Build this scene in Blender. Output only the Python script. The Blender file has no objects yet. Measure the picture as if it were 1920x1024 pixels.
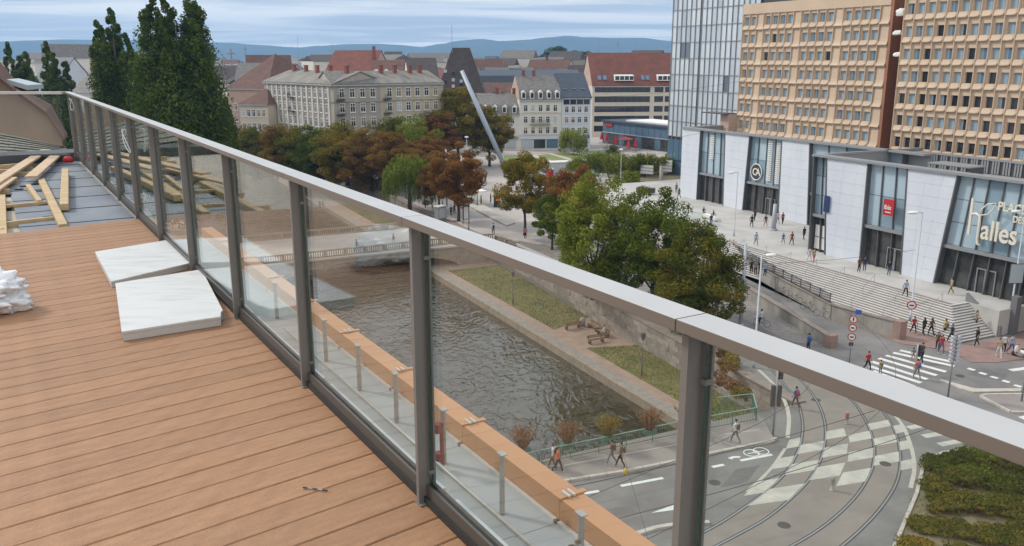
import bpy, bmesh, math, random
import numpy as np
from mathutils import Vector, Matrix
R = math.radians
random.seed(7)
rng = np.random.default_rng(11)
SC = bpy.context.scene
COL = SC.collection

# ---------------------------------------------------------------- camera, sky, sun, exposure
CAM_Z = 25.0                      # eye above the street; the terrace deck lies 1.6 m below the eye
FPX, PITCH = 1600.0, math.atan(400 / 1600.0)
cam = bpy.data.objects.new('camera', bpy.data.cameras.new('camera'))
COL.objects.link(cam)
cam.location = (0, 0, CAM_Z)
cam.rotation_euler = (R(90) - PITCH, 0, 0)
cam.data.sensor_width = 36
cam.data.lens = 36 * FPX / 1920
cam.data.clip_start = 0.05
cam.data.clip_end = 40000
SC.camera = cam

SUN_EL, SUN_AZ = R(40), R(-66)   # azimuth from +Y, positive towards +X: the sun stands to the left, veiled by thin cloud
world = bpy.data.worlds.new('World'); SC.world = world; world.use_nodes = True
nt = world.node_tree; nt.nodes.clear()
def wn(t, **k):
    n = nt.nodes.new(t)
    for a, b in k.items(): setattr(n, a, b)
    return n
sky = wn('ShaderNodeTexSky', sky_type='NISHITA', sun_disc=False, sun_elevation=SUN_EL, sun_rotation=SUN_AZ, altitude=150, air_density=1.0, dust_density=1.6, ozone_density=1.5)
geo = wn('ShaderNodeTexCoord')
sep = wn('ShaderNodeSeparateXYZ'); nt.links.new(geo.outputs['Generated'], sep.inputs[0])
zc = wn('ShaderNodeMath', operation='MAXIMUM'); nt.links.new(sep.outputs[2], zc.inputs[0]); zc.inputs[1].default_value = 0.0
za = wn('ShaderNodeMath', operation='ADD'); nt.links.new(zc.outputs[0], za.inputs[0]); za.inputs[1].default_value = 0.035
dx = wn('ShaderNodeMath', operation='DIVIDE'); nt.links.new(sep.outputs[0], dx.inputs[0]); nt.links.new(za.outputs[0], dx.inputs[1])
dy = wn('ShaderNodeMath', operation='DIVIDE'); nt.links.new(sep.outputs[1], dy.inputs[0]); nt.links.new(za.outputs[0], dy.inputs[1])
cmb = wn('ShaderNodeCombineXYZ'); nt.links.new(dx.outputs[0], cmb.inputs[0]); nt.links.new(dy.outputs[0], cmb.inputs[1])
mp = wn('ShaderNodeMapping'); mp.inputs['Scale'].default_value = (0.20, 0.33, 1); mp.inputs['Rotation'].default_value = (0, 0, R(14)); nt.links.new(cmb.outputs[0], mp.inputs[0])
no = wn('ShaderNodeTexNoise'); no.inputs['Scale'].default_value = 1.0; no.inputs['Detail'].default_value = 6; no.inputs['Roughness'].default_value = 0.55; no.inputs['Distortion'].default_value = 0.5; nt.links.new(mp.outputs[0], no.inputs['Vector'])
rp = wn('ShaderNodeValToRGB'); rp.color_ramp.elements[0].position = 0.25; rp.color_ramp.elements[1].position = 0.50; rp.color_ramp.elements[0].color = (.6, .6, .6, 1); nt.links.new(no.outputs[0], rp.inputs[0])
cc = wn('ShaderNodeValToRGB'); cc.color_ramp.elements[0].position = 0.44; cc.color_ramp.elements[0].color = (6.0, 6.5, 7.2, 1)
cc.color_ramp.elements[1].position = 0.60; cc.color_ramp.elements[1].color = (10.4, 10.2, 9.8, 1); nt.links.new(no.outputs[0], cc.inputs[0])
mx = wn('ShaderNodeMixRGB'); nt.links.new(rp.outputs[0], mx.inputs[0]); nt.links.new(sky.outputs[0], mx.inputs[1]); nt.links.new(cc.outputs[0], mx.inputs[2])
gr = wn('ShaderNodeMath', operation='MULTIPLY_ADD'); nt.links.new(zc.outputs[0], gr.inputs[0]); gr.inputs[1].default_value = 0.9; gr.inputs[2].default_value = 1.0   # an overcast vault is brighter overhead
hg = wn('ShaderNodeMapRange'); nt.links.new(zc.outputs[0], hg.inputs[0]); hg.inputs[1].default_value = 0.0; hg.inputs[2].default_value = 0.11; hg.inputs[3].default_value = 0.75; hg.inputs[4].default_value = 0.0
gs = wn('ShaderNodeMath', operation='ADD'); nt.links.new(gr.outputs[0], gs.inputs[0]); nt.links.new(hg.outputs[0], gs.inputs[1]); gr = gs          # and paler along the horizon
mg = wn('ShaderNodeMixRGB', blend_type='MULTIPLY'); mg.inputs[0].default_value = 1; nt.links.new(mx.outputs[0], mg.inputs[1]); nt.links.new(gr.outputs[0], mg.inputs[2])
bg = wn('ShaderNodeBackground'); bg.inputs['Strength'].default_value = 0.098; nt.links.new(mg.outputs[0], bg.inputs[0])
wo = wn('ShaderNodeOutputWorld'); nt.links.new(bg.outputs[0], wo.inputs[0])

sun = bpy.data.objects.new('sun', bpy.data.lights.new('sun', 'SUN')); COL.objects.link(sun)
sun.data.energy = 2.6; sun.data.angle = R(8); sun.data.color = (1.0, 0.95, 0.87)
sd = Vector((math.sin(SUN_AZ) * math.cos(SUN_EL), math.cos(SUN_AZ) * math.cos(SUN_EL), math.sin(SUN_EL)))
sun.rotation_euler = sd.to_track_quat('Z', 'Y').to_euler()

SC.view_settings.view_transform = 'Standard'; SC.view_settings.look = 'None'
SC.view_settings.exposure = -0.06; SC.view_settings.gamma = 1.0; SC.view_settings.use_curve_mapping = False
SC.render.engine = 'CYCLES'
SC.cycles.use_denoising = True
SC.cycles.max_bounces = 10; SC.cycles.transparent_max_bounces = 40; SC.cycles.glossy_bounces = 4; SC.cycles.diffuse_bounces = 3
SC.cycles.caustics_reflective = False; SC.cycles.caustics_refractive = False

# ---------------------------------------------------------------- places
AX = R(26)                         # the canal, the mall and its towers share one axis, 26 degrees left of the view
CA, SA = math.cos(AX), math.sin(AX)
def W(s, t, z=0.0):                # s metres along the canal, t metres to its right
    return Vector((-s * SA + t * CA, s * CA + t * SA, z))
def ray(px, py):
    u, v = px - 960, 512 - py
    return (u, v * math.sin(PITCH) + FPX * math.cos(PITCH), v * math.cos(PITCH) - FPX * math.sin(PITCH))
def P(px, py, z=0.0):              # the point at height z
    r = ray(px, py); k = (z - CAM_Z) / r[2]
    return Vector((r[0] * k, r[1] * k, z))
def PY(px, py, Y):                 # the point at distance Y
    r = ray(px, py); k = Y / r[1]
    return Vector((r[0] * k, Y, CAM_Z + r[2] * k))
def ST(v): return (-v[0] * SA + v[1] * CA, v[0] * CA + v[1] * SA)
def onT(px, py, T):
    r = ray(px, py); k = T / (r[0] * CA + r[1] * SA)
    s, t = ST((r[0] * k, r[1] * k)); return s, CAM_Z + r[2] * k

# ---------------------------------------------------------------- mesh helpers
class MB:
    def __init__(s): s.v = []; s.f = []; s.m = []
    def add(s, vs, fs, mi=0):
        b = len(s.v); s.v += [tuple(v) for v in vs]
        s.f += [tuple(b + i for i in f) for f in fs]; s.m += [mi] * len(fs); return s
    def box(s, x0, x1, y0, y1, z0, z1, mi=0, M=None):
        vs = [Vector((x, y, z)) for z in (z0, z1) for y in (y0, y1) for x in (x0, x1)]
        if M is not None: vs = [M @ v for v in vs]
        return s.add(vs, [(0, 2, 3, 1), (4, 5, 7, 6), (0, 1, 5, 4), (2, 6, 7, 3), (0, 4, 6, 2), (1, 3, 7, 5)], mi)
    def bar(s, a, b, w, h, mi=0, up=Vector((0, 0, 1))):     # rectangular bar from a to b
        a, b = Vector(a), Vector(b); d = (b - a).normalized()
        x = d.cross(up)
        if x.length < 1e-4: x = Vector((1, 0, 0))
        x.normalize(); y = x.cross(d).normalized()
        vs = [p + x * sx * w / 2 + y * sy * h / 2 for p in (a, b) for sy in (-1, 1) for sx in (-1, 1)]
        return s.add(vs, [(0, 2, 3, 1), (4, 5, 7, 6), (0, 1, 5, 4), (2, 6, 7, 3), (0, 4, 6, 2), (1, 3, 7, 5)], mi)
    def tube(s, pts, r, n=8, mi=0, cap=True):
        pts = [Vector(p) for p in pts]; k = len(pts)
        rs = r if isinstance(r, (list, tuple)) else [r] * k
        vs = []; prev = None
        for i, p in enumerate(pts):
            d = (pts[min(i + 1, k - 1)] - pts[max(i - 1, 0)]).normalized()
            x = prev - d * prev.dot(d) if prev is not None else d.cross(Vector((0.31, 0.17, 0.93)))
            if x.length < 1e-4: x = d.cross(Vector((1, 0, 0)))
            x.normalize(); prev = x; y = d.cross(x)
            vs += [p + (x * math.cos(2 * math.pi * j / n) + y * math.sin(2 * math.pi * j / n)) * rs[i] for j in range(n)]
        fs = [(i * n + j, i * n + (j + 1) % n, (i + 1) * n + (j + 1) % n, (i + 1) * n + j) for i in range(k - 1) for j in range(n)]
        if cap: fs += [tuple(range(n))[::-1], tuple((k - 1) * n + j for j in range(n))]
        return s.add(vs, fs, mi)
    def prism(s, poly, z0, z1, mi=0):
        n = len(poly); vs = [(p[0], p[1], z0) for p in poly] + [(p[0], p[1], z1) for p in poly]
        return s.add(vs, [tuple(range(n))[::-1], tuple(range(n, 2 * n))] + [(i, (i + 1) % n, n + (i + 1) % n, n + i) for i in range(n)], mi)
    def sheet(s, poly, z, mi=0): return s.add([(p[0], p[1], z) for p in poly], [tuple(range(len(poly)))], mi)
    def ell(s, c, r, nu=10, nv=6, mi=0):
        vs = [(c[0], c[1], c[2] + r[2])]
        for i in range(1, nv):
            a = math.pi * i / nv
            vs += [(c[0] + r[0] * math.sin(a) * math.cos(2 * math.pi * j / nu), c[1] + r[1] * math.sin(a) * math.sin(2 * math.pi * j / nu), c[2] + r[2] * math.cos(a)) for j in range(nu)]
        vs.append((c[0], c[1], c[2] - r[2])); L = len(vs) - 1
        fs = [(0, 1 + j, 1 + (j + 1) % nu) for j in range(nu)]
        for i in range(nv - 2):
            fs += [(1 + i * nu + j, 1 + (i + 1) * nu + j, 1 + (i + 1) * nu + (j + 1) % nu, 1 + i * nu + (j + 1) % nu) for j in range(nu)]
        fs += [(L, 1 + (nv - 2) * nu + (j + 1) % nu, 1 + (nv - 2) * nu + j) for j in range(nu)]
        return s.add(vs, fs, mi)
    def mesh(s, name, mats=(), smooth=False):
        me = bpy.data.meshes.new(name); me.from_pydata(s.v, [], s.f); 
        for m in (mats if isinstance(mats, (list, tuple)) else [mats]): me.materials.append(m)
        if any(s.m): me.polygons.foreach_set('material_index', s.m)
        if smooth: me.polygons.foreach_set('use_smooth', [True] * len(s.f))
        me.update(); return me
    def build(s, name, mats, parent=None, smooth=False): return inst(name, s.mesh(name, mats, smooth), parent)
def inst(name, me, parent=None, loc=None, rotz=0, scale=None, rot=None):
    o = bpy.data.objects.new(name, me); COL.objects.link(o)
    if loc is not None: o.location = loc
    if rot is not None: o.rotation_euler = rot
    elif rotz: o.rotation_euler = (0, 0, rotz)
    if scale is not None: o.scale = scale
    if parent is not None: o.parent = parent
    return o
def tag(o, label, cat, group=None):
    o['label'] = label; o['category'] = cat
    if group: o['group'] = group
    return o
def thing(name, label, cat, loc=(0, 0, 0), rotz=0, group=None, scale=None):
    o = bpy.data.objects.new(name, None); COL.objects.link(o); o.location = loc; o.rotation_euler = (0, 0, rotz)
    if scale is not None: o.scale = scale
    return tag(o, label, cat, group)
def struct(o, label=None):
    o['kind'] = 'structure'
    if label: o['label'] = label
    return o
def stuff(o, label=None, cat=None):
    o['kind'] = 'stuff'
    if label: o['label'] = label
    if cat: o['category'] = cat
    return o
def bevel(o, w, seg=2):
    m = o.modifiers.new('bevel', 'BEVEL'); m.width = w; m.segments = seg; m.limit_method = 'ANGLE'; return o

# ---------------------------------------------------------------- materials
def mat(name, col, rough=0.8, col2=None, scale=3.0, detail=5, bump=0.0, bscale=None, metal=0.0, spec=0.5, stretch=None, lo=0.35, hi=0.65, world=False):
    m = bpy.data.materials.new(name); m.use_nodes = True; t = m.node_tree; b = t.nodes['Principled BSDF']
    b.inputs['Base Color'].default_value = (*col, 1); b.inputs['Roughness'].default_value = rough; b.inputs['Metallic'].default_value = metal
    b.inputs['Specular IOR Level'].default_value = spec
    if col2 or bump:
        if world: vec = t.nodes.new('ShaderNodeNewGeometry').outputs['Position']
        else: vec = t.nodes.new('ShaderNodeTexCoord').outputs['Object']
        if stretch:
            mpn = t.nodes.new('ShaderNodeMapping'); mpn.inputs['Scale'].default_value = stretch; t.links.new(vec, mpn.inputs[0]); vec = mpn.outputs[0]
    if col2:
        n = t.nodes.new('ShaderNodeTexNoise'); n.inputs['Scale'].default_value = scale; n.inputs['Detail'].default_value = detail; n.inputs['Roughness'].default_value = 0.6
        t.links.new(vec, n.inputs['Vector'])
        r = t.nodes.new('ShaderNodeValToRGB'); r.color_ramp.elements[0].position = lo; r.color_ramp.elements[1].position = hi
        r.color_ramp.elements[0].color = (*col, 1); r.color_ramp.elements[1].color = (*col2, 1)
        t.links.new(n.outputs[0], r.inputs[0]); t.links.new(r.outputs[0], b.inputs['Base Color'])
    if bump:
        n2 = t.nodes.new('ShaderNodeTexNoise'); n2.inputs['Scale'].default_value = bscale or scale * 4; n2.inputs['Detail'].default_value = 4
        t.links.new(vec, n2.inputs['Vector'])
        bp = t.nodes.new('ShaderNodeBump'); bp.inputs['Strength'].default_value = bump; bp.inputs['Distance'].default_value = 0.05
        t.links.new(n2.outputs[0], bp.inputs['Height']); t.links.new(bp.outputs[0], b.inputs['Normal'])
    return m
def glass_pane(name, tint, ior=1.52, rough=0.0):
    m = bpy.data.materials.new(name); m.use_nodes = True; t = m.node_tree; t.nodes.clear()
    tr = t.nodes.new('ShaderNodeBsdfTransparent'); tr.inputs[0].default_value = (*tint, 1)
    gl = t.nodes.new('ShaderNodeBsdfGlossy'); gl.inputs['Roughness'].default_value = rough; gl.inputs['Color'].default_value = (1, 1, 1, 1)
    fr = t.nodes.new('ShaderNodeFresnel'); fr.inputs['IOR'].default_value = ior
    bf = t.nodes.new('ShaderNodeNewGeometry'); mi = t.nodes.new('ShaderNodeMapRange'); mi.inputs[3].default_value = ior; mi.inputs[4].default_value = 1 / ior
    t.links.new(bf.outputs['Backfacing'], mi.inputs[0]); t.links.new(mi.outputs[0], fr.inputs['IOR'])   # both faces of the thin pane reflect alike
    mxs = t.nodes.new('ShaderNodeMixShader'); o = t.nodes.new('ShaderNodeOutputMaterial')
    t.links.new(fr.outputs[0], mxs.inputs[0]); t.links.new(tr.outputs[0], mxs.inputs[1]); t.links.new(gl.outputs[0], mxs.inputs[2]); t.links.new(mxs.outputs[0], o.inputs[0])
    return m
def leafmat(name, cols, trans=0.35):
    m = bpy.data.materials.new(name); m.use_nodes = True; t = m.node_tree; t.nodes.clear()
    at = t.nodes.new('ShaderNodeAttribute'); at.attribute_name = 'tint'
    r = t.nodes.new('ShaderNodeValToRGB'); r.color_ramp.interpolation = 'LINEAR'
    els = r.color_ramp.elements
    for i, c in enumerate(cols):
        e = els[i] if i < 2 else els.new(i / (len(cols) - 1))
        e.position = i / (len(cols) - 1); e.color = (*c, 1)
    for i, c in enumerate(cols): els[i].color = (*c, 1)
    t.links.new(at.outputs['Fac'], r.inputs[0])
    d = t.nodes.new('ShaderNodeBsdfDiffuse'); tl = t.nodes.new('ShaderNodeBsdfTranslucent'); mxs = t.nodes.new('ShaderNodeMixShader'); mxs.inputs[0].default_value = trans
    o = t.nodes.new('ShaderNodeOutputMaterial')
    t.links.new(r.outputs[0], d.inputs[0]); t.links.new(r.outputs[0], tl.inputs[0])
    t.links.new(d.outputs[0], mxs.inputs[1]); t.links.new(tl.outputs[0], mxs.inputs[2]); t.links.new(mxs.outputs[0], o.inputs[0])
    return m
M = {}
def defm(k, *a, **kw): M[k] = mat(k, *a, **kw); return M[k]
defm('asphalt', (0.135, 0.13, 0.124), 0.9, (0.22, 0.208, 0.195), 0.22, bump=0.2, bscale=30, world=True)
defm('tram_paving', (0.20, 0.175, 0.155), 0.9, (0.25, 0.215, 0.185), 0.4, bump=0.2, bscale=25, world=True)
defm('paving', (0.34, 0.305, 0.28), 0.85, (0.43, 0.39, 0.355), 0.16, world=True)
defm('sidewalk', (0.23, 0.20, 0.185), 0.9, (0.29, 0.25, 0.225), 0.5, world=True)
defm('plaza_stone', (0.40, 0.385, 0.36), 0.8, (0.50, 0.48, 0.45), 0.35, world=True)
defm('plaza_joint', (0.28, 0.265, 0.25), 0.9)
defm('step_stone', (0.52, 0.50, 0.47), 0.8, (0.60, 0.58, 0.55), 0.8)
defm('riser_shade', (0.27, 0.245, 0.235), 0.9)  # step stone for the risers, their shade put into a darker colour
defm('brick_paving', (0.23, 0.15, 0.13), 0.9, (0.30, 0.20, 0.17), 0.8, world=True)
defm('cobble', (0.20, 0.18, 0.165), 0.95, (0.27, 0.245, 0.22), 2.0, bump=0.5, bscale=9, world=True)
defm('kerb', (0.42, 0.38, 0.33), 0.85, (0.50, 0.45, 0.39), 2)
defm('paint', (0.66, 0.66, 0.63), 0.7, (0.50, 0.49, 0.46), 1.6, lo=0.5, hi=0.75, world=True)
defm('paint_worn', (0.50, 0.47, 0.40), 0.8, (0.38, 0.355, 0.315), 1.0, world=True)
defm('rail_steel', (0.42, 0.42, 0.43), 0.35, metal=0.8)
defm('groove', (0.07, 0.065, 0.06), 0.9)
defm('grass', (0.105, 0.115, 0.03), 0.95, (0.21, 0.17, 0.065), 0.30, lo=0.4, hi=0.68, bump=0.6, bscale=14, world=True)
defm('lawn', (0.15, 0.20, 0.055), 0.95, (0.22, 0.22, 0.08), 0.3, bump=0.4, bscale=10, world=True)
defm('quay_path', (0.255, 0.17, 0.13), 0.95, (0.33, 0.23, 0.175), 0.7, bump=0.15, bscale=20, world=True)
defm('quay_stone', (0.22, 0.175, 0.135), 0.9, (0.30, 0.24, 0.18), 1.2, world=True)
defm('wall_stone', (0.30, 0.25, 0.21), 0.9, (0.17, 0.145, 0.13), 0.6, bump=0.3, bscale=6, world=True)
defm('sandstone', (0.34, 0.22, 0.18), 0.9, (0.24, 0.165, 0.14), 0.8, world=True)
defm('mortar', (0.16, 0.145, 0.13), 0.95)
defm('concrete', (0.36, 0.34, 0.30), 0.9, (0.24, 0.22, 0.195), 0.7, stretch=(1, 1, 0.35), world=True)
defm('coping', (0.20, 0.165, 0.145), 0.9, (0.27, 0.22, 0.19), 1.0, world=True)
defm('white_panel', (0.60, 0.64, 0.71), 0.45, (0.67, 0.70, 0.76), 0.25, stretch=(1, 1, .4), world=True)
defm('panel_joint', (0.50, 0.52, 0.56), 0.7)
defm('dark_metal', (0.055, 0.055, 0.058), 0.5)
defm('mall_frame', (0.10, 0.10, 0.105), 0.5)
defm('mid_metal', (0.30, 0.31, 0.32), 0.5, metal=0.3)
defm('light_metal', (0.55, 0.57, 0.60), 0.4, metal=0.5)
defm('pole_grey', (0.42, 0.45, 0.50), 0.45)
defm('beige', (0.55, 0.42, 0.305), 0.85, (0.60, 0.465, 0.34), 0.35, stretch=(1, 1, .4), world=True)
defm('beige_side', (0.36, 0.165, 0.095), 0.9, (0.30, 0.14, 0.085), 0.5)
defm('recess_brown', (0.17, 0.10, 0.075), 0.9)
defm('roof_gravel', (0.26, 0.25, 0.24), 0.95, (0.33, 0.31, 0.29), 0.8)
defm('white_paint', (0.74, 0.73, 0.70), 0.7)
defm('cream', (0.62, 0.56, 0.46), 0.85, (0.55, 0.49, 0.40), 0.25)
defm('house_white', (0.70, 0.67, 0.62), 0.85, (0.62, 0.59, 0.54), 0.3)
defm('house_blue', (0.60, 0.64, 0.70), 0.85, (0.54, 0.58, 0.64), 0.3)
defm('stone_grey', (0.43, 0.40, 0.35), 0.9, (0.31, 0.285, 0.25), 0.35, stretch=(1, 1, 0.5))
defm('stone_cream', (0.50, 0.45, 0.34), 0.9, (0.42, 0.375, 0.285), 0.3)
defm('pink_render', (0.50, 0.36, 0.29), 0.9, (0.43, 0.31, 0.25), 0.4)
defm('slate', (0.115, 0.11, 0.105), 0.8, (0.19, 0.175, 0.155), 1.4, bump=0.4, bscale=5)
defm('slate_navy', (0.045, 0.058, 0.082), 0.6, (0.06, 0.075, 0.10), 1.0)
defm('slate_pale', (0.25, 0.23, 0.195), 0.9, (0.15, 0.14, 0.125), 0.7, bump=0.3, bscale=3, stretch=(1, 0.3, 1))
defm('tile_red', (0.20, 0.066, 0.045), 0.9, (0.13, 0.052, 0.04), 0.5, bump=0.4, bscale=4)
defm('tile_brown', (0.15, 0.075, 0.055), 0.9, (0.10, 0.056, 0.046), 0.6, bump=0.4, bscale=4)
defm('tile_dark', (0.052, 0.042, 0.042), 0.85, (0.085, 0.065, 0.06), 0.6)
defm('chimney_brick', (0.27, 0.09, 0.065), 0.9, (0.20, 0.075, 0.055), 2.0)
defm('zinc', (0.34, 0.36, 0.39), 0.5, (0.42, 0.44, 0.46), 1.5)
defm('window_glass', (0.028, 0.034, 0.042), 0.08, spec=0.6)
defm('window_pale', (0.42, 0.47, 0.50), 0.25)
defm('shutter', (0.22, 0.15, 0.12), 0.7)
defm('window_blue', (0.10, 0.17, 0.24), 0.10, spec=0.6)
defm('curtain_blue', (0.28, 0.38, 0.46), 0.3)
defm('bark', (0.055, 0.042, 0.034), 0.95, (0.09, 0.07, 0.055), 4, bump=0.5, bscale=8)
defm('soil', (0.13, 0.10, 0.065), 0.95, (0.17, 0.145, 0.075), 1.2, world=True)
defm('black', (0.02, 0.02, 0.022), 0.6)
defm('red', (0.45, 0.02, 0.022), 0.6)
defm('sign_blue', (0.03, 0.11, 0.42), 0.5)
defm('fence_green', (0.06, 0.16, 0.115), 0.6)
defm('wire', (0.05, 0.05, 0.05), 0.6)
defm('yellow', (0.55, 0.36, 0.02), 0.6)
defm('wood', (0.22, 0.12, 0.065), 0.8, (0.15, 0.085, 0.05), 2)
# ================================================================ the roof terrace
ZD = CAM_Z - 1.6
RF0 = P(784, 945, ZD); RFar = P(139, 293, ZD)
RD = (RFar - RF0).normalized(); RN = Vector((RD.y, -RD.x, 0))
RAZ = math.atan2(RD.y, RD.x)                      # local x = along the railing (away), local y = inward
def RFP(r, o, z=ZD): q = RF0 + RD * r + RN * o; return Vector((q.x, q.y, z))
PITCHP = 1.37
m = mat('deck_board', (0.285, 0.148, 0.074), 0.62, (0.36, 0.192, 0.099), 18, detail=8, bump=0.2, bscale=90, stretch=(0.5, 1.6, 1)); M['deck'] = m
tn = m.node_tree; oi = tn.nodes.new('ShaderNodeObjectInfo'); hs = tn.nodes.new('ShaderNodeHueSaturation')
mr = tn.nodes.new('ShaderNodeMapRange'); mr.inputs[3].default_value = 0.90; mr.inputs[4].default_value = 1.07
tn.links.new(oi.outputs['Random'], mr.inputs[0]); tn.links.new(mr.outputs[0], hs.inputs['Value'])
bs = tn.nodes['Principled BSDF']; src = bs.inputs['Base Color'].links[0].from_socket
tn.links.new(src, hs.inputs['Color'])
# faint dusty scuffs
tc = tn.nodes.new('ShaderNodeNewGeometry'); ns = tn.nodes.new('ShaderNodeTexNoise'); ns.inputs['Scale'].default_value = 1.7; ns.inputs['Detail'].default_value = 9; ns.inputs['Roughness'].default_value = 0.7
tn.links.new(tc.outputs['Position'], ns.inputs['Vector'])
rr = tn.nodes.new('ShaderNodeMapRange'); rr.inputs[1].default_value = 0.58; rr.inputs[2].default_value = 0.82; rr.inputs[4].default_value = 0.3; tn.links.new(ns.outputs[0], rr.inputs[0])
mxn = tn.nodes.new('ShaderNodeMixRGB'); mxn.inputs[2].default_value = (0.36, 0.25, 0.18, 1); tn.links.new(rr.outputs[0], mxn.inputs[0]); tn.links.new(hs.outputs[0], mxn.inputs[1]); tn.links.new(mxn.outputs[0], bs.inputs['Base Color'])
defm('rail_post', (0.165, 0.155, 0.145), 0.45, (0.185, 0.173, 0.163), 3, bump=0.06, bscale=300)
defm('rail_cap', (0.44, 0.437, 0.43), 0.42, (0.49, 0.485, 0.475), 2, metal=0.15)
defm('rail_cap_shade', (0.16, 0.135, 0.115), 0.5)  # same metal as the cap; shade of its sides and underside painted in
defm('rail_base', (0.07, 0.062, 0.055), 0.45)
defm('alu', (0.66, 0.66, 0.66), 0.35, metal=0.6)
defm('galvanised', (0.38, 0.37, 0.345), 0.5, (0.45, 0.44, 0.41), 8, metal=0.35)
defm('cornice', (0.47, 0.235, 0.115), 0.5, (0.51, 0.26, 0.13), 1.2)
defm('membrane', (0.15, 0.17, 0.205), 0.6, (0.21, 0.23, 0.265), 1.3, bump=0.3, bscale=9)
defm('membrane_dark', (0.055, 0.05, 0.048), 0.9, (0.085, 0.078, 0.07), 1.5)
defm('timber', (0.42, 0.29, 0.155), 0.8, (0.52, 0.39, 0.225), 3, stretch=(0.6, 5, 5))
defm('plank', (0.50, 0.35, 0.22), 0.7, (0.55, 0.40, 0.27), 4)
defm('walk_zinc', (0.30, 0.325, 0.335), 0.6, (0.36, 0.385, 0.39), 0.9, bump=0.15, bscale=12)
defm('foam_board', (0.60, 0.60, 0.59), 0.45, (0.46, 0.46, 0.45), 3.0, lo=0.45, hi=0.75, stretch=(1, 4, 1))
defm('foam_side', (0.50, 0.48, 0.45), 0.8)
defm('clamp_red', (0.22, 0.055, 0.045), 0.6)
defm('facade_below', (0.40, 0.36, 0.30), 0.9, (0.45, 0.41, 0.35), 0.4)
defm('clear_cable', (0.62, 0.64, 0.66), 0.3)
M['glass'] = glass_pane('railing_glass', (0.94, 0.97, 0.958), 1.34)
M['edge_glass'] = mat('glass_edge', (0.015, 0.05, 0.04), 0.15)

mass = MB()
def rfpoly(r0, r1, o0, o1): return [RFP(r0, o0), RFP(r1, o0), RFP(r1, o1), RFP(r0, o1)]
mass.prism(rfpoly(-9, 15.5, 2.62, -9), 0, 21.1); mass.prism(rfpoly(-9, 15.5, 0.10, -9), 21.1, ZD - 0.11)
own = thing('terrace_building', 'pale building under the wooden roof terrace in the foreground', 'building')
mass.build('wall', M['facade_below'], own)

# deck boards: 15 cm pitch, laid 51 degrees to the right of the view
BA = R(51); BD = Vector((math.sin(BA), math.cos(BA), 0)); BM = Vector((-math.cos(BA), math.sin(BA), 0))
deck = struct(bpy.data.objects.new('deck', None)); COL.objects.link(deck)
def u_at_rail(c, o=0.050): return (o + RN.dot(RF0) - c * RN.dot(BM)) / RN.dot(BD)
for k in range(-22, 40):
    c0 = 3.221 + 0.15 * k + 0.0022; c1 = c0 + 0.1456
    z1 = ZD + random.uniform(-0.0008, 0.0008)
    ua, ub = u_at_rail(c0), u_at_rail(c1)
    L = 7.2; org = BM * c0 + BD * (ua - L)
    mb = MB(); w = c1 - c0; e = 0.004
    # cross-section with eased edges, end cut parallel to the railing
    prof = [(0, -0.024), (0, -e), (e, 0), (w - e, 0), (w, -e), (w, -0.024)]
    vs = [(0, y, z) for y, z in prof] + [(L + (ub - ua) * y / w, y, z) for y, z in prof]
    n = len(prof)
    mb.add(vs, [(i, i + 1, n + i + 1, n + i) for i in range(n - 1)] + [(n - 1, 0, n, 2 * n - 1), tuple(range(n))[::-1], tuple(range(n, 2 * n))])
    o = mb.build('board', M['deck'], deck); o.location = (org.x, org.y, z1); o.rotation_euler = (0, 0, math.atan2(BD.y, BD.x))
r_edge = (9.24 - RF0.dot(BM) - .05 * RN.dot(BM)) / RD.dot(BM)
sub = MB(); sub.sheet([RFP(-9, .05), RFP(r_edge, .05), RFP(r_edge, .05) - BD * 7.2, RFP(-9, -9)], ZD - 0.06)
struct(sub.build('deck_underlay', M['membrane_dark']))

# railing ------------------------------------------------------------
KP = list(range(-3, 11))
rail = thing('glass_railing', 'grey metal and glass railing along the edge of the wooden terrace', 'railing')
def post_mesh():
    mb = MB(); h = 1.042
    mb.box(-0.010, 0.010, -0.058, 0.0, 0.0, h)           # flat blade (y negative = outward)
    mb.box(-0.022, 0.022, -0.0655, -0.0585, 0.0, h)        # flange carrying the glass
    mb.box(-0.03, 0.03, -0.066, 0.004, 0.0, 0.006)      # foot plate
    mb.box(-0.03, 0.03, -0.05, -0.005, h + .001, h + 0.0125)
    return mb.mesh('post', M['rail_post'])
pm = post_mesh(); pm2 = None
g_h0, g_h1 = 0.045, 1.0555
gm = MB().box(0.02, PITCHP - 0.02, -0.052, -0.042, g_h0, g_h1).mesh('glass_pane', [M['glass'], M['edge_glass']])
for p in gm.polygons:
    if abs(p.normal.y) < 0.5: p.material_index = 1
cm = MB()
cw0, cw1 = 0.030, -0.055
cm.box(0.0015, PITCHP - 0.0015, cw1, cw0, 1.057, 1.083)
cm = cm.mesh('top_rail', [M['rail_cap'], M['rail_cap_shade']])
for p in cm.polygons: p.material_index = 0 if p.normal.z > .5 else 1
chm = MB().box(0, PITCHP, -0.068, -0.030, 0.0, 0.044).box(0, PITCHP, -0.041, -0.030, 0.044, 0.075).box(0, PITCHP, -0.068, -0.054, 0.05, 0.075).mesh('base_channel', M['rail_base'])
alm = MB().box(0.05, PITCHP - 0.05, -0.14, -0.072, -0.02, 0.004).mesh('base_flashing', M['alu'])
gask = MB().box(0, PITCHP, -0.029, -0.020, 0.0, 0.03).mesh('base_gasket', M['black'])
clip = MB().box(-0.026, 0.026, -0.0577, -0.0395, 0, 0.012).mesh('glass_clip', M['rail_post'])
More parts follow.
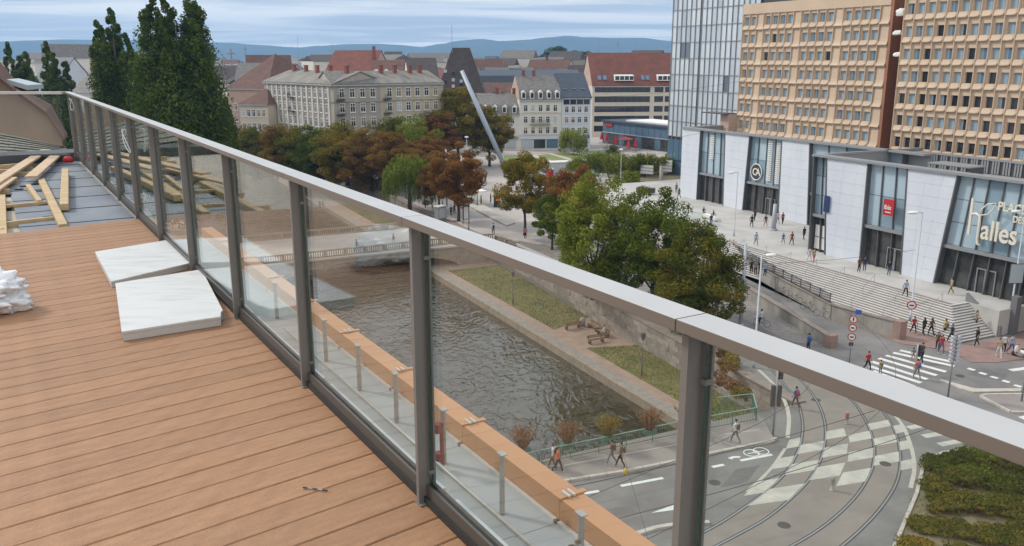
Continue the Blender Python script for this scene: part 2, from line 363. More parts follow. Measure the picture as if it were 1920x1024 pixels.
for k in KP:
    b = RFP(k * PITCHP, 0)
    inst('post', pm, rail, b, RAZ)
    if k < 10:
        inst('glass_pane', gm, rail, b, RAZ); 
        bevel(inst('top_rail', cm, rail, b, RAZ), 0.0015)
        inst('base_channel', chm, rail, b, RAZ); inst('base_flashing', alm, rail, b, RAZ); inst('base_gasket', gask, rail, b, RAZ)
        for hz in (0.12, 0.93): inst('glass_clip', clip, rail, b + Vector((0, 0, hz)), RAZ)
# return of the railing at the far end of the terrace
cr = RFP(10 * PITCHP, 0); end = cr + Vector((-7.0, 0.15, 0)); dd = (end - cr).normalized(); az2 = math.atan2(dd.y, dd.x)
far = thing('end_railing', 'glass railing closing the far end of the terrace before the brown gable', 'railing', cr, az2)
for i in range(5):
    x = i * 1.4 + 0.05
    if i: MB().box(x - 0.007, x + 0.007, 0.03, 0.10, 0, 1.03).build('post', M['light_metal'], far)
    MB().box(x + 0.02, x + 1.36, 0.085, 0.097, 0.06, 1.0).build('glass_pane', M['glass'], far)
MB().box(0.02, 7, -0.04, 0.12, 1.043, 1.083).build('top_rail', M['rail_cap'], far)
MB().box(0.02, 7, 0.05, 0.12, 0, 0.05).build('base_channel', M['rail_base'], far)

# loops of clear tie cable left on two posts
def loop(name, label, c, r, tilt):
    pts = []
    for i in range(27):
        a = i / 26 * 2 * math.pi * 1.12
        pts.append(Vector(c) + RD * (math.cos(a) * r * 0.8) + RN * (-0.03 - 0.02 * math.sin(a * 1.5)) + Vector((0, 0, math.sin(a + tilt) * r)))
    pts.append(pts[-1] + RD * 0.12 + Vector((0, 0, -0.08)))
    return tag(MB().tube(pts, 0.004, 6).build(name, M['clear_cable'], None, True), label, 'cable loop')
loop('cable_loop', 'small loop of clear cable hanging on the farthest railing posts', RFP(9.1 * PITCHP, -0.01, ZD + 0.93), 0.09, 0.4)
loop('cable_loop', 'larger clear cable loop dangling between posts halfway along the railing', RFP(4.85 * PITCHP, -0.01, ZD + 0.82), 0.11, 1.2)

# insulation boards, plastic sheet, pencil
for lab, pts, dz in (('rear white insulation board lying flat against the railing posts', ((178, 472), (326, 448), (356, 493), (208, 528)), 0.05),
                     ('front white insulation board with a broken corner lying on the deck', ((216, 531), (378, 505), (423, 592), (228, 622)), 0.062)):
    poly = [P(*p, ZD + dz) for p in pts]
    if dz > 0.06:
        a, b, c, d = poly; poly = [a, b, b.lerp(c, .9), b.lerp(c, .93) + (d - c) * 0.03, c + (d - c) * 0.05, d]
    root = thing('insulation_board', lab, 'insulation board')
    MB().prism(poly[::-1], ZD + dz - 0.012, ZD + dz).build('facing', M['foam_board'], root)
    cen = sum(poly, Vector()) / len(poly)
    MB().prism([cen + (p - cen) * 0.992 for p in poly][::-1], ZD + 0.002, ZD + dz - 0.013).build('core', M['foam_side'], root)
def crumple(name, m_, loc, size, seed, nu=60, nv=34):
    from mathutils import noise
    mb = MB().ell((0, 0, 0), (1, 1, 1), nu, nv); vs = []
    for v in mb.v:
        p = Vector(v); q = p * 1.6 + Vector((seed, 0, 0))
        f = 1 + 0.30 * noise.noise(q) + 0.16 * abs(noise.noise(q * 2.6)) * 2 + 0.10 * abs(noise.noise(q * 6.0)) * 2 + 0.05 * abs(noise.noise(q * 13.0)) * 2 - 0.16
        p = Vector((p.x * f * size[0], p.y * f * size[1], p.z * f * size[2])); p.z = max(p.z, -size[2] * 0.75)
        vs.append(tuple(p))
    mb.v = vs; o = mb.build(name, m_, None, True); o.location = loc; return o
mpl = mat('plastic_film', (0.80, 0.81, 0.83), 0.3, spec=0.6); tb = mpl.node_tree.nodes['Principled BSDF']; tb.inputs['Transmission Weight'].default_value = 0.0; tb.inputs['Subsurface Weight'].default_value = 0.15
bagc = P(30, 585, ZD)
bg_ = crumple('plastic_sheet', mpl, bagc + Vector((-0.26, -0.04, 0.12)), (0.34, 0.20, 0.16), 3.1, 90, 50); bg_.rotation_euler = (0, 0, R(25))
tag(bg_, 'crumpled white plastic sheet lying on the deck', 'plastic sheet')
a, b = P(568, 914, ZD + 0.006), P(614, 920, ZD + 0.006)
pen = thing('pencil', 'short striped dark pencil lying on the deck boards', 'pencil')
for i in range(5):
    MB().tube([a.lerp(b, i / 5), a.lerp(b, (i + 0.98) / 5)], 0.003, 8).build('band', M['black'] if i % 2 == 0 else M['mid_metal'], pen)

# unfinished end of the terrace ---------------------------------------
mem = struct(bpy.data.objects.new('roof_membrane', None)); COL.objects.link(mem)
ZM = ZD - 0.10
for i in range(11):
    r0 = 4.4 + i * 0.98
    q = [RFP(r0, 0.05), RFP(r0 + 1.03, 0.05), RFP(r0 + 1.03, -1.05), RFP(r0, -1.05)]
    MB().prism(q[::-1], ZM - 0.012 + 0.0035 * (10 - i), ZM + 0.0035 * (10 - i)).build('membrane_sheet', M['membrane'], mem)
for i in range(10):
    r0 = 4.4 + (i + 1) * 0.98; MB().bar(RFP(r0 + .02, .045, ZM + .0035 * (10 - i) + .002), RFP(r0 + .03, -1.05, ZM + .0035 * (10 - i) + .002), .022, .006).build('seam', M['membrane_dark'], mem)
MB().prism([RFP(5.5, -0.98), RFP(14.2, -0.98), RFP(14.2, -8), RFP(5.5, -8)][::-1], ZM - 0.08, ZM - 0.03).build('lower_sheet', M['membrane_dark'], mem)
def timber(name, label, a, b, w, h, z, m_='timber', group=None):
    A, B = P(*a, z), P(*b, z); A.z = B.z = z - h / 2
    o = MB().bar(A, B, w, h).build(name, M[m_]); bevel(o, 0.004)
    return tag(o, label, 'timber', group)
timber('loose_timber', 'short loose timber batten lying on the grey membrane', (122, 316), (120, 382), 0.09, 0.08, ZM + 0.12)
timber('edge_joist', 'slanting edge joist of the unfinished deck beside the grey membrane', (77, 335), (118, 420), 0.085, 0.07, ZD - 0.03)
timber('joist', 'pale joist at the left border running towards the camera', (2, 365), (3, 440), 0.09, 0.07, ZD - 0.03)
for i, (a, b) in enumerate((((10, 384), (86, 377)), ((8, 416), (100, 406)), ((-30, 358), (18, 354)), ((-30, 342), (34, 338)), ((-30, 330), (58, 322)))):
    timber('cross_joist', ('cross joist second from the finished deck, on black pedestals', 'cross joist nearest the finished deck, on black pedestals', 'third cross joist of the unfinished deck', 'fourth cross joist, under the loose planks', 'fifth cross joist, under the loose planks')[i], a, b, 0.05, 0.09, ZD - 0.04, group='deck joists')
for i, (a, b) in enumerate((((-30, 322), (60, 312)), ((-30, 312), (62, 304)), ((-30, 302), (60, 296)))):
    timber('far_joist', ('nearest of three far joists behind the planks', 'middle of three far joists behind the planks', 'farthest joist by the dark roof edge')[i], a, b, 0.06, 0.09, ZD - 0.04, group='deck joists')
timber('loose_plank', 'long brown composite plank lying loose across the joists', (-25, 350), (86, 280), 0.16, 0.03, ZD + 0.03, 'plank')
timber('loose_plank', 'shorter composite plank resting diagonally beside the membrane', (58, 330), (114, 282), 0.16, 0.03, ZD + 0.03, 'plank')
timber('loose_plank', 'third composite plank partly under the long one', (-40, 375), (22, 332), 0.14, 0.03, ZD + 0.0, 'plank')
for i, (a, b, lb) in enumerate((((-35, 400), (8, 397), 'joist stub left of the border joist'), ((20, 300), (72, 292), 'thin batten lying behind the long plank'), ((-30, 290), (95, 284), 'long batten along the dark roof edge'), ((-35, 430), (6, 428), 'joist stub at the left border nearest the deck'), ((52, 345), (74, 375), 'short batten lying beside the edge joist'))):
    timber('batten', lb, a, b, 0.055, 0.06, ZD - 0.035 + .004 * i, group='deck joists')
pedm = MB().tube([(0, 0, 0), (0, 0, 0.012), (0, 0, 0.014), (0, 0, 0.05), (0, 0, 0.052), (0, 0, 0.058)], [0.09, 0.085, 0.045, 0.04, 0.06, 0.06], 14).mesh('pedestal', M['black'])
for i, p in enumerate(((16, 398), (82, 392), (12, 424), (92, 416), (36, 362), (46, 356), (68, 352), (78, 365), (14, 372))):
    tag(inst('deck_pedestal', pedm, None, P(p[0], p[1], ZM - 0.03)), 'black plastic deck pedestal under the joists of the unfinished terrace', 'pedestal', 'deck pedestals')
MB().prism([RFP(13.9, 0.1), RFP(14.6, 0.1), RFP(14.6, -8), RFP(13.9, -8)][::-1], ZM, ZD + 0.05).build('roof_edge', M['dark_metal'], mem)
tag(crumple('red_rag', M['red'], RFP(13.4, -0.12, ZD - 0.02), (0.09, 0.05, 0.06), 8, 20, 12), 'small red rag at the foot of the far corner post', 'rag')

# ledge outside the railing -------------------------------------------
ledge = thing('roof_ledge', 'copper coloured cornice and grey ledge below the railing on the canal side', 'ledge')
ZC = CAM_Z - 3.6; ZF = ZC - 0.22
for i in range(13):
    r0 = -6 + i * 1.75
    q = [RFP(r0, 2.545), RFP(r0 + 1.745, 2.545), RFP(r0 + 1.745, 2.77), RFP(r0, 2.77)]
    MB().prism(q, ZC - 0.5, ZC).build('cornice_box', M['cornice'], ledge)
    MB().prism([RFP(r0 + .02, 2.50), RFP(r0 + 1.72, 2.50), RFP(r0 + 1.72, 2.540), RFP(r0 + .02, 2.540)], ZF, ZF + 0.03).build('trim', M['alu'], ledge)
    j = [RFP(r0 - 0.03, 2.53), RFP(r0 + 0.03, 2.53), RFP(r0 + 0.03, 2.81), RFP(r0 - 0.03, 2.81)]
    MB().prism(j, ZC + 0.002, ZC + 0.016).build('joint_cover', M['cornice'], ledge)
    for q_ in (2.60, 2.655):
        MB().prism([RFP(r0 - 0.055, q_), RFP(r0 + 0.055, q_), RFP(r0 + 0.055, q_ + 0.02), RFP(r0 - 0.055, q_ + 0.02)], ZC + 0.017, ZC + 0.035).build('clamp', M['alu'], ledge)
    for o0, o1, dz in ((0.13, 1.35, 0.02), (1.355, 2.08, 0.01), (2.085, 2.5, 0.0)):
        MB().prism([RFP(r0, o0), RFP(r0 + 1.742, o0), RFP(r0 + 1.742, o1), RFP(r0, o1)], ZF - 0.05, ZF + dz).build('ledge_sheet', M['walk_zinc'], ledge)
guard = thing('edge_guard', 'galvanised stanchions with a tube rail along the ledge below the railing', 'guard rail')
def along(px, py, o, z):   # distance along the railing of the point seen there at height z
    q = P(px, py, z) - RF0; return q.dot(RD)
zt = ZF + 0.56
for px, py in ((1097, 962), (945, 851), (833, 768), (745, 700), (671, 648), (610, 600), (563, 565), (520, 530)):
    r0 = along(px, py, 2.2, zt)
    s_ = MB().bar(RFP(r0, 2.2, ZF + 0.01), RFP(r0, 2.2, zt), 0.045, 0.045); s_.bar(RFP(r0 - 0.045, 2.2, zt + .006), RFP(r0 + 0.045, 2.2, zt + .006), 0.06, 0.01)
    o = s_.build('stanchion', M['galvanised'], guard)
MB().tube([RFP(-4, 2.06, ZF + 0.10), RFP(0.35, 2.06, ZF + 0.10)], 0.02, 10).build('guard_tube', M['galvanised'], guard, True)
MB().tube([RFP(0.4, 2.06, ZF + 0.10), RFP(9, 2.06, ZF + 0.10)], 0.02, 10).build('guard_tube', M['galvanised'], guard, True)
r0 = along(833, 790, 2.12, ZF + 0.5)
cl = MB().tube([RFP(r0, 2.12, ZF + 0.02), RFP(r0, 2.12, ZF + 0.5)], 0.022, 10)
for hz in (0.10, 0.40): cl.box(-0.03, 0.05, -0.05, 0.03, hz, hz + 0.09, 0, Matrix.Translation(RFP(r0, 2.08, ZF)) @ Matrix.Rotation(RAZ, 4, 'Z'))
cl.build('red_clamp', M['clamp_red'], guard)
r0 = along(1110, 1000, 2.12, ZF + 0.45)
MB().tube([RFP(r0, 2.1, ZF + 0.1), RFP(r0, 2.1, ZF + 0.42)], 0.028, 12, cap=False).tube([RFP(r0 + .08, 2.1, ZF + 0.1), RFP(r0 + .08, 2.1, ZF + 0.34)], 0.028, 12, cap=False).build('socket', M['galvanised'], guard, True)

# neighbouring roof on the left --------------------------------------
nb = thing('gable_house', 'brown rendered gable wall with tiled roof beyond the end of the terrace', 'house')
Yg = 21.0
def gp(px, py, y=Yg): return PY(px, py, y)
wall = MB()
pts = [gp(-260, 20), gp(0, 150), gp(27, 171), gp(84, 212), gp(116, 258), gp(124, 330), gp(-260, 330)]
wall.add([p for p in pts] + [p + Vector((-6.5, 2.6, -.3)) for p in pts], [tuple(range(7)), tuple(range(13, 6, -1))] + [(i, (i + 1) % 7, 7 + (i + 1) % 7, 7 + i)[::-1] for i in range(7)])
wall.build('wall', mat('brown_render', (0.30, 0.215, 0.17), 0.9, (0.21, 0.155, 0.125), 0.8, stretch=(1, 1, 0.3), world=True), nb)
fr_ = [gp(-260, 14, Yg - .3), gp(0, 146, Yg - .3), gp(28, 168, Yg - .3)]; bk_r = [gp(-260, -40, Yg + 5), gp(0, 116, Yg + 5), gp(33, 155, Yg + 5)]
rp_ = MB(); th_ = Vector((0, 0, -.10))
for i in range(2): q = [fr_[i], fr_[i + 1], bk_r[i + 1], bk_r[i]]; rp_.add(q + [v + th_ for v in q], [(0, 1, 2, 3), (7, 6, 5, 4), (0, 4, 5, 1), (1, 5, 6, 2), (2, 6, 7, 3), (3, 7, 4, 0)])
rp_.build('roof', M['tile_brown'], nb)
fl = MB(); q = [gp(28, 169, Yg - .15), gp(86, 210, Yg - .15), gp(118, 258, Yg - .15), gp(126, 250, Yg + 1.4), gp(96, 196, Yg + 1.4), gp(34, 162, Yg + 1.4)]
fl.add(q + [v + Vector((0, 0, -.08)) for v in q], [(0, 1, 4, 5), (1, 2, 3, 4), (0, 6, 7, 1), (1, 7, 8, 2), (2, 8, 9, 3)]); fl.build('lower_roof', M['tile_brown'], nb)
sk = MB(); a, b, c, d = gp(14, 158, Yg + .6), gp(52, 169, Yg + .6), gp(82, 166, Yg + 4), gp(36, 155, Yg + 4)
sk.add([a, b, c, d] + [q + Vector((0, 0, .12)) for q in (a, b, c, d)], [(3, 2, 1, 0), (4, 5, 6, 7), (0, 1, 5, 4), (1, 2, 6, 5), (2, 3, 7, 6), (3, 0, 4, 7)])
sk.build('roof_window', M['window_pale'], nb)
# small slate roof between the terrace end and the gable, laid slate by slate
sr = thing('slate_roof', 'weathered grey slate lean-to roof behind the end railing', 'roof')
A = PY(-220, 205, 19.5); B = PY(124, 276, 19.5); C = PY(124, 292, 15.6); D = PY(-220, 286, 15.6)
MB().add([A, B, C, D] + [q + Vector((0, 0, -.15)) for q in (A, B, C, D)], [(3, 2, 1, 0), (4, 5, 6, 7), (0, 1, 5, 4)[::-1], (1, 2, 6, 5)[::-1], (2, 3, 7, 6)[::-1], (3, 0, 4, 7)[::-1]]).build('roof_base', M['mortar'], sr)
nrm = (B - A).cross(D - A).normalized(); nrm = nrm if nrm.z > 0 else -nrm
for i in range(7):
    for j in range(16):
        u0, u1 = (j + (i % 2) * 0.5) / 16, (j + (i % 2) * 0.5 + 0.96) / 16
        if u1 > 1: continue
        v0, v1 = i / 7, (i + 0.97) / 7
        q = [A.lerp(B, u).lerp(D.lerp(C, u), v) for u, v in ((u0, v0), (u1, v0), (u1, v1), (u0, v1))]
        lift = [0.006, 0.006, 0.03, 0.03]; jt = random.uniform(0, .006)
        q = [p + nrm * (l + jt) for p, l in zip(q, lift)]
        MB().add(q + [p - nrm * 0.01 for p in q], [(0, 1, 2, 3), (7, 6, 5, 4), (2, 3, 7, 6), (0, 3, 7, 4), (1, 2, 6, 5)]).build('slate', M['slate_pale'], sr)
# ================================================================ ground, canal, streets
QZ, WZ = -2.6, -3.3                # quay and water levels
WT0, WT1, QT = 13.0, 39.0, 48.0    # water between t 13 and 39, quay up to the wall at t 48
S0, S1, SB = 44.2, 330.0, 108.0
def QTf(s): return 45.2 + .062 * (min(s, SB) - S0)     # the wall draws slightly towards the canal at the near end
QROT = AX - .062
def wp(pts): return [W(s, t) for s, t in pts]
g = MB(); FAR = 14000
g.sheet(wp([(-FAR, -FAR), (-FAR, FAR), (S0, FAR), (S0, -FAR)][::-1]), 0)
g.sheet(wp([(S1, -FAR), (S1, FAR), (FAR, FAR), (FAR, -FAR)][::-1]), 0)
g.sheet(wp([(S0, -FAR), (S0, WT0), (S1, WT0), (S1, -FAR)][::-1]), 0)
g.sheet(wp([(S0, QTf(S0)), (S0, FAR), (S1, FAR), (S1, QTf(S1)), (SB, QTf(SB))][::-1]), 0)
struct(g.build('ground', M['paving']))
wm = bpy.data.materials.new('canal_water'); wm.use_nodes = True; t_ = wm.node_tree; b_ = t_.nodes['Principled BSDF']
b_.inputs['Base Color'].default_value = (0.020, 0.021, 0.010, 1); b_.inputs['Roughness'].default_value = 0.015; b_.inputs['IOR'].default_value = 2.0
ge = t_.nodes.new('ShaderNodeNewGeometry'); mpw = t_.nodes.new('ShaderNodeMapping'); mpw.inputs['Rotation'].default_value = (0, 0, R(20)); mpw.inputs['Scale'].default_value = (1.0, 0.55, 1)
t_.links.new(ge.outputs['Position'], mpw.inputs[0])
n1 = t_.nodes.new('ShaderNodeTexNoise'); n1.inputs['Scale'].default_value = 1.25; n1.inputs['Detail'].default_value = 3; n1.inputs['Distortion'].default_value = 1.1; n1.inputs['Roughness'].default_value = 0.45
n2 = t_.nodes.new('ShaderNodeTexNoise'); n2.inputs['Scale'].default_value = 0.13; n2.inputs['Detail'].default_value = 2
t_.links.new(mpw.outputs[0], n1.inputs['Vector']); t_.links.new(mpw.outputs[0], n2.inputs['Vector'])
mrw = t_.nodes.new('ShaderNodeMapRange'); mrw.inputs[1].default_value = .35; mrw.inputs[2].default_value = .65; mrw.inputs[3].default_value = .3; mrw.inputs[4].default_value = 1.0; t_.links.new(n2.outputs[0], mrw.inputs[0])   # calmer and rougher patches
ad = t_.nodes.new('ShaderNodeMath'); ad.operation = 'MULTIPLY'; t_.links.new(mrw.outputs[0], ad.inputs[0]); t_.links.new(n1.outputs[0], ad.inputs[1])
bw = t_.nodes.new('ShaderNodeBump'); bw.inputs['Strength'].default_value = 1.0; bw.inputs['Distance'].default_value = 0.30
t_.links.new(ad.outputs[0], bw.inputs['Height']); t_.links.new(bw.outputs[0], b_.inputs['Normal'])
struct(MB().sheet(wp([(S0 - 22, WT0), (S0 - 22, WT1 + .3), (S1, WT1 + .3), (S1, WT0)]), WZ).build('water', wm))
# quay: kerb stones, sett border, path and grass
quay = struct(bpy.data.objects.new('quay', None)); COL.objects.link(quay)
MB().prism(wp([(S0 - 20, WT1 + .45), (S0 - 20, 49.5), (S1, 49.5), (S1, WT1 + .45)][::-1]), WZ - .5, QZ).build('path', M['quay_path'], quay)
ks = MB().box(0, 0.5, 0.006, 1.594, -0.9, 0.06).mesh('kerb_stone', M['quay_stone'])
for i in range(75):
    o = inst('kerb_stone', ks, quay, W(S0 - 2 + i * 1.6, WT1 + random.uniform(-.012, .012), QZ + random.uniform(-.012, .012)), AX)
MB().prism(wp([(S0 - 20, WT1 + .53), (S0 - 20, WT1 + 1.35), (160, WT1 + 1.35), (160, WT1 + .53)][::-1]), QZ - .05, QZ + .012).build('sett_border', M['cobble'], quay)
def lawn(name, label, pts):
    o = MB().prism([W(s, t) for s, t in pts][::-1], QZ - .1, QZ + .05).build(name, M['grass']); struct(o)
    # blades standing on it
    pl = [Vector((s, t)) for s, t in pts]
    s_lo, s_hi = min(p[0] for p in pts), max(p[0] for p in pts); t_lo, t_hi = min(p[1] for p in pts), max(p[1] for p in pts)
    N = int((s_hi - s_lo) * (t_hi - t_lo) * 60); ss = rng.uniform(s_lo, s_hi, N); tt = rng.uniform(t_lo, t_hi, N)
    keep = np.ones(N, bool)
    for i in range(len(pts)):
        (sa, ta), (sb, tb) = pts[i], pts[(i + 1) % len(pts)]
        keep &= ((sb - sa) * (tt - ta) - (tb - ta) * (ss - sa)) >= 0
    ss, tt = ss[keep], tt[keep]; n = len(ss)
    hh = rng.uniform(.05, .16, n); an = rng.uniform(0, 6.28, n); w_ = .035
    x = -ss * SA + tt * CA; y = ss * CA + tt * SA
    v = np.zeros((n, 3, 3)); dx_, dy_ = np.cos(an) * w_, np.sin(an) * w_
    v[:, 0] = np.stack([x - dx_, y - dy_, np.full(n, QZ + .04)], 1); v[:, 1] = np.stack([x + dx_, y + dy_, np.full(n, QZ + .04)], 1)
    v[:, 2] = np.stack([x + rng.normal(0, .05, n), y + rng.normal(0, .05, n), QZ + .05 + hh], 1)
    me = bpy.data.meshes.new('grass_blades'); me.from_pydata(v.reshape(-1, 3).tolist(), [], [(3 * i, 3 * i + 1, 3 * i + 2) for i in range(n)])
    at = me.attributes.new('tint', 'FLOAT', 'FACE'); patch = np.sin(ss * .45 + 1.3 * np.sin(tt * .8)) * .25 + .5; at.data.foreach_set('value', np.clip(patch + rng.normal(0, .18, n), 0, 1).astype(np.float32))
    me.materials.append(M['grass_leaf']); stuff(inst(name + '_blades', me), label, 'grass')
M['grass_leaf'] = leafmat('grass_leaf', [(0.06, 0.085, 0.02), (0.13, 0.14, 0.035), (0.25, 0.20, 0.075)], 0.2)
lawn('far_lawn', 'dry green grass between the quay path and the stone wall by the bridge', [(75.2, 41.6), (77.5, QTf(77.5) - .08), (104, QTf(104) - .08), (104, 41.2)][::-1])
lawn('near_lawn', 'green grass strip below the stone wall nearer the flower fence', [(46, 41.6), (46, QTf(46) - .08), (67, QTf(67) - .08), (68.5, 41.6)][::-1])
lawn('distant_lawn', 'grass along the canal beyond the stone bridge', [(126, 42.5), (126, 49), (215, 49), (215, 42.5)][::-1])
# retaining wall of coursed stone blocks with round medallions
rw = thing('canal_wall', 'long coursed stone retaining wall with round medallions behind the quay lawns', 'wall')
MB().prism(wp([(S0, QTf(S0)), (S0, QTf(S0) + .9), (SB, QTf(SB) + .9), (S1, QTf(S1) + .9), (S1, QTf(S1)), (SB, QTf(SB))][::-1]), QZ - .5, -0.02).build('core', M['mortar'], rw)
bmesh_ = [MB().box(0, .12, 0.012, L - .012, 0.012, .50).mesh('stone', M['wall_stone']) for L in (0.9, 1.25, 1.6)]
bmesh_[1].materials[0] = mat('wall_stone_pale', (0.36, 0.31, 0.26), 0.9, (0.23, 0.19, 0.165), 0.7, bump=0.3, bscale=6, world=True)
nst = 0
for row in range(5):
    s = S0 + row % 2 * .5
    while s < 108 and nst < 298:
        i = random.randrange(3); L = (0.9, 1.25, 1.6)[i]
        if row == 0 and s > 80: break
        inst('stone', bmesh_[i], rw, W(s, QTf(s) - .05 - random.uniform(0, .03), QZ + row * .505), QROT); s += L; nst += 1
mb = MB()
for row in range(5):
    s = S0 if row else 80
    if row: s = 100
    while s < 215:
        L = random.choice((0.9, 1.25, 1.6))
        if s > 103: mb.box(-.04, .05, s - S0, s - S0 + L - .03, row * .505 + .012, row * .505 + .5)
        s += L
o = mb.build('distant_stones', M['wall_stone'], rw); o.location = W(S0, QTf(SB), QZ); o.rotation_euler = (0, 0, AX); o['kind'] = 'stuff'
cop = MB().box(-.14, .9, 0.006, 1.994, 0, .14).mesh('coping_stone', M['coping'])
for i in range(60): inst('coping_stone', cop, rw, W(S0 + i * 2, QTf(S0 + i * 2), 0.0), QROT if i < 32 else AX)
med = MB().tube([(-.14, 0, 0), (-.10, 0, 0), (-.06, 0, 0)], [.30, .42, .44], 20).tube([(-.17, 0, 0), (-.13, 0, 0)], [.17, .22], 14).mesh('medallion', [M['wall_stone']])
for i in range(12):
    s = 49.5 + i * 4.1
    inst('medallion', med, rw, W(s, QTf(s), QZ + 1.55), QROT, scale=(1, 1.45 if i == 5 else 1, 1.45 if i == 5 else 1))
# bank on our side of the canal
bk_ = thing('near_bank_wall', 'plain stone bank wall on the terrace side of the canal', 'wall')
MB().prism(wp([(S0 - 20, WT0 - .6), (S0 - 20, WT0 + .02), (S1, WT0 + .02), (S1, WT0 - .6)][::-1]), WZ - .5, -.01).build('wall_face', M['wall_stone'], bk_)
MB().prism(wp([(S1, WT0), (S1, 49.5), (S1 + .5, 49.5), (S1 + .5, WT0)]), WZ - .5, -.01).build('end_face', M['wall_stone'], bk_)

# stone bridge over the canal --------------------------------------------
br = thing('stone_bridge', 'stone arch bridge with balustrades across the canal', 'bridge')
B0, B1, BT0, BT1, AR0, AR1 = 106.6, 121.5, 4.0, 47.0, 18.5, 44.5
def arch_z(t):
    u = (t - (AR0 + AR1) / 2) / ((AR1 - AR0) / 2)
    return WZ + 2.75 * math.sqrt(max(0, 1 - u * u)) if abs(u) < 1 else None
mb = MB(); ts = [BT0, AR0] + [AR0 + (AR1 - AR0) * i / 24 for i in range(1, 24)] + [AR1, BT1 + 1]
for sface in (B0, B1):
    for i in range(len(ts) - 1):
        za, zb = arch_z(ts[i]), arch_z(ts[i + 1])
        za = WZ - .4 if za is None else za; zb = WZ - .4 if zb is None else zb
        if i == 0 or i == len(ts) - 2: za = zb = WZ - .4
        mb.add([W(sface, ts[i], za), W(sface, ts[i + 1], zb), W(sface, ts[i + 1], .2), W(sface, ts[i], .2)], [(0, 1, 2, 3)])
for i in range(1, len(ts) - 2):
    za, zb = arch_z(ts[i]), arch_z(ts[i + 1]); za = WZ - .4 if za is None else za; zb = WZ - .4 if zb is None else zb
    mb.add([W(B0, ts[i], za), W(B1, ts[i], za), W(B1, ts[i + 1], zb), W(B0, ts[i + 1], zb)], [(0, 1, 2, 3)])
mb.build('arch', M['wall_stone'], br)
vm = MB()
for i in range(1, len(ts) - 2):
    za, zb = arch_z(ts[i]), arch_z(ts[i + 1]); za = WZ if za is None else za; zb = WZ if zb is None else zb
    m0, m1 = ts[i] + .03, ts[i + 1] - .03
    vs = [W(B0 - .08, m0, za), W(B0 - .08, m1, zb), W(B0 - .08, m1, zb + .6), W(B0 - .08, m0, za + .6)]
    MB().add(vs + [v + W(.1, 0) for v in vs], [(0, 1, 2, 3), (0, 1, 5, 4), (1, 2, 6, 5), (2, 3, 7, 6), (3, 0, 4, 7)]).build('arch_stone', M['quay_stone'], br)
MB().prism(wp([(B0 - .25, BT0), (B0 - .25, BT1 + 1), (B1 + .25, BT1 + 1), (B1 + .25, BT0)][::-1]), .0, .22).build('roadway', M['paving'], br)
def balustrade(a, b, z0=.22):
    a, b = Vector(a), Vector(b); L = (b - a).length; d = (b - a) / L
    mb = MB(); n = int(L / .30)
    for i in range(n):
        if i % 9 == 8: continue
        c = a + d * (i + .5) * .30
        mb.tube([(c.x, c.y, z0 + .12), (c.x, c.y, z0 + .3), (c.x, c.y, z0 + .45), (c.x, c.y, z0 + .78)], [.06, .085, .06, .07], 6, cap=False)
    o = mb.build('balusters', M['quay_stone'], br, True); o['kind'] = 'stuff'
    MB().bar(a + Vector((0, 0, z0 + .06)), b + Vector((0, 0, z0 + .06)), .34, .12).build('plinth', M['quay_stone'], br)
    MB().bar(a + Vector((0, 0, z0 + .86)), b + Vector((0, 0, z0 + .86)), .36, .15).build('handrail', M['quay_stone'], br)
    for i in range(0, n, 9):
        c = a + d * (i - .5) * .30
        MB().box(-.14, .14, -.15, .15, z0, z0 + .8, 0, Matrix.Translation((c.x, c.y, 0)) @ Matrix.Rotation(math.atan2(d.y, d.x), 4, 'Z')).build('pier', M['quay_stone'], br)
balustrade(W(B0, BT0), W(B0 + 1.4, 44.4)); balustrade(W(B1, BT0), W(B1, 46)); balustrade(W(B0 + 1.5, 44.8), W(107.6, 49.6)); balustrade(W(107.4, 49.9), W(101.8, 50.7), .0)
sl = MB().prism(wp([(98, 41.2), (98, 43.4), (106, 43.4), (106, 41.2)][::-1]), QZ - .2, QZ + .02)

# ---- streets near the canal head
def road(name, pts, m_, z=.004):
    struct(MB().sheet([Vector((p.x, p.y, 0)) for p in pts], z).build(name, M[m_]))
def pp(*q): return [P(*p) for p in q]
near_edge = [W(5, -40), W(5, 140), W(60, 140), W(49.0, 95), W(49, 66.5), W(52.5, 64.8), W(90, 72), W(90, 48.95), W(S0, 46.2), W(S0, 41), W(S0, 12), W(S0, -40)]
road('road', near_edge, 'asphalt')
# pavement strip along the flower fence with kerb
sw = [W(S0, 12), W(S0, 41.2), P(1432, 790), P(1452, 826), P(1270, 866), P(1069, 902), W(41.3, 12)]
def slab(name, pts, m_, h=.12, kerb_from=None):
    o = struct(MB().prism([Vector((p.x, p.y, 0)) for p in pts], -.1, h).build(name, M[m_]))
    return o
slab('fence_pavement', sw, 'sidewalk')
def kerbline(name, pts, w=.22, h=.14, L=1.0):
    root = struct(bpy.data.objects.new(name, None)); COL.objects.link(root)
    for a, b in zip(pts[:-1], pts[1:]):
        a = Vector((a.x, a.y, h / 2 - .0)); b = Vector((b.x, b.y, h / 2)); n = max(1, int((b - a).length / L))
        for i in range(n): MB().bar(a.lerp(b, i / n + .006), a.lerp(b, (i + 1) / n - .006), w, h + .02).build('kerb_stone', M['kerb'], root)
kerbline('pavement_kerb', [W(41.3, 14), P(1069, 902), P(1170, 886), P(1270, 866), P(1380, 842), P(1445, 830), P(1455, 824)])
kerbline('island_kerb', pp((1190, 1005), (1230, 992), (1275, 985), (1330, 982)), .3)
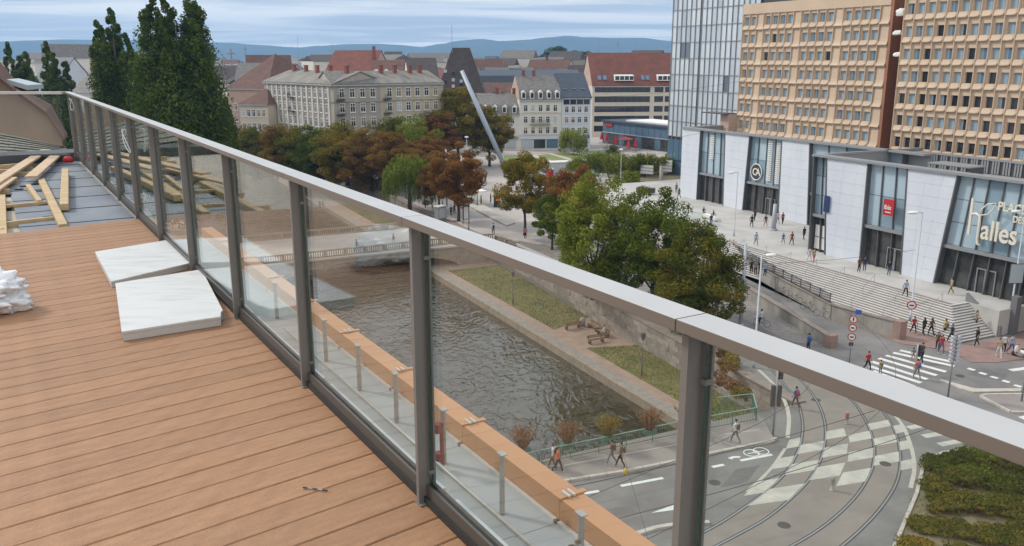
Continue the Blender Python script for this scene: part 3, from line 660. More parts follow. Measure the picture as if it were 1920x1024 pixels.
# tram paving around the tracks
Z = lambda zx, zy: (1400 + zx / 2.978, 680 + zy / 2.978)
R1 = [Z(*q) for q in ((130, 30), (205, 115), (275, 200), (300, 270), (313, 350), (302, 450), (262, 545), (205, 630), (120, 710), (0, 800), (-170, 910), (-420, 1040))]
R2 = [Z(*q) for q in ((250, 50), (330, 130), (392, 215), (425, 290), (440, 370), (435, 460), (405, 560), (340, 665), (230, 775), (110, 870), (0, 935), (-180, 1030))]
R3 = [Z(*q) for q in ((480, 100), (560, 185), (612, 240), (662, 320), (697, 400), (713, 480), (706, 570), (680, 640), (620, 735), (520, 840), (400, 935), (255, 1022), (100, 1100))]
R4 = [Z(*q) for q in ((660, 160), (740, 250), (790, 315), (830, 390), (852, 470), (858, 570), (840, 660), (800, 740), (730, 835), (640, 930), (535, 1022), (420, 1110))]
def smooth(pts, n=6):
    out = []
    for i in range(len(pts) - 1):
        p0, p1, p2, p3 = pts[max(i - 1, 0)], pts[i], pts[i + 1], pts[min(i + 2, len(pts) - 1)]
        for k in range(n):
            u = k / n; out.append(0.5 * ((2 * p1) + (p2 - p0) * u + (2 * p0 - 5 * p1 + 4 * p2 - p3) * u * u + (3 * p1 - p0 - 3 * p2 + p3) * u ** 3))
    return out + [pts[-1]]
def ribbon(name, pts, w, z, m_, h=None):
    mb = MB(); L, Rr = [], []
    for i, p in enumerate(pts):
        d = (pts[min(i + 1, len(pts) - 1)] - pts[max(i - 1, 0)]).normalized(); nn = Vector((-d.y, d.x, 0)) * w / 2
        L.append(p + nn); Rr.append(p - nn)
    n = len(pts); mb.add([(q.x, q.y, z) for q in L + Rr], [(i, n + i, n + i + 1, i + 1) for i in range(n - 1)])
    return mb.build(name, m_)
RW = []
for i, r_ in enumerate((R1, R2, R3, R4)):
    pts = [P(*q) for q in r_]
    d = Vector((-SA, CA, 0)); lead = [pts[0] + (pts[0] - pts[1]).normalized().lerp(d, min(1, k / 5)) * 0 for k in range(0)]
    p = pts[0].copy(); dir0 = (pts[0] - pts[1]).normalized(); pre = []
    for k in range(26):
        dir0 = dir0.lerp(d, .22).normalized(); p = p + dir0 * 2.2; pre.append(p.copy())
    tail = []; p = pts[-1].copy(); dir1 = (pts[-1] - pts[-2]).normalized()
    for k in range(8): p = p + dir1 * 2.5; tail.append(p.copy())
    RW.append(smooth(pre[::-1] + pts + tail, 5))
tp = RW[0][::3] + RW[3][::3][::-1]
struct(MB().sheet([Vector((q.x, q.y, 0)) for q in tp], .006).build('tram_bed', M['tram_paving']))
for i, pts in enumerate(RW):
    struct(ribbon('track_groove', pts, .24, .010, M['groove']))
    rt_ = tag(ribbon('tram_rail', pts, .085, .016, M['rail_steel']), ('leftmost', 'second', 'third', 'rightmost')[i] + ' of the four curved tram rails set in the street', 'rail', 'tram rails')
for pts, w in (([Z(*q) for q in ((65, 40), (140, 110), (205, 200), (235, 300), (228, 420))], .28), ([Z(*q) for q in ((215, 480), (150, 575), (70, 660), (0, 720))], .2), ([Z(*q) for q in ((815, 280), (870, 350), (905, 430), (930, 520), (936, 600), (915, 700))], .25)):
    struct(ribbon('track_border', smooth([P(*q) for q in pts]), w, .012, M['kerb']))
# chequered crossing: painted cells between the rails
def xat(poly, y):
    for (xa, ya), (xb, yb) in zip(poly[:-1], poly[1:]):
        if ya <= y <= yb: return xa + (xb - xa) * (y - ya) / (yb - ya)
    return poly[0][0] if y < poly[0][1] else poly[-1][0]
C0 = [Z(*q) for q in ((245, 400), (215, 480), (150, 575), (70, 660), (-40, 760))]; C3 = [Z(*q) for q in ((545, 360), (572, 440), (560, 550), (530, 620), (480, 720))]; C6 = [Z(*q) for q in ((855, 330), (905, 430), (930, 520), (936, 610))]
cellroot = struct(bpy.data.objects.new('chequered_crossing', None)); COL.objects.link(cellroot)
for (ca, cb, rows) in ((C0, R1, ((418, 482), (520, 597), (645, 745))), (R1, R2, ((437, 512), (542, 628), (675, 800))), (R2, C3, ((365, 430), (452, 532), (558, 658))),
                       (C3, R3, ((382, 447), (477, 555), (588, 692))), (R3, R4, ((320, 377), (402, 468), (497, 577))), (R4, C6, ((345, 397), (433, 490), (538, 602)))):
    for y0, y1 in rows:
        Y0, Y1 = 680 + y0 / 2.978, 680 + y1 / 2.978
        w = xat(cb, (Y0 + Y1) / 2) - xat(ca, (Y0 + Y1) / 2); k = .17 * w
        g0, g1 = 1.6, 1.6
        q = [(xat(ca, Y0 + k) + g0, Y0 + k), (xat(ca, (Y0 + k + Y1) / 2) + g0, (Y0 + k + Y1) / 2), (xat(ca, Y1) + g0, Y1), (xat(cb, Y1 - k) - g1, Y1 - k), (xat(cb, (Y1 - k + Y0) / 2) - g1, (Y1 - k + Y0) / 2), (xat(cb, Y0) - g1, Y0)]
        MB().sheet([P(*v) for v in q][::-1], .011).build('painted_cell', M['paint_worn'], cellroot)
# lane paint
Z6 = lambda zx, zy: (1340 + zx / 2.56, 500 + zy / 2.56); Z2 = lambda zx, zy: (960 + zx / 2.206, 560 + zy / 2.206)
zb = struct(bpy.data.objects.new('zebra_crossing', None)); COL.objects.link(zb)
for a, b in zip(((890, 402), (857, 413), (822, 426), (788, 440), (752, 455), (745, 478), (760, 500), (790, 520)), ((1150, 460), (1150, 478), (1110, 505), (1065, 522), (1020, 541), (990, 558), (955, 575), (930, 590))):
    A, B = P(*Z6(*a)), P(*Z6(*b)); MB().bar(A + Vector((0, 0, .004)), B + Vector((0, 0, .004)), .5, .008).build('stripe', M['paint'], zb)
zb2 = struct(bpy.data.objects.new('second_zebra_crossing', None)); COL.objects.link(zb2)
for a, b in (((930, 775), (1010, 758)), ((1002, 815), (1125, 795)), ((1078, 855), (1218, 830)), ((1155, 890), (1315, 862)), ((1240, 925), (1420, 892)), ((1320, 960), (1500, 925))):
    A, B = P(*Z6(*a)), P(*Z6(*b)); MB().bar(A + Vector((0, 0, .004)), B + Vector((0, 0, .004)), .55, .008).build('stripe', M['paint_worn'], zb2)
mk = struct(bpy.data.objects.new('road_markings', None)); COL.objects.link(mk)
def dash(a, b, w=.22): A, B = P(*a), P(*b); MB().bar(A + Vector((0, 0, .005)), B + Vector((0, 0, .005)), w, .008).build('dash', M['paint'], mk)
for c in ((1232, 493), (1287, 513), (1342, 532), (1398, 551), (1455, 573)): dash(Z6(c[0] - 17, c[1] - 5), Z6(c[0] + 17, c[1] + 5), .4)
dash(Z6(1420, 498), Z6(1520, 484), .5); dash(Z6(1470, 728), Z6(1540, 715), .5)
for a, b in (((450, 775), (625, 742)), ((300, 806), (360, 796)), ((828, 697), (876, 687)), ((945, 670), (1075, 645)), ((130, 840), (190, 828))): dash(Z2(*a), Z2(*b), .26)
for a, b in (((0, 700), (200, 690)), ((215, 690), (480, 640)), ((480, 640), (695, 602)), ((880, 560), (1022, 543))):
    A, B = P(*Z2(*a), .12), P(*Z2(*b), .12); MB().bar(A + Vector((0, 0, .004)), B + Vector((0, 0, .004)), .09, .008).build('line', M['paint_worn'], mk)
MB().sheet([P(*Z2(*q)) for q in ((575, 887), (690, 872), (690, 846))], .008).build('arrow', M['paint'], mk)
MB().sheet([P(*Z2(*q)) for q in ((892, 660), (912, 652), (944, 652), (944, 658), (914, 660), (912, 666))], .008).build('arrow', M['paint'], mk)
for c in ((990, 640), (1030, 632)):
    ctr = P(*Z2(*c)); MB().tube([ctr + Vector((math.cos(a) * .5, math.sin(a) * .5, .006)) for a in [i * .5236 for i in range(13)]], .05, 4).build('bicycle_symbol', M['paint'], mk)
MB().bar(P(*Z2(975, 642)), P(*Z2(1045, 628)), .08, .012).build('bicycle_symbol', M['paint'], mk)
for q in ((30, 850), (60, 820), (85, 855)): A = P(*Z6(0, 830), .126); MB().bar(A, P(*Z6(q[0], q[1]), .126), .07, .008).build('line', M['paint_worn'], mk)
# traffic island and brick pavement on the right
isl = [P(*Z6(*q)) for q in ((1275, 628), (1300, 620), (1500, 618), (1500, 705), (1420, 703))]
slab('traffic_island', isl[::-1], 'sidewalk', .13); kerbline('traffic_island_kerb', isl + [isl[0]], .2, .15)
isl2 = [P(*Z6(*q)) for q in ((1080, 545), (1250, 590), (1470, 590), (1470, 602), (1240, 606), (1180, 590))]
slab('narrow_island', isl2[::-1], 'kerb', .10)
bp_ = [P(*Z6(895, 372)), P(*Z6(1060, 395)), P(*Z6(1160, 425)), P(*Z6(1230, 460)), P(*Z6(1350, 462)), P(*Z6(1540, 440)), W(38, 82), W(47.8, 82), W(47.8, 69), W(91, 69), W(91, 72.5), W(60, 65.5)]
slab('brick_pavement', bp_, 'brick_paving', .06)

for i, (px, py) in enumerate(((1530, 750), (1340, 905), (1660, 870), (1470, 985), (1590, 728), (1800, 705))):
    q = P(px, py); struct(MB().tube([(q.x, q.y, .004), (q.x, q.y, .014)], .36, 20).build('manhole_cover', M['groove']))
defm('asphalt_patch', (0.12, 0.115, 0.11), .95, (0.15, 0.145, 0.14), 1.0, world=True)
for q in (((1110, 960), (1180, 948), (1196, 962), (1122, 975)), ((1380, 880), (1425, 872), (1400, 905), (1350, 915)), ((1830, 690), (1890, 700), (1880, 715), (1815, 703)), ((1590, 690), (1620, 700), (1600, 712), (1568, 700))):
    struct(MB().sheet([P(*v) for v in q], .0055).build('asphalt_patch', M['asphalt_patch']))
# ================================================================ ramp walls, stairs, plaza, mall, towers
FR = AX - math.pi / 2              # facades along the canal: local x runs towards us, y into the building
def qprism(mb, q, t0, t1, mi=0):   # (x, z) quad extruded from y=t0 to y=t1
    vs = [(x, t0, z) for x, z in q] + [(x, t1, z) for x, z in q]
    return mb.add(vs, [(0, 1, 2, 3), (7, 6, 5, 4), (0, 4, 5, 1), (1, 5, 6, 2), (2, 6, 7, 3), (3, 7, 4, 0)], mi)
def wallrun(name, label, pts, h, w, panel=3.0, cap=True, m_='concrete', pillar=True):
    root = thing(name, label, 'wall')
    for a, b in zip(pts[:-1], pts[1:]):
        a = Vector((a.x, a.y, 0)); b = Vector((b.x, b.y, 0)); n = max(1, round((b - a).length / panel)); up = Vector((0, 0, h / 2))
        for i in range(n):
            p, q = a.lerp(b, i / n), a.lerp(b, (i + 1) / n); d = (q - p).normalized() * .01
            MB().bar(p + d + up, q - d + up, w, h).build('wall_panel', M[m_], root)
            if cap: MB().bar(p + Vector((0, 0, h + .06)), q - d + Vector((0, 0, h + .06)), w + .14, .12).build('coping', M['coping'], root)
    if pillar:
        e = pts[-1]; MB().box(-.45, .45, -.4, .4, 0, h + .25, 0, Matrix.Translation((e.x, e.y, 0)) @ Matrix.Rotation(AX, 4, 'Z')).build('end_pillar', M['sandstone'], root)
    return root
Q5 = lambda zx, zy: (1260 + zx / 2.695, 240 + zy / 2.695)
wallrun('ramp_wall', 'low grey wall with rough coping between the cycle path and the ramp', [W(88, 67.5), P(1385, 545), P(1470, 597), P(1556, 651)], .95, .45)
wallrun('ramp_wall', 'taller stained concrete wall ending in a sandstone pillar below the stairs', [W(90, 72.3), P(1362, 487), P(1450, 540), P(1560, 600), P(1685, 635)], 1.5, .45)
# black fence on the left part of the taller wall
fn = thing('ramp_fence', 'black metal fence with parked bicycles along the top of the ramp wall', 'fence')
fa = [P(1362, 487), P(1450, 540), P(1556, 598)]
for a, b in zip(fa[:-1], fa[1:]):
    L = (b - a).length; n = int(L / .14); d = (b - a) / L
    mb = MB()
    for i in range(n):
        q = a + d * i * .14; mb.bar((q.x, q.y, 1.62), (q.x, q.y, 2.5), .025, .025)
    o = mb.build('bars', M['black'], fn); o['kind'] = 'stuff'
    for z in (1.68, 2.5): MB().bar(Vector((a.x, a.y, z)), Vector((b.x, b.y, z)), .05, .05).build('fence_rail', M['black'], fn)
    for i in range(0, n, 14): q = a + d * i * .14; MB().bar((q.x, q.y, 1.6), (q.x, q.y, 2.6), .06, .06).build('post', M['black'], fn)
struct(MB().sheet([W(90, 48.9), W(90, 66.5), P(1385, 543), P(1470, 595), P(1550, 650), P(1480, 640), P(1400, 600), W(66, 56), W(75, 50)][::-1], .008).build('cycle_path', M['cobble']))

# plaza and stairs
PZ = 2.5; NS = 14; SH = PZ / NS; SD = .235
plz = MB().prism(wp([(51.7, 71.45), (51.7, 73.6), (48.2, 73.6), (48.2, 130), (134, 130), (134, 71.45)]), -.2, PZ); struct(plz.build('plaza', M['plaza_stone']))
stairs = struct(bpy.data.objects.new('stairs', None)); COL.objects.link(stairs)
for i in range(NS):
    t0 = 68.15 + SD * i; s0 = 48.35 + SD * i
    pl = wp([(s0, t0), (s0, 73.55 + .0005 * i), (51.65 - .0005 * i, 73.55 + .0005 * i), (51.65 - .0005 * i, 71.44 - .0005 * i), (92 - .01 * i, 71.44 - .0005 * i), (92 - .01 * i, t0)])
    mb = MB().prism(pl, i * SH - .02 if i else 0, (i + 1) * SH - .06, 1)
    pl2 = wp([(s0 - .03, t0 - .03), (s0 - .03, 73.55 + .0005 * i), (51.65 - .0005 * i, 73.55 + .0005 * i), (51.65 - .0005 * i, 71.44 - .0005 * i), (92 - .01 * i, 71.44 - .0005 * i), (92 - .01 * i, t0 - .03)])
    mb.prism(pl2, (i + 1) * SH - .06, (i + 1) * SH); mb.build('step', [M['step_stone'], M['riser_shade']], stairs)
MB().prism(wp([(51.6, 71.3), (51.6, 71.75), (92, 71.75), (92, 71.3)]), PZ + .001, PZ + .03).build('top_edging', M['coping'], stairs)
rb = thing('stair_ramp_wall', 'dark sloping parapet beside the near end of the plaza stairs', 'wall')
mb = MB(); a_, b_2 = W(48.0, 73.7), W(51.8, 73.7); n_ = W(0, 1) * .35
qv = [Vector((a_.x, a_.y, 0)), Vector((a_.x, a_.y, .9)), Vector((b_2.x, b_2.y, 3.3)), Vector((b_2.x, b_2.y, 0))]
mb.add(qv + [v + n_ for v in qv], [(0, 1, 2, 3), (7, 6, 5, 4), (0, 4, 5, 1), (1, 5, 6, 2), (2, 6, 7, 3), (3, 7, 4, 0)]).build('parapet', mat('grey_render', (0.20, 0.20, 0.21), .8), rb)
MB().prism(wp([(47.7, 75.2), (47.7, 75.9), (48.3, 75.9), (48.3, 75.2)]), 0, 3.7).build('end_pier', mat('grey_pier', (0.15, 0.15, 0.155), .7), rb)
gb = thing('glass_balustrade', 'clear glass balustrade on the plaza edge beside the dark pier', 'balustrade')
for i in range(4): MB().prism(wp([(48.25, 76.2 + i * 1.5), (48.25, 77.6 + i * 1.5), (48.28, 77.6 + i * 1.5), (48.28, 76.2 + i * 1.5)]), PZ + .05, PZ + 1.05).build('glass_pane', M['glass'], gb)
gb2 = thing('glass_balustrade', 'clear glass balustrade around the sunken entrance left on the plaza', 'balustrade')
for i in range(7): MB().prism(wp([(92 + i * 1.6, 77.0), (92 + i * 1.6, 77.03), (93.5 + i * 1.6, 77.03), (93.5 + i * 1.6, 77.0)]), PZ + .02, PZ + 1.1).build('glass_pane', M['glass'], gb2)
MB().bar(W(91.9, 77.02, PZ + 1.12), W(103.2, 77.02, PZ + 1.12), .05, .04).build('top_rail', M['light_metal'], gb2)
# stair handrails
for i, s in enumerate((52.5, 56.5, 60.5, 64.5, 68.5, 72.5, 76.5, 80.5, 84.5)):
    hr = thing('stair_handrail', ('grey handrail on the plaza stairs, number %s from the near corner' % ('one two three four five six seven eight nine'.split()[i])), 'handrail', W(s, 0), AX, 'stair handrails')
    hr['label'] = ('first', 'second', 'third', 'fourth', 'fifth', 'sixth', 'seventh', 'eighth', 'ninth')[i] + ' handrail from the near corner of the plaza stairs'
    MB().tube([(68.3, 0, .2), (68.3, 0, 1.1), (71.3, 0, 3.4), (71.3, 0, 2.5)], .025, 6).build('tube', M['mid_metal'], hr)
    MB().tube([(69.8, 0, 1.2), (69.8, 0, 2.25)], .02, 6).build('post', M['mid_metal'], hr)

# ---- the mall
def mall(name, label, sL, T, s_end, bays, depth=34, top=14.1, z0=PZ):
    root = thing(name, label, 'mall', W(sL, T), FR)
    L = sL - s_end
    MB().box(0.06, L, .9, depth, z0 - 2.4, top - 2.1).build('core', M['mall_frame'], root)
    MB().box(-.05, L, -.35, .95, top - .23, top + .02).box(0.06, L, .90, 1.1, top - 2.2, top - .231).build('roof_edge', M['mid_metal'], root)
    MB().box(-.05, .5, .96, depth, top - .23, top + .02).box(.06, .4, 1.11, depth, top - 2.2, top - .231).build('side_parapet', M['mid_metal'], root)
    MB().box(.5, L - .1, 1.11, depth - .1, top - 2.09, top - 2.0).build('roof', M['roof_gravel'], root)
    for kind, xt0, xt1, xb0, xb1, opt in bays:
        if kind == 'panel':
            nc, nr = opt.get('cols', 3), 9
            qprism(MB(), [(xb0, z0), (xb1, z0), (xt1, top - .24), (xt0, top - .24)], -.02, .89).build('backing', M['panel_joint'], root)
            for c in range(nc):
                u0, u1 = c / nc, (c + 1) / nc; sk_ = opt.get('skew', .0) * (0.25 if c else 0)
                for r_ in range(nr):
                    v0, v1 = r_ / nr, (r_ + 1) / nr
                    def pt(u, v):
                        us = u + (opt.get('skew', 0) * (v - .5) if 0 < u < 1 else 0)
                        return (xb0 + (xb1 - xb0) * us) * (1 - v) + (xt0 + (xt1 - xt0) * us) * v, z0 + (top - .24 - z0) * v
                    q = [pt(u0, v0), pt(u1, v0), pt(u1, v1), pt(u0, v1)]
                    g_ = .007
                    q = [(q[0][0] + g_, q[0][1] + g_), (q[1][0] - g_, q[1][1] + g_), (q[2][0] - g_, q[2][1] - g_), (q[3][0] + g_, q[3][1] - g_)]
                    qprism(MB(), q, -.09 - .004 * random.random(), -.025).build('cladding_panel', M['white_panel'], root)
        else:
            zs = opt.get('split', 6.7); n = opt.get('cols', 3); rows = opt.get('rows', 2)
            X = lambda u, z: (xb0 + (xb1 - xb0) * u) * (1 - (z - z0) / (top - z0)) + (xt0 + (xt1 - xt0) * u) * (z - z0) / (top - z0)
            for j in range(n):
                u0, u1 = j / n, (j + 1) / n
                for r_ in range(rows):
                    za = zs + .35 + (top - .3 - zs - .35) * r_ / rows; zb_ = zs + .35 + (top - .3 - zs - .35) * (r_ + 1) / rows
                    qprism(MB(), [(X(u0, za) + .06, za + .03), (X(u1, za) - .06, za + .03), (X(u1, zb_) - .06, zb_ - .03), (X(u0, zb_) + .06, zb_ - .03)], .45, .50).build('upper_pane', random.choice((M['mall_glass'], M['mall_glass'], M['mall_glass2'])), root)
                qprism(MB(), [(X(u0, z0) + .06, z0 + .05), (X(u1, z0) - .06, z0 + .05), (X(u1, zs) - .06, zs), (X(u0, zs) + .06, zs)], .60, .65).build('shop_pane', M['shop_glass'], root)
                if j: 
                    q = [(X(u0, z0) - .06, z0), (X(u0, z0) + .06, z0), (X(u0, top) + .06, top - .26), (X(u0, top) - .06, top - .26)]
                    qprism(MB(), q, .30, .58).build('mullion', M['mall_frame'], root)
            qprism(MB(), [(X(0, zs), zs), (X(1, zs), zs), (X(1, zs), zs + .35), (X(0, zs), zs + .35)], .05, .59).build('transom', M['mid_metal'], root)
            for u, w0, w1 in ((0, -.02, .14), (1, -.14, .02)):
                qprism(MB(), [(X(u, z0) + w0, z0), (X(u, z0) + w1, z0), (X(u, top) + w1, top - .26), (X(u, top) + w0, top - .26)], -.15, .88).build('jamb', M['mall_frame'], root)
            if opt.get('door'):
                u0 = opt['door']; x0 = X(u0, z0)
                for dx_ in (0, 1.05):
                    d_ = MB().box(x0 + dx_, x0 + dx_ + .1, .46, .57, z0 + .02, z0 + 2.5).box(x0 + dx_ + .9, x0 + dx_ + 1.0, .46, .57, z0 + .02, z0 + 2.5).box(x0 + dx_ + .101, x0 + dx_ + .899, .46, .57, z0 + 2.4, z0 + 2.5).build('door', M['mid_metal'], root)
    return root
def glassy(name, col, rough, coat=1.0, spec=.5): return mat(name, col, rough, spec=spec)
M['mall_glass'] = mat('mall_glass', (0.38, 0.50, 0.58), 0.12, (0.44, 0.55, 0.62), .3, spec=.8); M['mall_glass2'] = mat('mall_glass_dark', (0.26, 0.36, 0.43), 0.10, spec=.8); M['shop_glass'] = mat('shop_glass', (0.03, 0.034, 0.036), 0.06, (0.075, 0.075, 0.07), .6, spec=.6)
m1 = mall('shopping_mall', 'white clad mall wing set back behind the plaza, far half', 117.2, 89, 70, [
    ('panel', 0, 4.7, 0.1, 4.6, {'cols': 3, 'skew': .1}), ('glass', 4.7, 10.9, 4.6, 11.4, {'cols': 4}), ('panel', 10.9, 16.4, 11.4, 15.9, {'cols': 3, 'skew': -.1}),
    ('glass', 16.4, 23.3, 15.9, 23.7, {'cols': 4, 'door': .55}), ('panel', 23.3, 28.6, 23.7, 29.4, {'cols': 3, 'skew': .12}), ('glass', 28.6, 44, 29.4, 44, {'cols': 5})])
m2 = mall('shopping_mall', 'white clad mall wing projecting over the plaza, nearer half with large sign', 75.8, 77, 30, [
    ('glass', 0, 2.1, 0.4, 3.1, {'cols': 2, 'rows': 3}), ('panel', 2.1, 8.0, 3.2, 8.2, {'cols': 3, 'skew': .25}), ('glass', 8.0, 13.3, 8.2, 13.9, {'cols': 3, 'door': .55}),
    ('panel', 13.3, 19.1, 13.9, 17.9, {'cols': 3, 'skew': .15}), ('glass', 19.1, 32, 17.9, 32, {'cols': 8, 'rows': 3, 'split': 6.4, 'door': .3}), ('panel', 32, 38, 32, 38, {}), ('glass', 38, 45, 38, 45, {})])
MB().box(-.5, 0.2, 1.0, 30, 0, 14.0).build('end_wall', M['shop_glass'], m2)
for root, x0, zlo, zhi in ((m1, 7.0, 9.5, 13.6), (m1, 20.2, 7.6, 13.6), (m1, 22.0, 7.4, 13.6)):
    for i in range(int((zhi - zlo) / .3)): MB().box(x0, x0 + .95, .2, .29, zlo + i * .3, zlo + i * .3 + .17).build('louvre_slat', M['white_paint'], root)
def text_mesh(body, size, extrude, mat_, bold=0.0, shear=0.0):
    cu = bpy.data.curves.new('lettering', 'FONT'); cu.body = body; cu.size = size; cu.extrude = extrude; cu.offset = bold; cu.shear = shear; cu.resolution_u = 4
    o = bpy.data.objects.new('lettering_tmp', cu); COL.objects.link(o)
    dg = bpy.context.evaluated_depsgraph_get(); me = bpy.data.meshes.new_from_object(o.evaluated_get(dg))
    bpy.data.objects.remove(o); me.materials.clear(); me.materials.append(mat_); return me
def letters(name, body, size, root, x, y, z, mat_, ext=.08, bold=0.0, sx=1.0):
    return inst(name, text_mesh(body, size, ext, mat_, bold), root, (x, y, z), rot=(R(90), 0, 0), scale=(sx, 1, 1))
M['sign_cream'] = mat('sign_cream', (0.72, 0.68, 0.58), .6)
sg = thing('mall_sign', 'large cream lettering reading PLACE DES Halles on the mall glazing', 'sign', W(75.8, 77), FR)
x_ = 75.8 - 54.55
letters('lettering', 'alles', 2.7, sg, x_ + 1.35, -.35, 8.15, M['sign_cream'], .10, .03, .80)
MB().box(x_ + .0, x_ + .24, -.5, -.3, 8.3, 11.9).build('letter_stem', M['sign_cream'], sg)
MB().tube([(x_ + .1, -.4, 10.3), (x_ + .6, -.4, 10.45), (x_ + 1.05, -.4, 10.3), (x_ + 1.1, -.4, 9.4), (x_ + 1.08, -.4, 8.0), (x_ + 1.15, -.4, 7.55), (x_ + 1.45, -.4, 7.45)], .13, 8).build('letter_stem', M['sign_cream'], sg, True)
MB().tube([(x_ + 1.0, -.4, 10.35), (x_ + 1.15, -.4, 11.0), (x_ + 1.7, -.4, 11.55), (x_ + 2.5, -.4, 11.75), (x_ + 2.3, -.4, 11.1), (x_ + 1.8, -.4, 10.55), (x_ + 1.0, -.4, 10.35)], .07, 6).build('leaf', M['sign_cream'], sg, True)
letters('lettering', 'PLACE', 1.15, sg, x_ + 2.75, -.35, 11.15, M['sign_cream'], .08, .02, .85)
letters('lettering', 'DES', .85, sg, x_ + 4.35, -.35, 10.25, M['sign_cream'], .08, .015, .85)
ib = thing('hotel_sign', 'small red square sign on the mall glazing', 'sign', W(64.9, 77, 8.6), FR)
MB().box(0, 1.35, -.35, -.25, 0, 1.75).build('plate', M['red'], ib); letters('lettering', 'ibis', .72, ib, .12, -.37, .65, M['white_paint'], .015, .01)
MB().box(.3, 1.05, -.37, -.355, .3, .4).build('line', M['white_paint'], ib)
cs = thing('shop_logo', 'round dark logo with white ring and white letters on the far mall glazing', 'sign', W(99.2, 89, 8.6), FR)
MB().tube([(0, .30, 0), (0, .38, 0)], 1.25, 28).build('disc', M['dark_metal'], cs)
MB().tube([(math.cos(a) * 1.2, .28, math.sin(a) * 1.2) for a in [i * 2 * math.pi / 28 for i in range(29)]], .09, 6).build('ring', M['white_paint'], cs)
letters('lettering', 'C', 1.5, cs, -.85, .28, -.5, M['white_paint'], .015, .02); letters('lettering', 'A', 1.5, cs, -.1, .27, -.5, M['white_paint'], .015, .02)
bs_ = thing('blue_sign', 'small dark blue sign hanging on the mall corner glazing', 'sign', W(73.4, 77, 7.6), FR)
MB().box(0, .8, -.3, -.2, 0, 1.9).build('plate', mat('navy', (0.02, 0.04, 0.12), .5), bs_)
ps = thing('window_posters', 'white poster sheets stuck on the mall corner shop window', 'poster', W(75.2, 77, 2.7), FR)
for i in range(2): 
    for j in range(2): MB().box(.1 + i * 1.05, 1.05 + i * 1.05, .50, .52, j * 1.5 + .1, j * 1.5 + 1.5).build('sheet', M['white_paint'], ps)
# low louvred plant screens on the roof below the right tower
for i, (s, t, L) in enumerate(((78, 93.2, 24), (66, 84.5, 5))):
    sc = thing('roof_screen', ('long slatted grey screen on the mall roof below the right tower', 'short slatted grey box on the mall roof edge')[i], 'screen', W(s, t, 12.14), FR)
    MB().box(0, L, .05, 2.5 if i else 1, 0, 1.5).build('back_panel', M['dark_metal'], sc); MB().box(-.1, L + .1, -.1, 2.6 if i else 1.1, 1.501, 1.65).build('cap', M['mid_metal'], sc)
    slm = MB().box(0, .22, -.06, .045, .02, 1.48).mesh('slat', M['mid_metal'])
    for k in range(int(L / .34)):
        if k % 4 != 3: inst('slat', slm, sc, (k * .34, 0, 0))

# ---- beige towers: one precast cell per bay, deep window and scooped apron
def cell_mesh(w, h, blank=False):
    mb = MB(); r_ = .13
    mb.add([(0, 0, 0), (w, 0, 0), (w, 0, h), (0, 0, h)], []) 
    if blank:
        prof = [(h, -.03), (h - .3, -.06), (1.2, -.10), (.8, -.16), (.55, -.25), (.36, -.36), (.28, -.34), (.26, -.02), (0, -.02)]
        x0, x1 = r_, w - .02
        vs = [(x, y, z) for x in (x0, x1) for z, y in prof]; n = len(prof)
        mb.add(vs, [(i, i + 1, n + i + 1, n + i) for i in range(n - 1)])
        mb.add([(x0, .05, z) for z, y in prof] + [(x0, y, z) for z, y in prof], [(i, i + 1, n + i + 1, n + i) for i in range(n - 1)])
        mb.add([(x1, .05, z) for z, y in prof] + [(x1, y, z) for z, y in prof], [(i, i + 1, n + i + 1, n + i) for i in range(n - 1)])
    else:
        wx0, wx1, wz0, wz1, d = r_ + .22, w - .22, 1.02, 2.32, .30
        q = [(0, 0), (w, 0), (w, h), (0, h)]; ql = [(wx0, wz0), (wx1, wz0), (wx1, wz1), (wx0, wz1)]
        vs = [(x, -.02, z) for x, z in q] + [(x, -.02, z) for x, z in ql] + [(x + (.04 if x == wx0 else -.04), d, z) for x, z in ql]
        mb.add(vs, [(0, 1, 5, 4), (1, 2, 6, 5), (2, 3, 7, 6), (3, 0, 4, 7), (4, 5, 9, 8), (5, 6, 10, 9), (6, 7, 11, 10), (7, 4, 8, 11)])
        # apron: projecting lip at the sill, scooped and rounded below
        x0, x1 = r_ + .04, w - .05; prof = [(.98, -.02), (.97, -.20), (.80, -.23), (.62, -.27), (.46, -.33), (.34, -.34), (.27, -.28), (.25, -.02)]
        n = len(prof); cols = [x0, x0 + .12, (x0 + x1) / 2, x1 - .22, x1]
        vs = []
        for ci, x in enumerate(cols):
            k = (1, 1, 1, .95, .45)[ci]; dz = (0, 0, 0, .06, .30)[ci]
            vs += [(x, y * k, z + (dz if 0 < i_ and z < .7 else 0)) for i_, (z, y) in enumerate(prof)]
        mb.add(vs, [(c * n + i, c * n + i + 1, (c + 1) * n + i + 1, (c + 1) * n + i) for c in range(4) for i in range(n - 1)])
        for c in (0, 4): mb.add([(cols[c], -.02, z) for z, y in prof] + [vs[c * n + i] for i in range(n)], [(i, i + 1, n + i + 1, n + i) for i in range(n - 1)])
    # rib between the bays, tapering with the storey
    mb.add([(-.02, -.02, 0), (r_ - .02, -.02, 0), (r_ - .02, -.02, h), (-.02, -.02, h), (0, -.30, 0), (r_ - .05, -.30, 0), (r_ - .05, -.30, h), (0, -.30, h)], [(4, 5, 6, 7), (0, 4, 7, 3), (1, 2, 6, 5)])
    return mb.mesh('facade_cell', M['beige'])
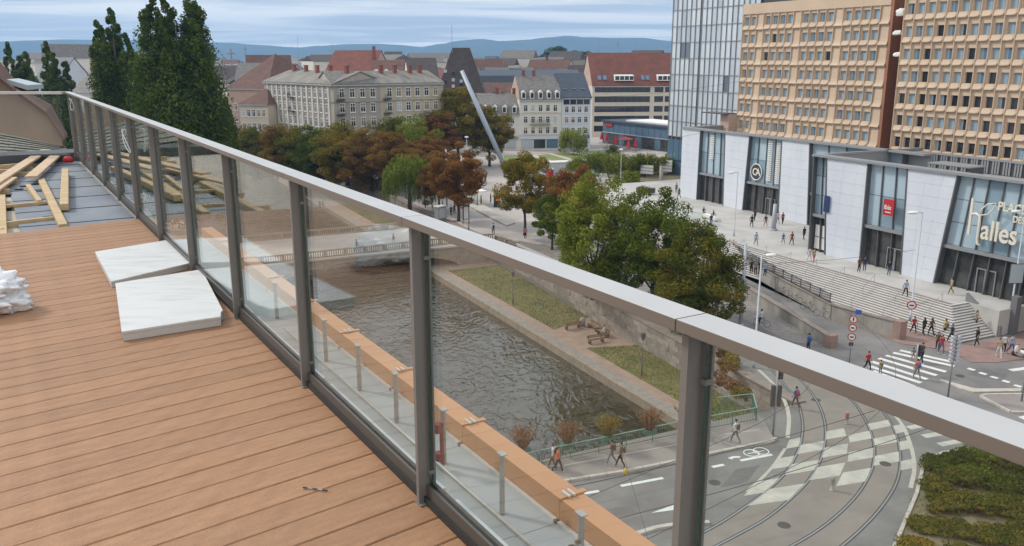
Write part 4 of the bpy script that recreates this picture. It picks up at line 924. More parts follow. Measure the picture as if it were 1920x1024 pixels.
def tower(name, label, sL, T, ncol, pitch, nrow, z0, blanks, h=2.78, depth=16, dark_row=(), side=True, topband=1.2):
    root = thing(name, label, 'tower block', W(sL, T), FR); L = ncol * pitch
    cw, cb = cell_mesh(pitch, h), cell_mesh(pitch, h, True)
    MB().box(0.02, L - .02, .32, depth, 12, z0 + nrow * h + topband - .1).build('core', M['recess_brown'], root)
    if side: MB().box(L - .02 + .001, L + .5, -.15, depth, 12, z0 + nrow * h + topband).build('side_wall', M['beige_side'], root)
    pane = MB().box(.33, pitch - .24, .24, .27, 1.04, 2.30).mesh('pane', M['window_blue']); cur = MB().box(.35, pitch - .45, .228, .238, 1.05, 2.29).mesh('curtain', M['curtain_blue']); drk = MB().box(.33, pitch - .24, .24, .27, 1.04, 2.30).mesh('pane', M['window_glass'])
    cur2 = MB().box(.35, .75, .228, .238, 1.05, 2.29).mesh('curtain', M['curtain_blue'])
    for r_ in range(nrow):
        for c in range(ncol):
            loc = (c * pitch, 0, z0 + r_ * h)
            if c in blanks: inst('facade_cell', cb, root, loc)
            else:
                w_ = inst('window_cell', cw, root, loc); dk = random.random() < dark_row.get(r_, .08) if isinstance(dark_row, dict) else random.random() < .08
                inst('pane', drk if dk else pane, w_)
                if not dk or random.random() < .3: inst('curtain', cur if (not dk and random.random() < .75) else cur2, w_)
    MB().box(-.05, L + .02, -.22, .5, z0 + nrow * h, z0 + nrow * h + topband).build('parapet', M['beige'], root)
    return root
t1 = tower('tower_block', 'beige precast tower block with grouped windows in the middle', 115.4, 99, 18, 1.64, 7, 12.75, (2, 7, 12, 17), dark_row={}, topband=1.6)
t2 = tower('tower_block', 'beige precast tower block with continuous window rows at the right edge', 80.2, 95, 15, 1.53, 8, 12.9, (), dark_row={0: .95, 1: .55, 2: .75, 3: .12, 4: .1, 5: .35, 6: .05, 7: .05}, side=False)
# recess between the two towers with storey bands and torn wrapping
rc = thing('tower_link', 'brown recessed link with storey bands between the two beige towers', 'building', W(86.4, 101), FR)
MB().box(-.5, 8, 1, 12, 12, 37).build('wall', M['beige_side'], rc)
for k in range(9): MB().box(.1, 7, .1, .98, 13 + k * 2.78, 13 + k * 2.78 + 1.5).build('balcony_front', M['recess_brown'], rc)
for k, (px, py, Ls) in enumerate(((1688, 24, 2.2), (1682, 62, 1.6), (1683, 103, 1.8))):
    s, z = onT(px, py, 96.5)
    o = crumple('torn_sheeting', M['white_paint'], W(s, 96.6, z), (.75, .18, .35 + .2 * (k == 0)), k * 5.0, 24, 14); o.rotation_euler = (0, 0, FR)
    tag(o, ('upper', 'middle', 'lower')[k] + ' scrap of white sheeting hanging in the brown gap between the towers', 'sheeting', 'white sheeting scraps')
rb2 = thing('roof_box', 'small brown plant box with flat canopy on the mall roof before the beige tower', 'plant room', W(116.5, 97, 12.12), FR)
MB().box(-1, 1.2, 0, 3, 0, 3.9).build('box', M['pink_render'], rb2); MB().box(-5, 1, -1, 2, 3.91, 4.05).build('canopy', M['dark_metal'], rb2)

# ---- glass tower
gt = thing('glass_tower', 'tall glass curtain wall office tower behind the beige block', 'tower', W(147.3, 108), FR)
MB().box(0, 34, .25, 22, 0, 40).build('core', M['dark_metal'], gt)
gm_ = [mat('curtain_glass_%d' % i, c, .12, spec=.9) for i, c in enumerate(((0.58, 0.64, 0.69), (0.52, 0.58, 0.64), (0.44, 0.49, 0.55), (0.64, 0.69, 0.73), (0.15, 0.18, 0.22)))]
pms = [MB().box(.05, 1.43, .1, .2, .06, 3.05).mesh('glass_pane', g_) for g_ in gm_]
for r_ in range(9):
    z = 12.8 - 3.11 + r_ * 3.11
    x = 0
    for c in range(17):
        if c == 6: x += .4
        i = random.choices(range(5), (5, 4, 3, 4, 1.2 if 1 < r_ < 6 else .15))[0]
        inst('glass_pane', pms[i], gt, (x, 0, z)); x += 1.48
    MB().box(0, 26, -.03, .12, z - .06, z + .06).build('floor_band', M['mid_metal'], gt)
x = 0
for c in range(18):
    if c == 6: MB().box(x + .05, x + .38, -.1, .2, 8, 40).build('slot', M['black'], gt); x += .4
    MB().box(x - .035, x + .045, -.09, .095, 9, 40).build('mullion', M['mid_metal'], gt); x += 1.48
dkp = MB().box(.05, 1.9, .1, .2, .05, 4.3).mesh('lobby_pane', M['window_blue'])
for r_ in range(2):
    for c in range(9): inst('lobby_pane', dkp, gt, (c * 1.98, -.05, .3 + r_ * 4.5))
# ================================================================ houses and the town behind
def flat(v): return Vector((v.x, v.y, 0))
def at(px, Y): q = PY(px, 112, Y); return Vector((q.x, q.y, 0))
wfm = MB()
for x0, x1, z0_, z1_ in ((-.5, -.42, 0, 1), (.42, .5, 0, 1), (-.42, .42, .93, 1), (-.42, .42, 0, .05), (-.035, .035, .05, .93), (-.42, -.035, .64, .69), (.035, .42, .64, .69)):
    wfm.box(x0, x1, -.10, .02, z0_, z1_)
wfm.box(-.58, .58, -.16, -.02, -.07, -.001)
WFR = wfm.mesh('window', M['white_paint']); WPN = MB().box(-.45, .45, -.05, .01, .02, .97).mesh('pane', M['window_glass']); WSH = MB().box(-.44, .44, -.075, .01, .02, .97).mesh('shutter', M['shutter']); WBL = MB().box(-.42, .42, -.07, .01, .45, .96).mesh('blind', M['shutter']); WPA = MB().box(-.45, .45, -.05, .01, .02, .97).mesh('pane', M['window_pale'])
def window(root, x, z, w, h, y=0, shut=.12, blind=.15):
    o = inst('window', WFR, root, (x, y, z), scale=(w, 1, h)); r_ = random.random()
    inst('shutter' if r_ < shut else 'pane', WSH if r_ < shut else (WPA if r_ > .93 else WPN), o)
    if shut < r_ < shut + blind: inst('blind', WBL, o, (0, -.01, 0))
    return o
def house(name, label, A, B, depth, h, wall, roof, rise, cols=0, rows=(), win=(1.0, 1.7), kind='gable', steep=2.6, dorm=0, chims=(), z0=0, mat_gable=None, shop=None, bands=(), cat='house', group=None, shut=.12, dormer_white=True, margins=(.06, .06), skylights=0):
    A, B = flat(A), flat(B); L = (B - A).length; d = (B - A) / L
    root = thing(name, label, cat, A, math.atan2(d.y, d.x), group)
    MB().box(0, L, 0, depth, z0, h).build('wall', M[wall], root)
    e = .35; mb = MB()
    if kind == 'gable':
        q = [(-e, h - .02), (depth / 2, h + rise), (depth + e, h - .02)]
        vs = [(x, y, z) for x in (-.15, L + .15) for y, z in q] + [(x, y, z + .22) for x in (-.15, L + .15) for y, z in q]
        mb.add(vs, [(0, 3, 4, 1), (1, 4, 5, 2), (6, 7, 10, 9), (7, 8, 11, 10), (0, 6, 9, 3), (2, 5, 11, 8), (0, 1, 7, 6), (1, 2, 8, 7), (3, 9, 10, 4), (4, 10, 11, 5)])
        gq = MB().add([(x, y, z) for x in (0.02, L - .02) for y, z in ((0.02, h), (depth / 2, h + rise - .05), (depth - .02, h))], [(0, 1, 2), (5, 4, 3), (0, 3, 4, 1), (1, 4, 5, 2)]); gq.build('gable', M[mat_gable or wall], root)
        slope = lambda y: h + rise * min(1, (y + e) / (depth / 2 + e))
    elif kind == 'mansard':
        q = [(-.25, h), (1.1, h + steep), (depth / 2, h + rise), (depth - 1.1, h + steep), (depth + .25, h)]
        vs = [(x, y, z) for x in (0, L) for y, z in q]
        mb.add(vs, [(0, 5, 6, 1), (1, 6, 7, 2), (2, 7, 8, 3), (3, 8, 9, 4)]); mb.add([(x, y, z) for x in (0.01, L - .01) for y, z in q], [(0, 1, 2, 3, 4), (9, 8, 7, 6, 5)], 1)
        slope = lambda y: h + steep * (y + .25) / 1.35
    elif kind == 'hip':
        hi = min(L, depth) / 2
        vs = [(-e, -e, h), (L + e, -e, h), (L + e, depth + e, h), (-e, depth + e, h), (min(hi, L / 2), depth / 2, h + rise), (max(L - hi, L / 2), depth / 2, h + rise)]
        mb.add(vs, [(0, 1, 5, 4), (1, 2, 5), (2, 3, 4, 5), (3, 0, 4)]); slope = lambda y: h + rise * min(1, (y + e) / (depth / 2 + e))
    else:
        mb.box(-.3, L + .3, -.3, depth + .3, h, h + rise); slope = lambda y: h + rise
    rf = mb.build('roof', [M[roof], M[mat_gable or wall]], root)
    MB().box(-.1, L + .1, -.42, -.05, h - .30, h - .03).build('cornice', M['zinc'], root)
    m0, m1 = margins
    for c in range(cols):
        x = L * (m0 + (1 - m0 - m1) * (c + .5) / cols)
        for z in rows: window(root, x, z, win[0], win[1], shut=shut)
    for z, m_ in bands: MB().box(-.02, L + .02, -.14, -.001, z, z + .28).build('string_course', M[m_], root)
    if shop:
        MB().box(.3, L - .3, -.25, -.001, 3.1, 3.9).build('shop_fascia', M[shop], root)
        n = max(2, int(L / 3.2))
        for i in range(n):
            x0 = .5 + (L - 1) * i / n; MB().box(x0, x0 + (L - 1) / n - .4, -.12, -.002, .5, 2.95).build('shop_window', M[('window_pale', 'window_glass', 'window_blue')[i % 3]], root)
    for i in range(dorm):
        x = L * (i + .5) / dorm; zb = h + (.35 if kind == 'mansard' else rise * .12); y0 = -.12 if kind == 'mansard' else .1
        dm = MB().box(x - .62, x + .62, y0, y0 + 1.6, zb, zb + 1.75); dm.add([(x - .75, y0 - .08, zb + 1.75), (x + .75, y0 - .08, zb + 1.75), (x, y0 - .08, zb + 2.3), (x - .75, y0 + 1.8, zb + 1.75), (x + .75, y0 + 1.8, zb + 1.75), (x, y0 + 1.8, zb + 2.3)], [(0, 1, 2), (5, 4, 3), (1, 4, 5, 2), (0, 2, 5, 3)])
        do = dm.build('dormer', M['white_paint' if dormer_white else roof], root); inst('pane', WPN, do, (x, y0 - .01, zb + .2), scale=(.9, 1, 1.4))
    for i in range(skylights):
        x = L * (i + .6) / (skylights + .3); y = depth * .16; 
        MB().bar((x - .4, y, slope(y) + .25), (x + .4, y, slope(y) + .25), .9, .12).build('skylight', M['window_pale'], root)
    for fx, fy in chims:
        zr = h + rise * (.75 if kind != 'mansard' else .8)
        ch = MB().box(L * fx - .45, L * fx + .45, depth * fy - .35, depth * fy + .35, h, h + rise + 1.3).box(L * fx - .52, L * fx + .52, depth * fy - .42, depth * fy + .42, h + rise + 1.3, h + rise + 1.45); ch.build('chimney', M['chimney_brick'], root)
    return root
# row of houses on the square
WB, WC, WA = 247, 246, 247
h1 = house('town_house', 'low pale house with slate mansard roof at the left of the row', at(880, 247), at(974, 244), 13, 10.0, 'house_white', 'slate', 5.6, 6, (4.4, 7.4), (1.05, 1.7), 'mansard', 2.6, dorm=5, chims=((.45, .5), (.8, .5)), mat_gable='pink_render', shop='mid_metal')
h2 = house('town_house', 'tall white house with grey slate roof and five arched dormers', at(974, 244), at(1054, 246), 15, 14.0, 'house_white', 'slate', 6.6, 5, (4.6, 7.6, 10.8), (1.15, 1.9), 'mansard', 2.5, dorm=5, chims=((.2, .5), (.45, .5)), mat_gable='pink_render', shop='house_blue', bands=((4.1, 'cream'), (10.2, 'cream')))
bal = MB()
for i in range(28): bal.box(3.2 + i * .2, 3.24 + i * .2, -.9, -.86, 7.4, 8.3)
bal.box(3.1, 8.9, -.95, -.001, 7.2, 7.38); bal.box(3.1, 8.9, -.93, -.87, 8.3, 8.38); bo = bal.build('balcony', M['concrete'], h2)
h3 = house('town_house', 'narrow bluish white house with dark navy roof beside the office block', at(1054.6, 246), at(1110, 248), 15, 14.4, 'house_blue', 'slate_navy', 6.6, 4, (4.4, 7.5, 10.4), (1.15, 1.8), 'gable', shop='sign_blue', skylights=3, shut=.05)
for i in range(4): MB().box(.5 + i * 2.0, 2.2 + i * 2.0, -.15, -.001, 12.7, 14.1).build('loggia_window', M['window_glass'], h3)
off = house('office_block', 'red tiled office block with dark ribbon windows behind the glass restaurant', at(1112, 288), at(1330, 292), 20, 16.5, 'cream', 'tile_red', 10.6, 0, (), kind='gable', mat_gable='pink_render', cat='office')
for r_ in range(5):
    z = 1.7 + r_ * 3.2
    MB().box(.8, 19.5, -.06, .02, z, z + 1.9).build('window_band', M['window_glass'], off)
    for i in range(9): MB().box(2.6 + i * 2.1, 2.7 + i * 2.1, -.09, -.061, z, z + 1.9).build('mullion', M['dark_metal'], off)
    for i in range(2): MB().box(21 + i * 3.6, 24 + i * 3.6, -.06, .02, z, z + 1.9).build('window', M['window_glass'], off)
for x0, n in ((7.5, 4), (22, 4)):
    dm = MB().add([(x0, .2, 18.2), (x0 + n * 1.6, .2, 18.2), (x0 + n * 1.6, .2, 19.9), (x0, .2, 19.9), (x0, 2.6, 20.2), (x0 + n * 1.6, 2.6, 20.2), (x0, 1.2, 18.2), (x0 + n * 1.6, 1.2, 18.2)], [(0, 1, 2, 3), (3, 2, 5, 4), (0, 3, 4, 6), (1, 7, 5, 2)]); do = dm.build('dormer', M['white_paint'], off)
    for i in range(n): MB().box(x0 + .2 + i * 1.6, x0 + 1.45 + i * 1.6, .12, .19, 18.5, 19.7).build('pane', M['window_glass'], do)
for x0 in (2.0, 3.8, 16.6, 18.2): MB().add([(x0, .9, 18.55), (x0 + 1.2, .9, 18.55), (x0 + 1.2, 2.3, 19.95), (x0, 2.3, 19.95)], [(0, 1, 2, 3)]).build('skylight', M['window_blue'], off)
# old corner block along the canal avenue
A0, A1, A2, A3 = at(492, 215), at(622, 190), at(711, 195), at(830, 205)
b1 = house('apartment_block', 'grey stone apartment block with tall pilasters along the tree lined avenue', A0, A1, 14, 19.7, 'stone_grey', 'slate_pale', 2.6, 12, (4.2, 7.2, 10.3, 13.5, 16.7), (.95, 2.0), 'gable', chims=((.12, .45), (.3, .45), (.5, .4), (.68, .4), (.9, .4)), bands=((15.9, 'concrete'), (9.4, 'concrete')), cat='apartment block')
L1 = (A1 - A0).length
for i in range(13): MB().box(L1 * (.06 + .88 * i / 12) - .28, L1 * (.06 + .88 * i / 12) + .28, -.22, -.001, 3.5, 19.2).build('pilaster', M['house_white'], b1)
b2 = house('apartment_block', 'grey corner of the old apartment block facing the square', A1, A2, 14, 19.7, 'stone_grey', 'slate', 2.6, 4, (4.2, 7.6, 10.6, 13.7, 16.9), (1.15, 2.0), 'gable', chims=((.45, .4),), bands=((15.9, 'concrete'), (9.4, 'concrete')), cat='apartment block')
b3 = house('apartment_block', 'cream apartment block with brown shutters right of the grey corner', A2, A3, 14, 19.7, 'stone_cream', 'slate_pale', 2.6, 6, (4.2, 7.6, 10.6, 13.7, 16.9), (1.25, 2.0), 'gable', chims=((.2, .4), (.42, .4), (.66, .4), (.82, .4)), bands=((15.9, 'concrete'), (9.4, 'concrete')), cat='apartment block', shut=.4)
for root, xs in ((b1, (14.2,)), (b2, (1.4,)), (b3, (1.5,))):
    for x in xs:
        for z in (16.6, 13.4):
            mb = MB().box(x - .9, x + .9, -.9, -.001, z - .25, z - .05)
            for i in range(13): mb.box(x - .88 + i * .145, x - .85 + i * .145, -.9, -.87, z - .05, z + .85)
            mb.box(x - .9, x + .9, -.92, -.86, z + .85, z + .9); mb.build('balcony', M['dark_metal'], root)
# left: brown steep roofed hall and cream house before it
house('steep_roof_hall', 'hall with tall steep brown tiled roof behind the poplars', at(420, 232), at(497, 226), 24, 17.6, 'pink_render', 'tile_brown', 9.0, 3, (9, 12), (1, 1.8), 'hip', cat='hall', skylights=0)
house('hip_roof_house', 'cream house with brown hipped roof left of the grey apartment block', at(442, 210), at(496, 207), 12, 14.6, 'cream', 'tile_brown', 3.8, 5, (5.5, 8.5, 11.7), (.95, 1.7), 'hip')
# roofs showing behind
house('red_roof_house', 'house with big bare red tiled roof behind the apartment block', at(604, 300), at(692, 296), 22, 19.0, 'pink_render', 'tile_red', 9.0, 0, (), kind='gable', chims=((.95, .3),))
house('long_roof_house', 'long brown roofed house with white dormers behind the cream block', at(694, 290), at(770, 290), 16, 19.0, 'cream', 'tile_brown', 5.6, 0, (), dorm=4)
house('dark_roof_house', 'dark slate roofed house on the skyline above the cream block', at(765, 280), at(822, 282), 16, 19.4, 'house_white', 'tile_dark', 6.0, 0, ())
dk_ = house('black_roof_house', 'very steep black roofed house with skylights behind the leaning mast', at(818, 262), at(908, 262), 9, 14.5, 'tile_dark', 'tile_dark', 14.0, 0, (), kind='hip')
for r_, (y, n) in enumerate(((1.7, 4), (3.6, 3), (5.5, 4))):
    for i in range(n): x = 2.5 + i * 2.4; y = y * .58; z = 14.5 + 14.0 * (y + .35) / 4.85; MB().bar((x - .45, y, z + .12), (x + .45, y, z + .12), .5, .9).build('skylight', M['window_pale' if (i + r_) % 3 else 'window_glass'], dk_)
house('grey_mansard_block', 'long blue grey mansard block with white dormers behind the square', at(893, 320), at(1092, 325), 18, 13.8, 'house_white', 'slate_navy', 7.5, 16, (9.5,), (1.2, 1.8), 'mansard', 5.5, dorm=13, cat='apartment block')
house('brown_mansard_house', 'low brown roofed house with dormers between mast and mansard block', at(900, 290), at(968, 288), 14, 11.8, 'cream', 'tile_brown', 5.5, 5, (8.3,), (1, 1.5), dorm=4, dormer_white=False)
house('white_back_house', 'white rear wing with small windows above the low pale house', at(862, 268), at(945, 262), 8, 12.2, 'house_white', 'zinc', .4, 7, (9.0,), (.9, 1.4), 'flat')
house('flat_roof_annex', 'white flat roofed annex left of the low mansard house', at(832, 232), at(884, 238), 9, 11.3, 'house_white', 'zinc', .35, 3, (7.6, 4.4), (1, 1.6), 'flat')
# left side between the poplars
house('white_gable_house', 'white gabled house with grey roof seen between the poplars', at(126, 235), at(196, 225), 16, 16.2, 'house_white', 'slate', 7.0, 4, (11.5, 8), (1.1, 1.8), 'gable')
house('slate_roof_house', 'pale house with slate roof right of the leftmost poplar', at(56, 270), at(104, 268), 16, 18, 'house_blue', 'slate_navy', 7.5, 4, (14.8, 11.5), (1.1, 1.8))
house('balcony_house', 'grey house with small balcony low between the poplars', at(126, 185), at(176, 182), 10, 13.6, 'house_blue', 'zinc', .4, 3, (9.6, 6.2), (1.1, 2.0), 'flat')
house('flat_block', 'pale flat topped block beyond the leftmost poplar', at(-40, 300), at(64, 300), 16, 24.0, 'house_white', 'zinc', .5, 6, (20.5,), (1.3, 1.6), 'flat')
# more individual roofs of the old town
rs = random.Random(5)
names = [('house_white', 'slate', 'white walled house with slate roof'), ('cream', 'tile_brown', 'cream house with brown tiled roof'), ('pink_render', 'tile_red', 'pinkish house with red tiled roof'), ('house_blue', 'slate_navy', 'pale blue house with navy roof'), ('house_white', 'zinc', 'white block with flat zinc roof'), ('cream', 'tile_dark', 'cream house with dark roof')]
spots = [(438, 330), (470, 380), (505, 330), (530, 420), (548, 340), (585, 390), (575, 300), (640, 400), (700, 380), (735, 350), (780, 420), (800, 340), (930, 420), (985, 400), (1040, 400), (1075, 360), (20, 380), (88, 400), (150, 380), (205, 340), (880, 380), (610, 460), (830, 470), (950, 500), (1020, 470)]
for i, (px, Y) in enumerate(spots):
    wl, rf, lb = names[(i * 5 + i // 6) % 6]; w = rs.uniform(11, 20); Ap = at(px, Y); an = rs.uniform(-.5, .3); Bp = Ap + Vector((math.cos(an), math.sin(an), 0)) * w
    hh = rs.uniform(15.5, 18.5) + (Y - 330) * .012
    tgt = ('left of the poplars', 'behind the brown hall', 'behind the grey apartment block', 'behind the cream block', 'behind the mansard block')[0 if px < 220 else 1 if px < 480 else 2 if px < 640 else 3 if px < 850 else 4]
    house('old_town_house', '%s %s, %s' % (lb, tgt, ('its gable turned aside', 'ridge along the view', 'low among taller roofs', 'with a tall chimney', 'standing farther back', 'half hidden')[i % 6]), Ap, Bp, rs.uniform(10, 15), hh, wl, rf, rs.uniform(3.5, 6.5) if rf != 'zinc' else .4, 3, (hh - 3.0, hh - 6), (1.1, 1.6), 'flat' if rf == 'zinc' else 'gable', chims=((rs.uniform(.2, .8), .5),) if i % 2 else (), group='old town houses on the skyline')
# the far town as one mass
def mass_town(n=3400):
    mbs = [MB() for _ in range(5)]; rr_ = random.Random(3)
    for i in range(n):
        Y = 360 + 2600 * rr_.random() ** 2.2; X = rr_.uniform(-.72, .30) * Y; w, dp = rr_.uniform(9, 24), rr_.uniform(9, 18); h = rr_.uniform(10, 17) + (rr_.random() < .04) * 9; rise = rr_.uniform(2, 6); an = rr_.uniform(-.6, .6)
        Mx = Matrix.Translation((X, Y, 0)) @ Matrix.Rotation(an, 4, 'Z'); k = rr_.randrange(3)
        mbs[k % 2].box(-w / 2, w / 2, 0, dp, 0, h, 0, Mx)
        q = [Mx @ Vector(p) for p in ((-w / 2, -.3, h), (w / 2, -.3, h), (w / 2, dp, h), (-w / 2, dp, h), (-w / 2, dp / 2, h + rise), (w / 2, dp / 2, h + rise))]
        mbs[2 + k].add(q, [(0, 1, 5, 4), (2, 3, 4, 5), (0, 4, 3), (1, 2, 5)])
    root = thing('far_town', 'mass of small distant roofs and pale walls before the hills', 'town'); root['kind'] = 'stuff'
    for nm, mb, m_ in zip(('walls', 'walls', 'roofs', 'roofs', 'roofs'), mbs, ('house_white', 'cream', 'slate', 'tile_brown', 'tile_dark')): o = mb.build(nm, M[m_], root); o['kind'] = 'stuff'
mass_town()
# thin aerials, cranes and a chimney on the skyline
for i, (px, Y, z0_, z1_, r_, lb) in enumerate(((434, 420, 15, 30, .5, 'stubby water tower on the skyline right of the poplars'), (461, 600, 15, 34, .35, 'thin lattice mast on the skyline right of the poplars'), (560, 500, 15, 38, .1, 'thin aerial above the apartment block roofs'), (624, 420, 15, 33, .1, 'aerial above the red roof'), (848, 262, 27, 35, .08, 'aerial on the black roof ridge'), (1123, 700, 15, 42, .15, 'tall thin aerial left of the red office roof'), (1157, 900, 10, 42, .7, 'red and white chimney on the skyline above the office roof'), (1190, 700, 15, 42, .15, 'tall thin aerial above the red office roof'))):
    tag(MB().tube([at(px, Y) + Vector((0, 0, z0_)), at(px, Y) + Vector((0, 0, z1_))], [r_, r_ * .7], 8).tube([at(px, Y) + Vector((-r_ * 4, 0, z1_ - 2)), at(px, Y) + Vector((r_ * 4, 0, z1_ - 2))], r_ * .6, 6).build('skyline_mast', M['mid_metal']), lb, 'mast')
# glass restaurant with red parasols
RA, RB = at(1133, 266), at(1296, 232)
rt_ = thing('restaurant', 'dark glass restaurant pavilion with flat roof beside the glass tower', 'restaurant', RA, math.atan2((RB - RA).y, (RB - RA).x)); Lr = (RB - RA).length
MB().box(0.1, Lr - .1, .3, 13, 0, 6.5).build('core', M['dark_metal'], rt_); MB().box(-.3, Lr, -.4, 13.2, 6.51, 7.1).build('roof_edge', M['slate_navy'], rt_); MB().box(9, Lr - 1, 2, 12, 7.11, 7.5).build('roof', M['white_paint'], rt_)
for r_, (z0_, z1_) in enumerate(((.2, 3.3), (3.6, 6.4))):
    for i in range(14): MB().box(Lr * i / 14 + .08, Lr * (i + 1) / 14 - .08, .05, .2, z0_, z1_).build('glass_pane', M['shop_glass' if r_ == 0 and i % 3 else 'window_blue'], rt_)
MB().box(0, Lr, -.12, .04, 3.32, 3.58).build('floor_band', M['light_metal'], rt_)
MB().box(1.4, 5.2, -.25, -.05, 5.3, 6.1).build('sign_plate', M['red'], rt_)
pc = MB(); 
for i in range(8):
    a, b = i * math.pi / 4, (i + 1) * math.pi / 4; pc.add([(0, 0, 3.0), (.55 * math.cos(a), .55 * math.sin(a), .9), (.55 * math.cos(b), .55 * math.sin(b), .9), (.10 * math.cos(a + .39), .10 * math.sin(a + .39), .85)], [(0, 1, 2), (1, 3, 2)])
pcm = pc.mesh('closed_canopy', M['red']); pole = MB().tube([(0, 0, 0), (0, 0, 3.1)], .04, 6).mesh('pole', M['mid_metal'])
po = MB()
for i in range(8):
    a, b = i * math.pi / 4, (i + 1) * math.pi / 4; po.add([(0, 0, 3.0), (1.7 * math.cos(a), 1.7 * math.sin(a), 2.45), (1.7 * math.cos(b), 1.7 * math.sin(b), 2.45)], [(0, 1, 2)])
pom = po.mesh('open_canopy', M['red'])
for i, (px, py) in enumerate(((1128, 268), (1137, 272), (1154, 277), (1172, 281), (1178, 285), (1191, 282))):
    u = thing('parasol', ('leftmost closed red parasol on the restaurant terrace', 'second closed red parasol from the left on the terrace', 'third closed red parasol, left of the open one', 'wide open red parasol on the restaurant terrace', 'large closed red parasol before the open one', 'rightmost closed red parasol on the terrace')[i], 'parasol', P(px, py), group='red parasols')
    inst('pole', pole, u, scale=(1, 1, 1.2)); inst('canopy', pom if i == 3 else pcm, u, scale=(1.35, 1.35, 1.25))
ter = thing('terrace_tables', 'dark tables and chairs of the restaurant terrace below the parasols', 'furniture'); 
for i in range(26):
    q = P(1125 + (i * 37 % 80) + (i % 3) * 6, 272 + i % 7 * 2.4); mb = MB().box(-.4, .4, -.4, .4, .70, .74, 0, Matrix.Translation(q)); mb.box(-.04, .04, -.04, .04, 0, .7, 0, Matrix.Translation(q)); 
    mb.box(.55, .95, -.2, .2, .42, .47, 0, Matrix.Translation(q)).box(.9, .95, -.2, .2, .47, .9, 0, Matrix.Translation(q)).box(.56, .6, -.18, -.14, 0, .42, 0, Matrix.Translation(q)).box(.56, .6, .14, .18, 0, .42, 0, Matrix.Translation(q)); mb.build('table_and_chair', M['dark_metal'], ter)
# hills
def hills():
    prof = [(-900, 80), (-400, 70), (0, 78), (60, 76), (120, 74), (200, 75), (300, 76), (430, 80), (480, 84), (560, 89), (600, 86), (650, 83), (700, 82), (745, 84), (790, 88), (830, 82), (862, 76), (900, 73), (940, 77), (980, 75), (1030, 70), (1062, 67), (1100, 70), (1150, 71), (1200, 71), (1258, 77), (1400, 72), (1700, 66), (2100, 78), (2800, 74)]
    from mathutils import noise
    D = 6500; mb = MB(); n = 260; rows = 7
    xs = [-900 + 3700 * i / n for i in range(n + 1)]
    def py(x):
        for (xa, ya), (xb, yb) in zip(prof[:-1], prof[1:]):
            if xa <= x <= xb: u = (x - xa) / (xb - xa); u = u * u * (3 - 2 * u); return ya + (yb - ya) * u
        return 80
    vs = []
    for r_ in range(rows):
        f_ = r_ / (rows - 1)
        for x in xs:
            top = PY(x, py(x) - .5 * noise.noise(Vector((x * .05, 1, 0))), D).z; Yd = D - 1900 * (1 - f_) + (250 * noise.noise(Vector((x * .01, r_ * .7, 3))) if 0 < r_ < rows - 1 else 0)
            zz = top * (f_ ** 1.2) * (1 + (.22 * noise.noise(Vector((x * .02, r_ * .9, 0))) if 0 < r_ < rows - 1 else 0)) - (4 if r_ == 0 else 0)
            vs.append(((x - 960) / 1649.2 * Yd, Yd, zz))
    mb.add(vs, [(r_ * (n + 1) + i, r_ * (n + 1) + i + 1, (r_ + 1) * (n + 1) + i + 1, (r_ + 1) * (n + 1) + i) for r_ in range(rows - 1) for i in range(n)])
    bk0 = len(mb.v); mb.add([(v[0] * 1.1, v[1] * 1.12, -5) for v in vs[-(n + 1):]], []); mb.f += [((rows - 1) * (n + 1) + i, (rows - 1) * (n + 1) + i + 1, bk0 + i + 1, bk0 + i) for i in range(n)]; mb.m += [0] * n
    struct(mb.build('hills', mat('forest_hills', (0.035, 0.055, 0.04), .95, (0.055, 0.075, 0.05), .004), smooth=True))
hills()
# ================================================================ trees and shrubs
LM = {
 'green': leafmat('leaf_green', [(0.045, 0.066, 0.012), (0.088, 0.122, 0.018), (0.15, 0.18, 0.026), (0.22, 0.225, 0.036)]),
 'bright': leafmat('leaf_bright', [(0.07, 0.11, 0.016), (0.16, 0.20, 0.028), (0.27, 0.29, 0.042), (0.36, 0.33, 0.06)]),
 'dark': leafmat('leaf_dark', [(0.028, 0.044, 0.011), (0.05, 0.074, 0.015), (0.085, 0.112, 0.02), (0.13, 0.15, 0.03)]),
 'olive': leafmat('leaf_olive', [(0.08, 0.085, 0.016), (0.17, 0.15, 0.026), (0.28, 0.20, 0.03), (0.34, 0.21, 0.035)]),
 'rust': leafmat('leaf_rust', [(0.09, 0.065, 0.02), (0.18, 0.105, 0.028), (0.26, 0.145, 0.036), (0.22, 0.18, 0.038)]),
 'brown': leafmat('leaf_brown', [(0.09, 0.05, 0.02), (0.19, 0.092, 0.03), (0.28, 0.13, 0.036), (0.20, 0.15, 0.034)]),
 'mixed': leafmat('leaf_mixed', [(0.04, 0.06, 0.015), (0.09, 0.12, 0.022), (0.17, 0.15, 0.026), (0.24, 0.145, 0.03)]),
 'poplar': leafmat('leaf_poplar', [(0.032, 0.05, 0.013), (0.058, 0.09, 0.019), (0.10, 0.142, 0.028), (0.165, 0.205, 0.042)]),
 'willow': leafmat('leaf_willow', [(0.05, 0.08, 0.014), (0.10, 0.14, 0.022), (0.17, 0.21, 0.032), (0.27, 0.29, 0.055)]),
 'grassy': leafmat('leaf_grassy', [(0.12, 0.05, 0.03), (0.20, 0.10, 0.055), (0.28, 0.16, 0.08), (0.30, 0.10, 0.02)]),
}
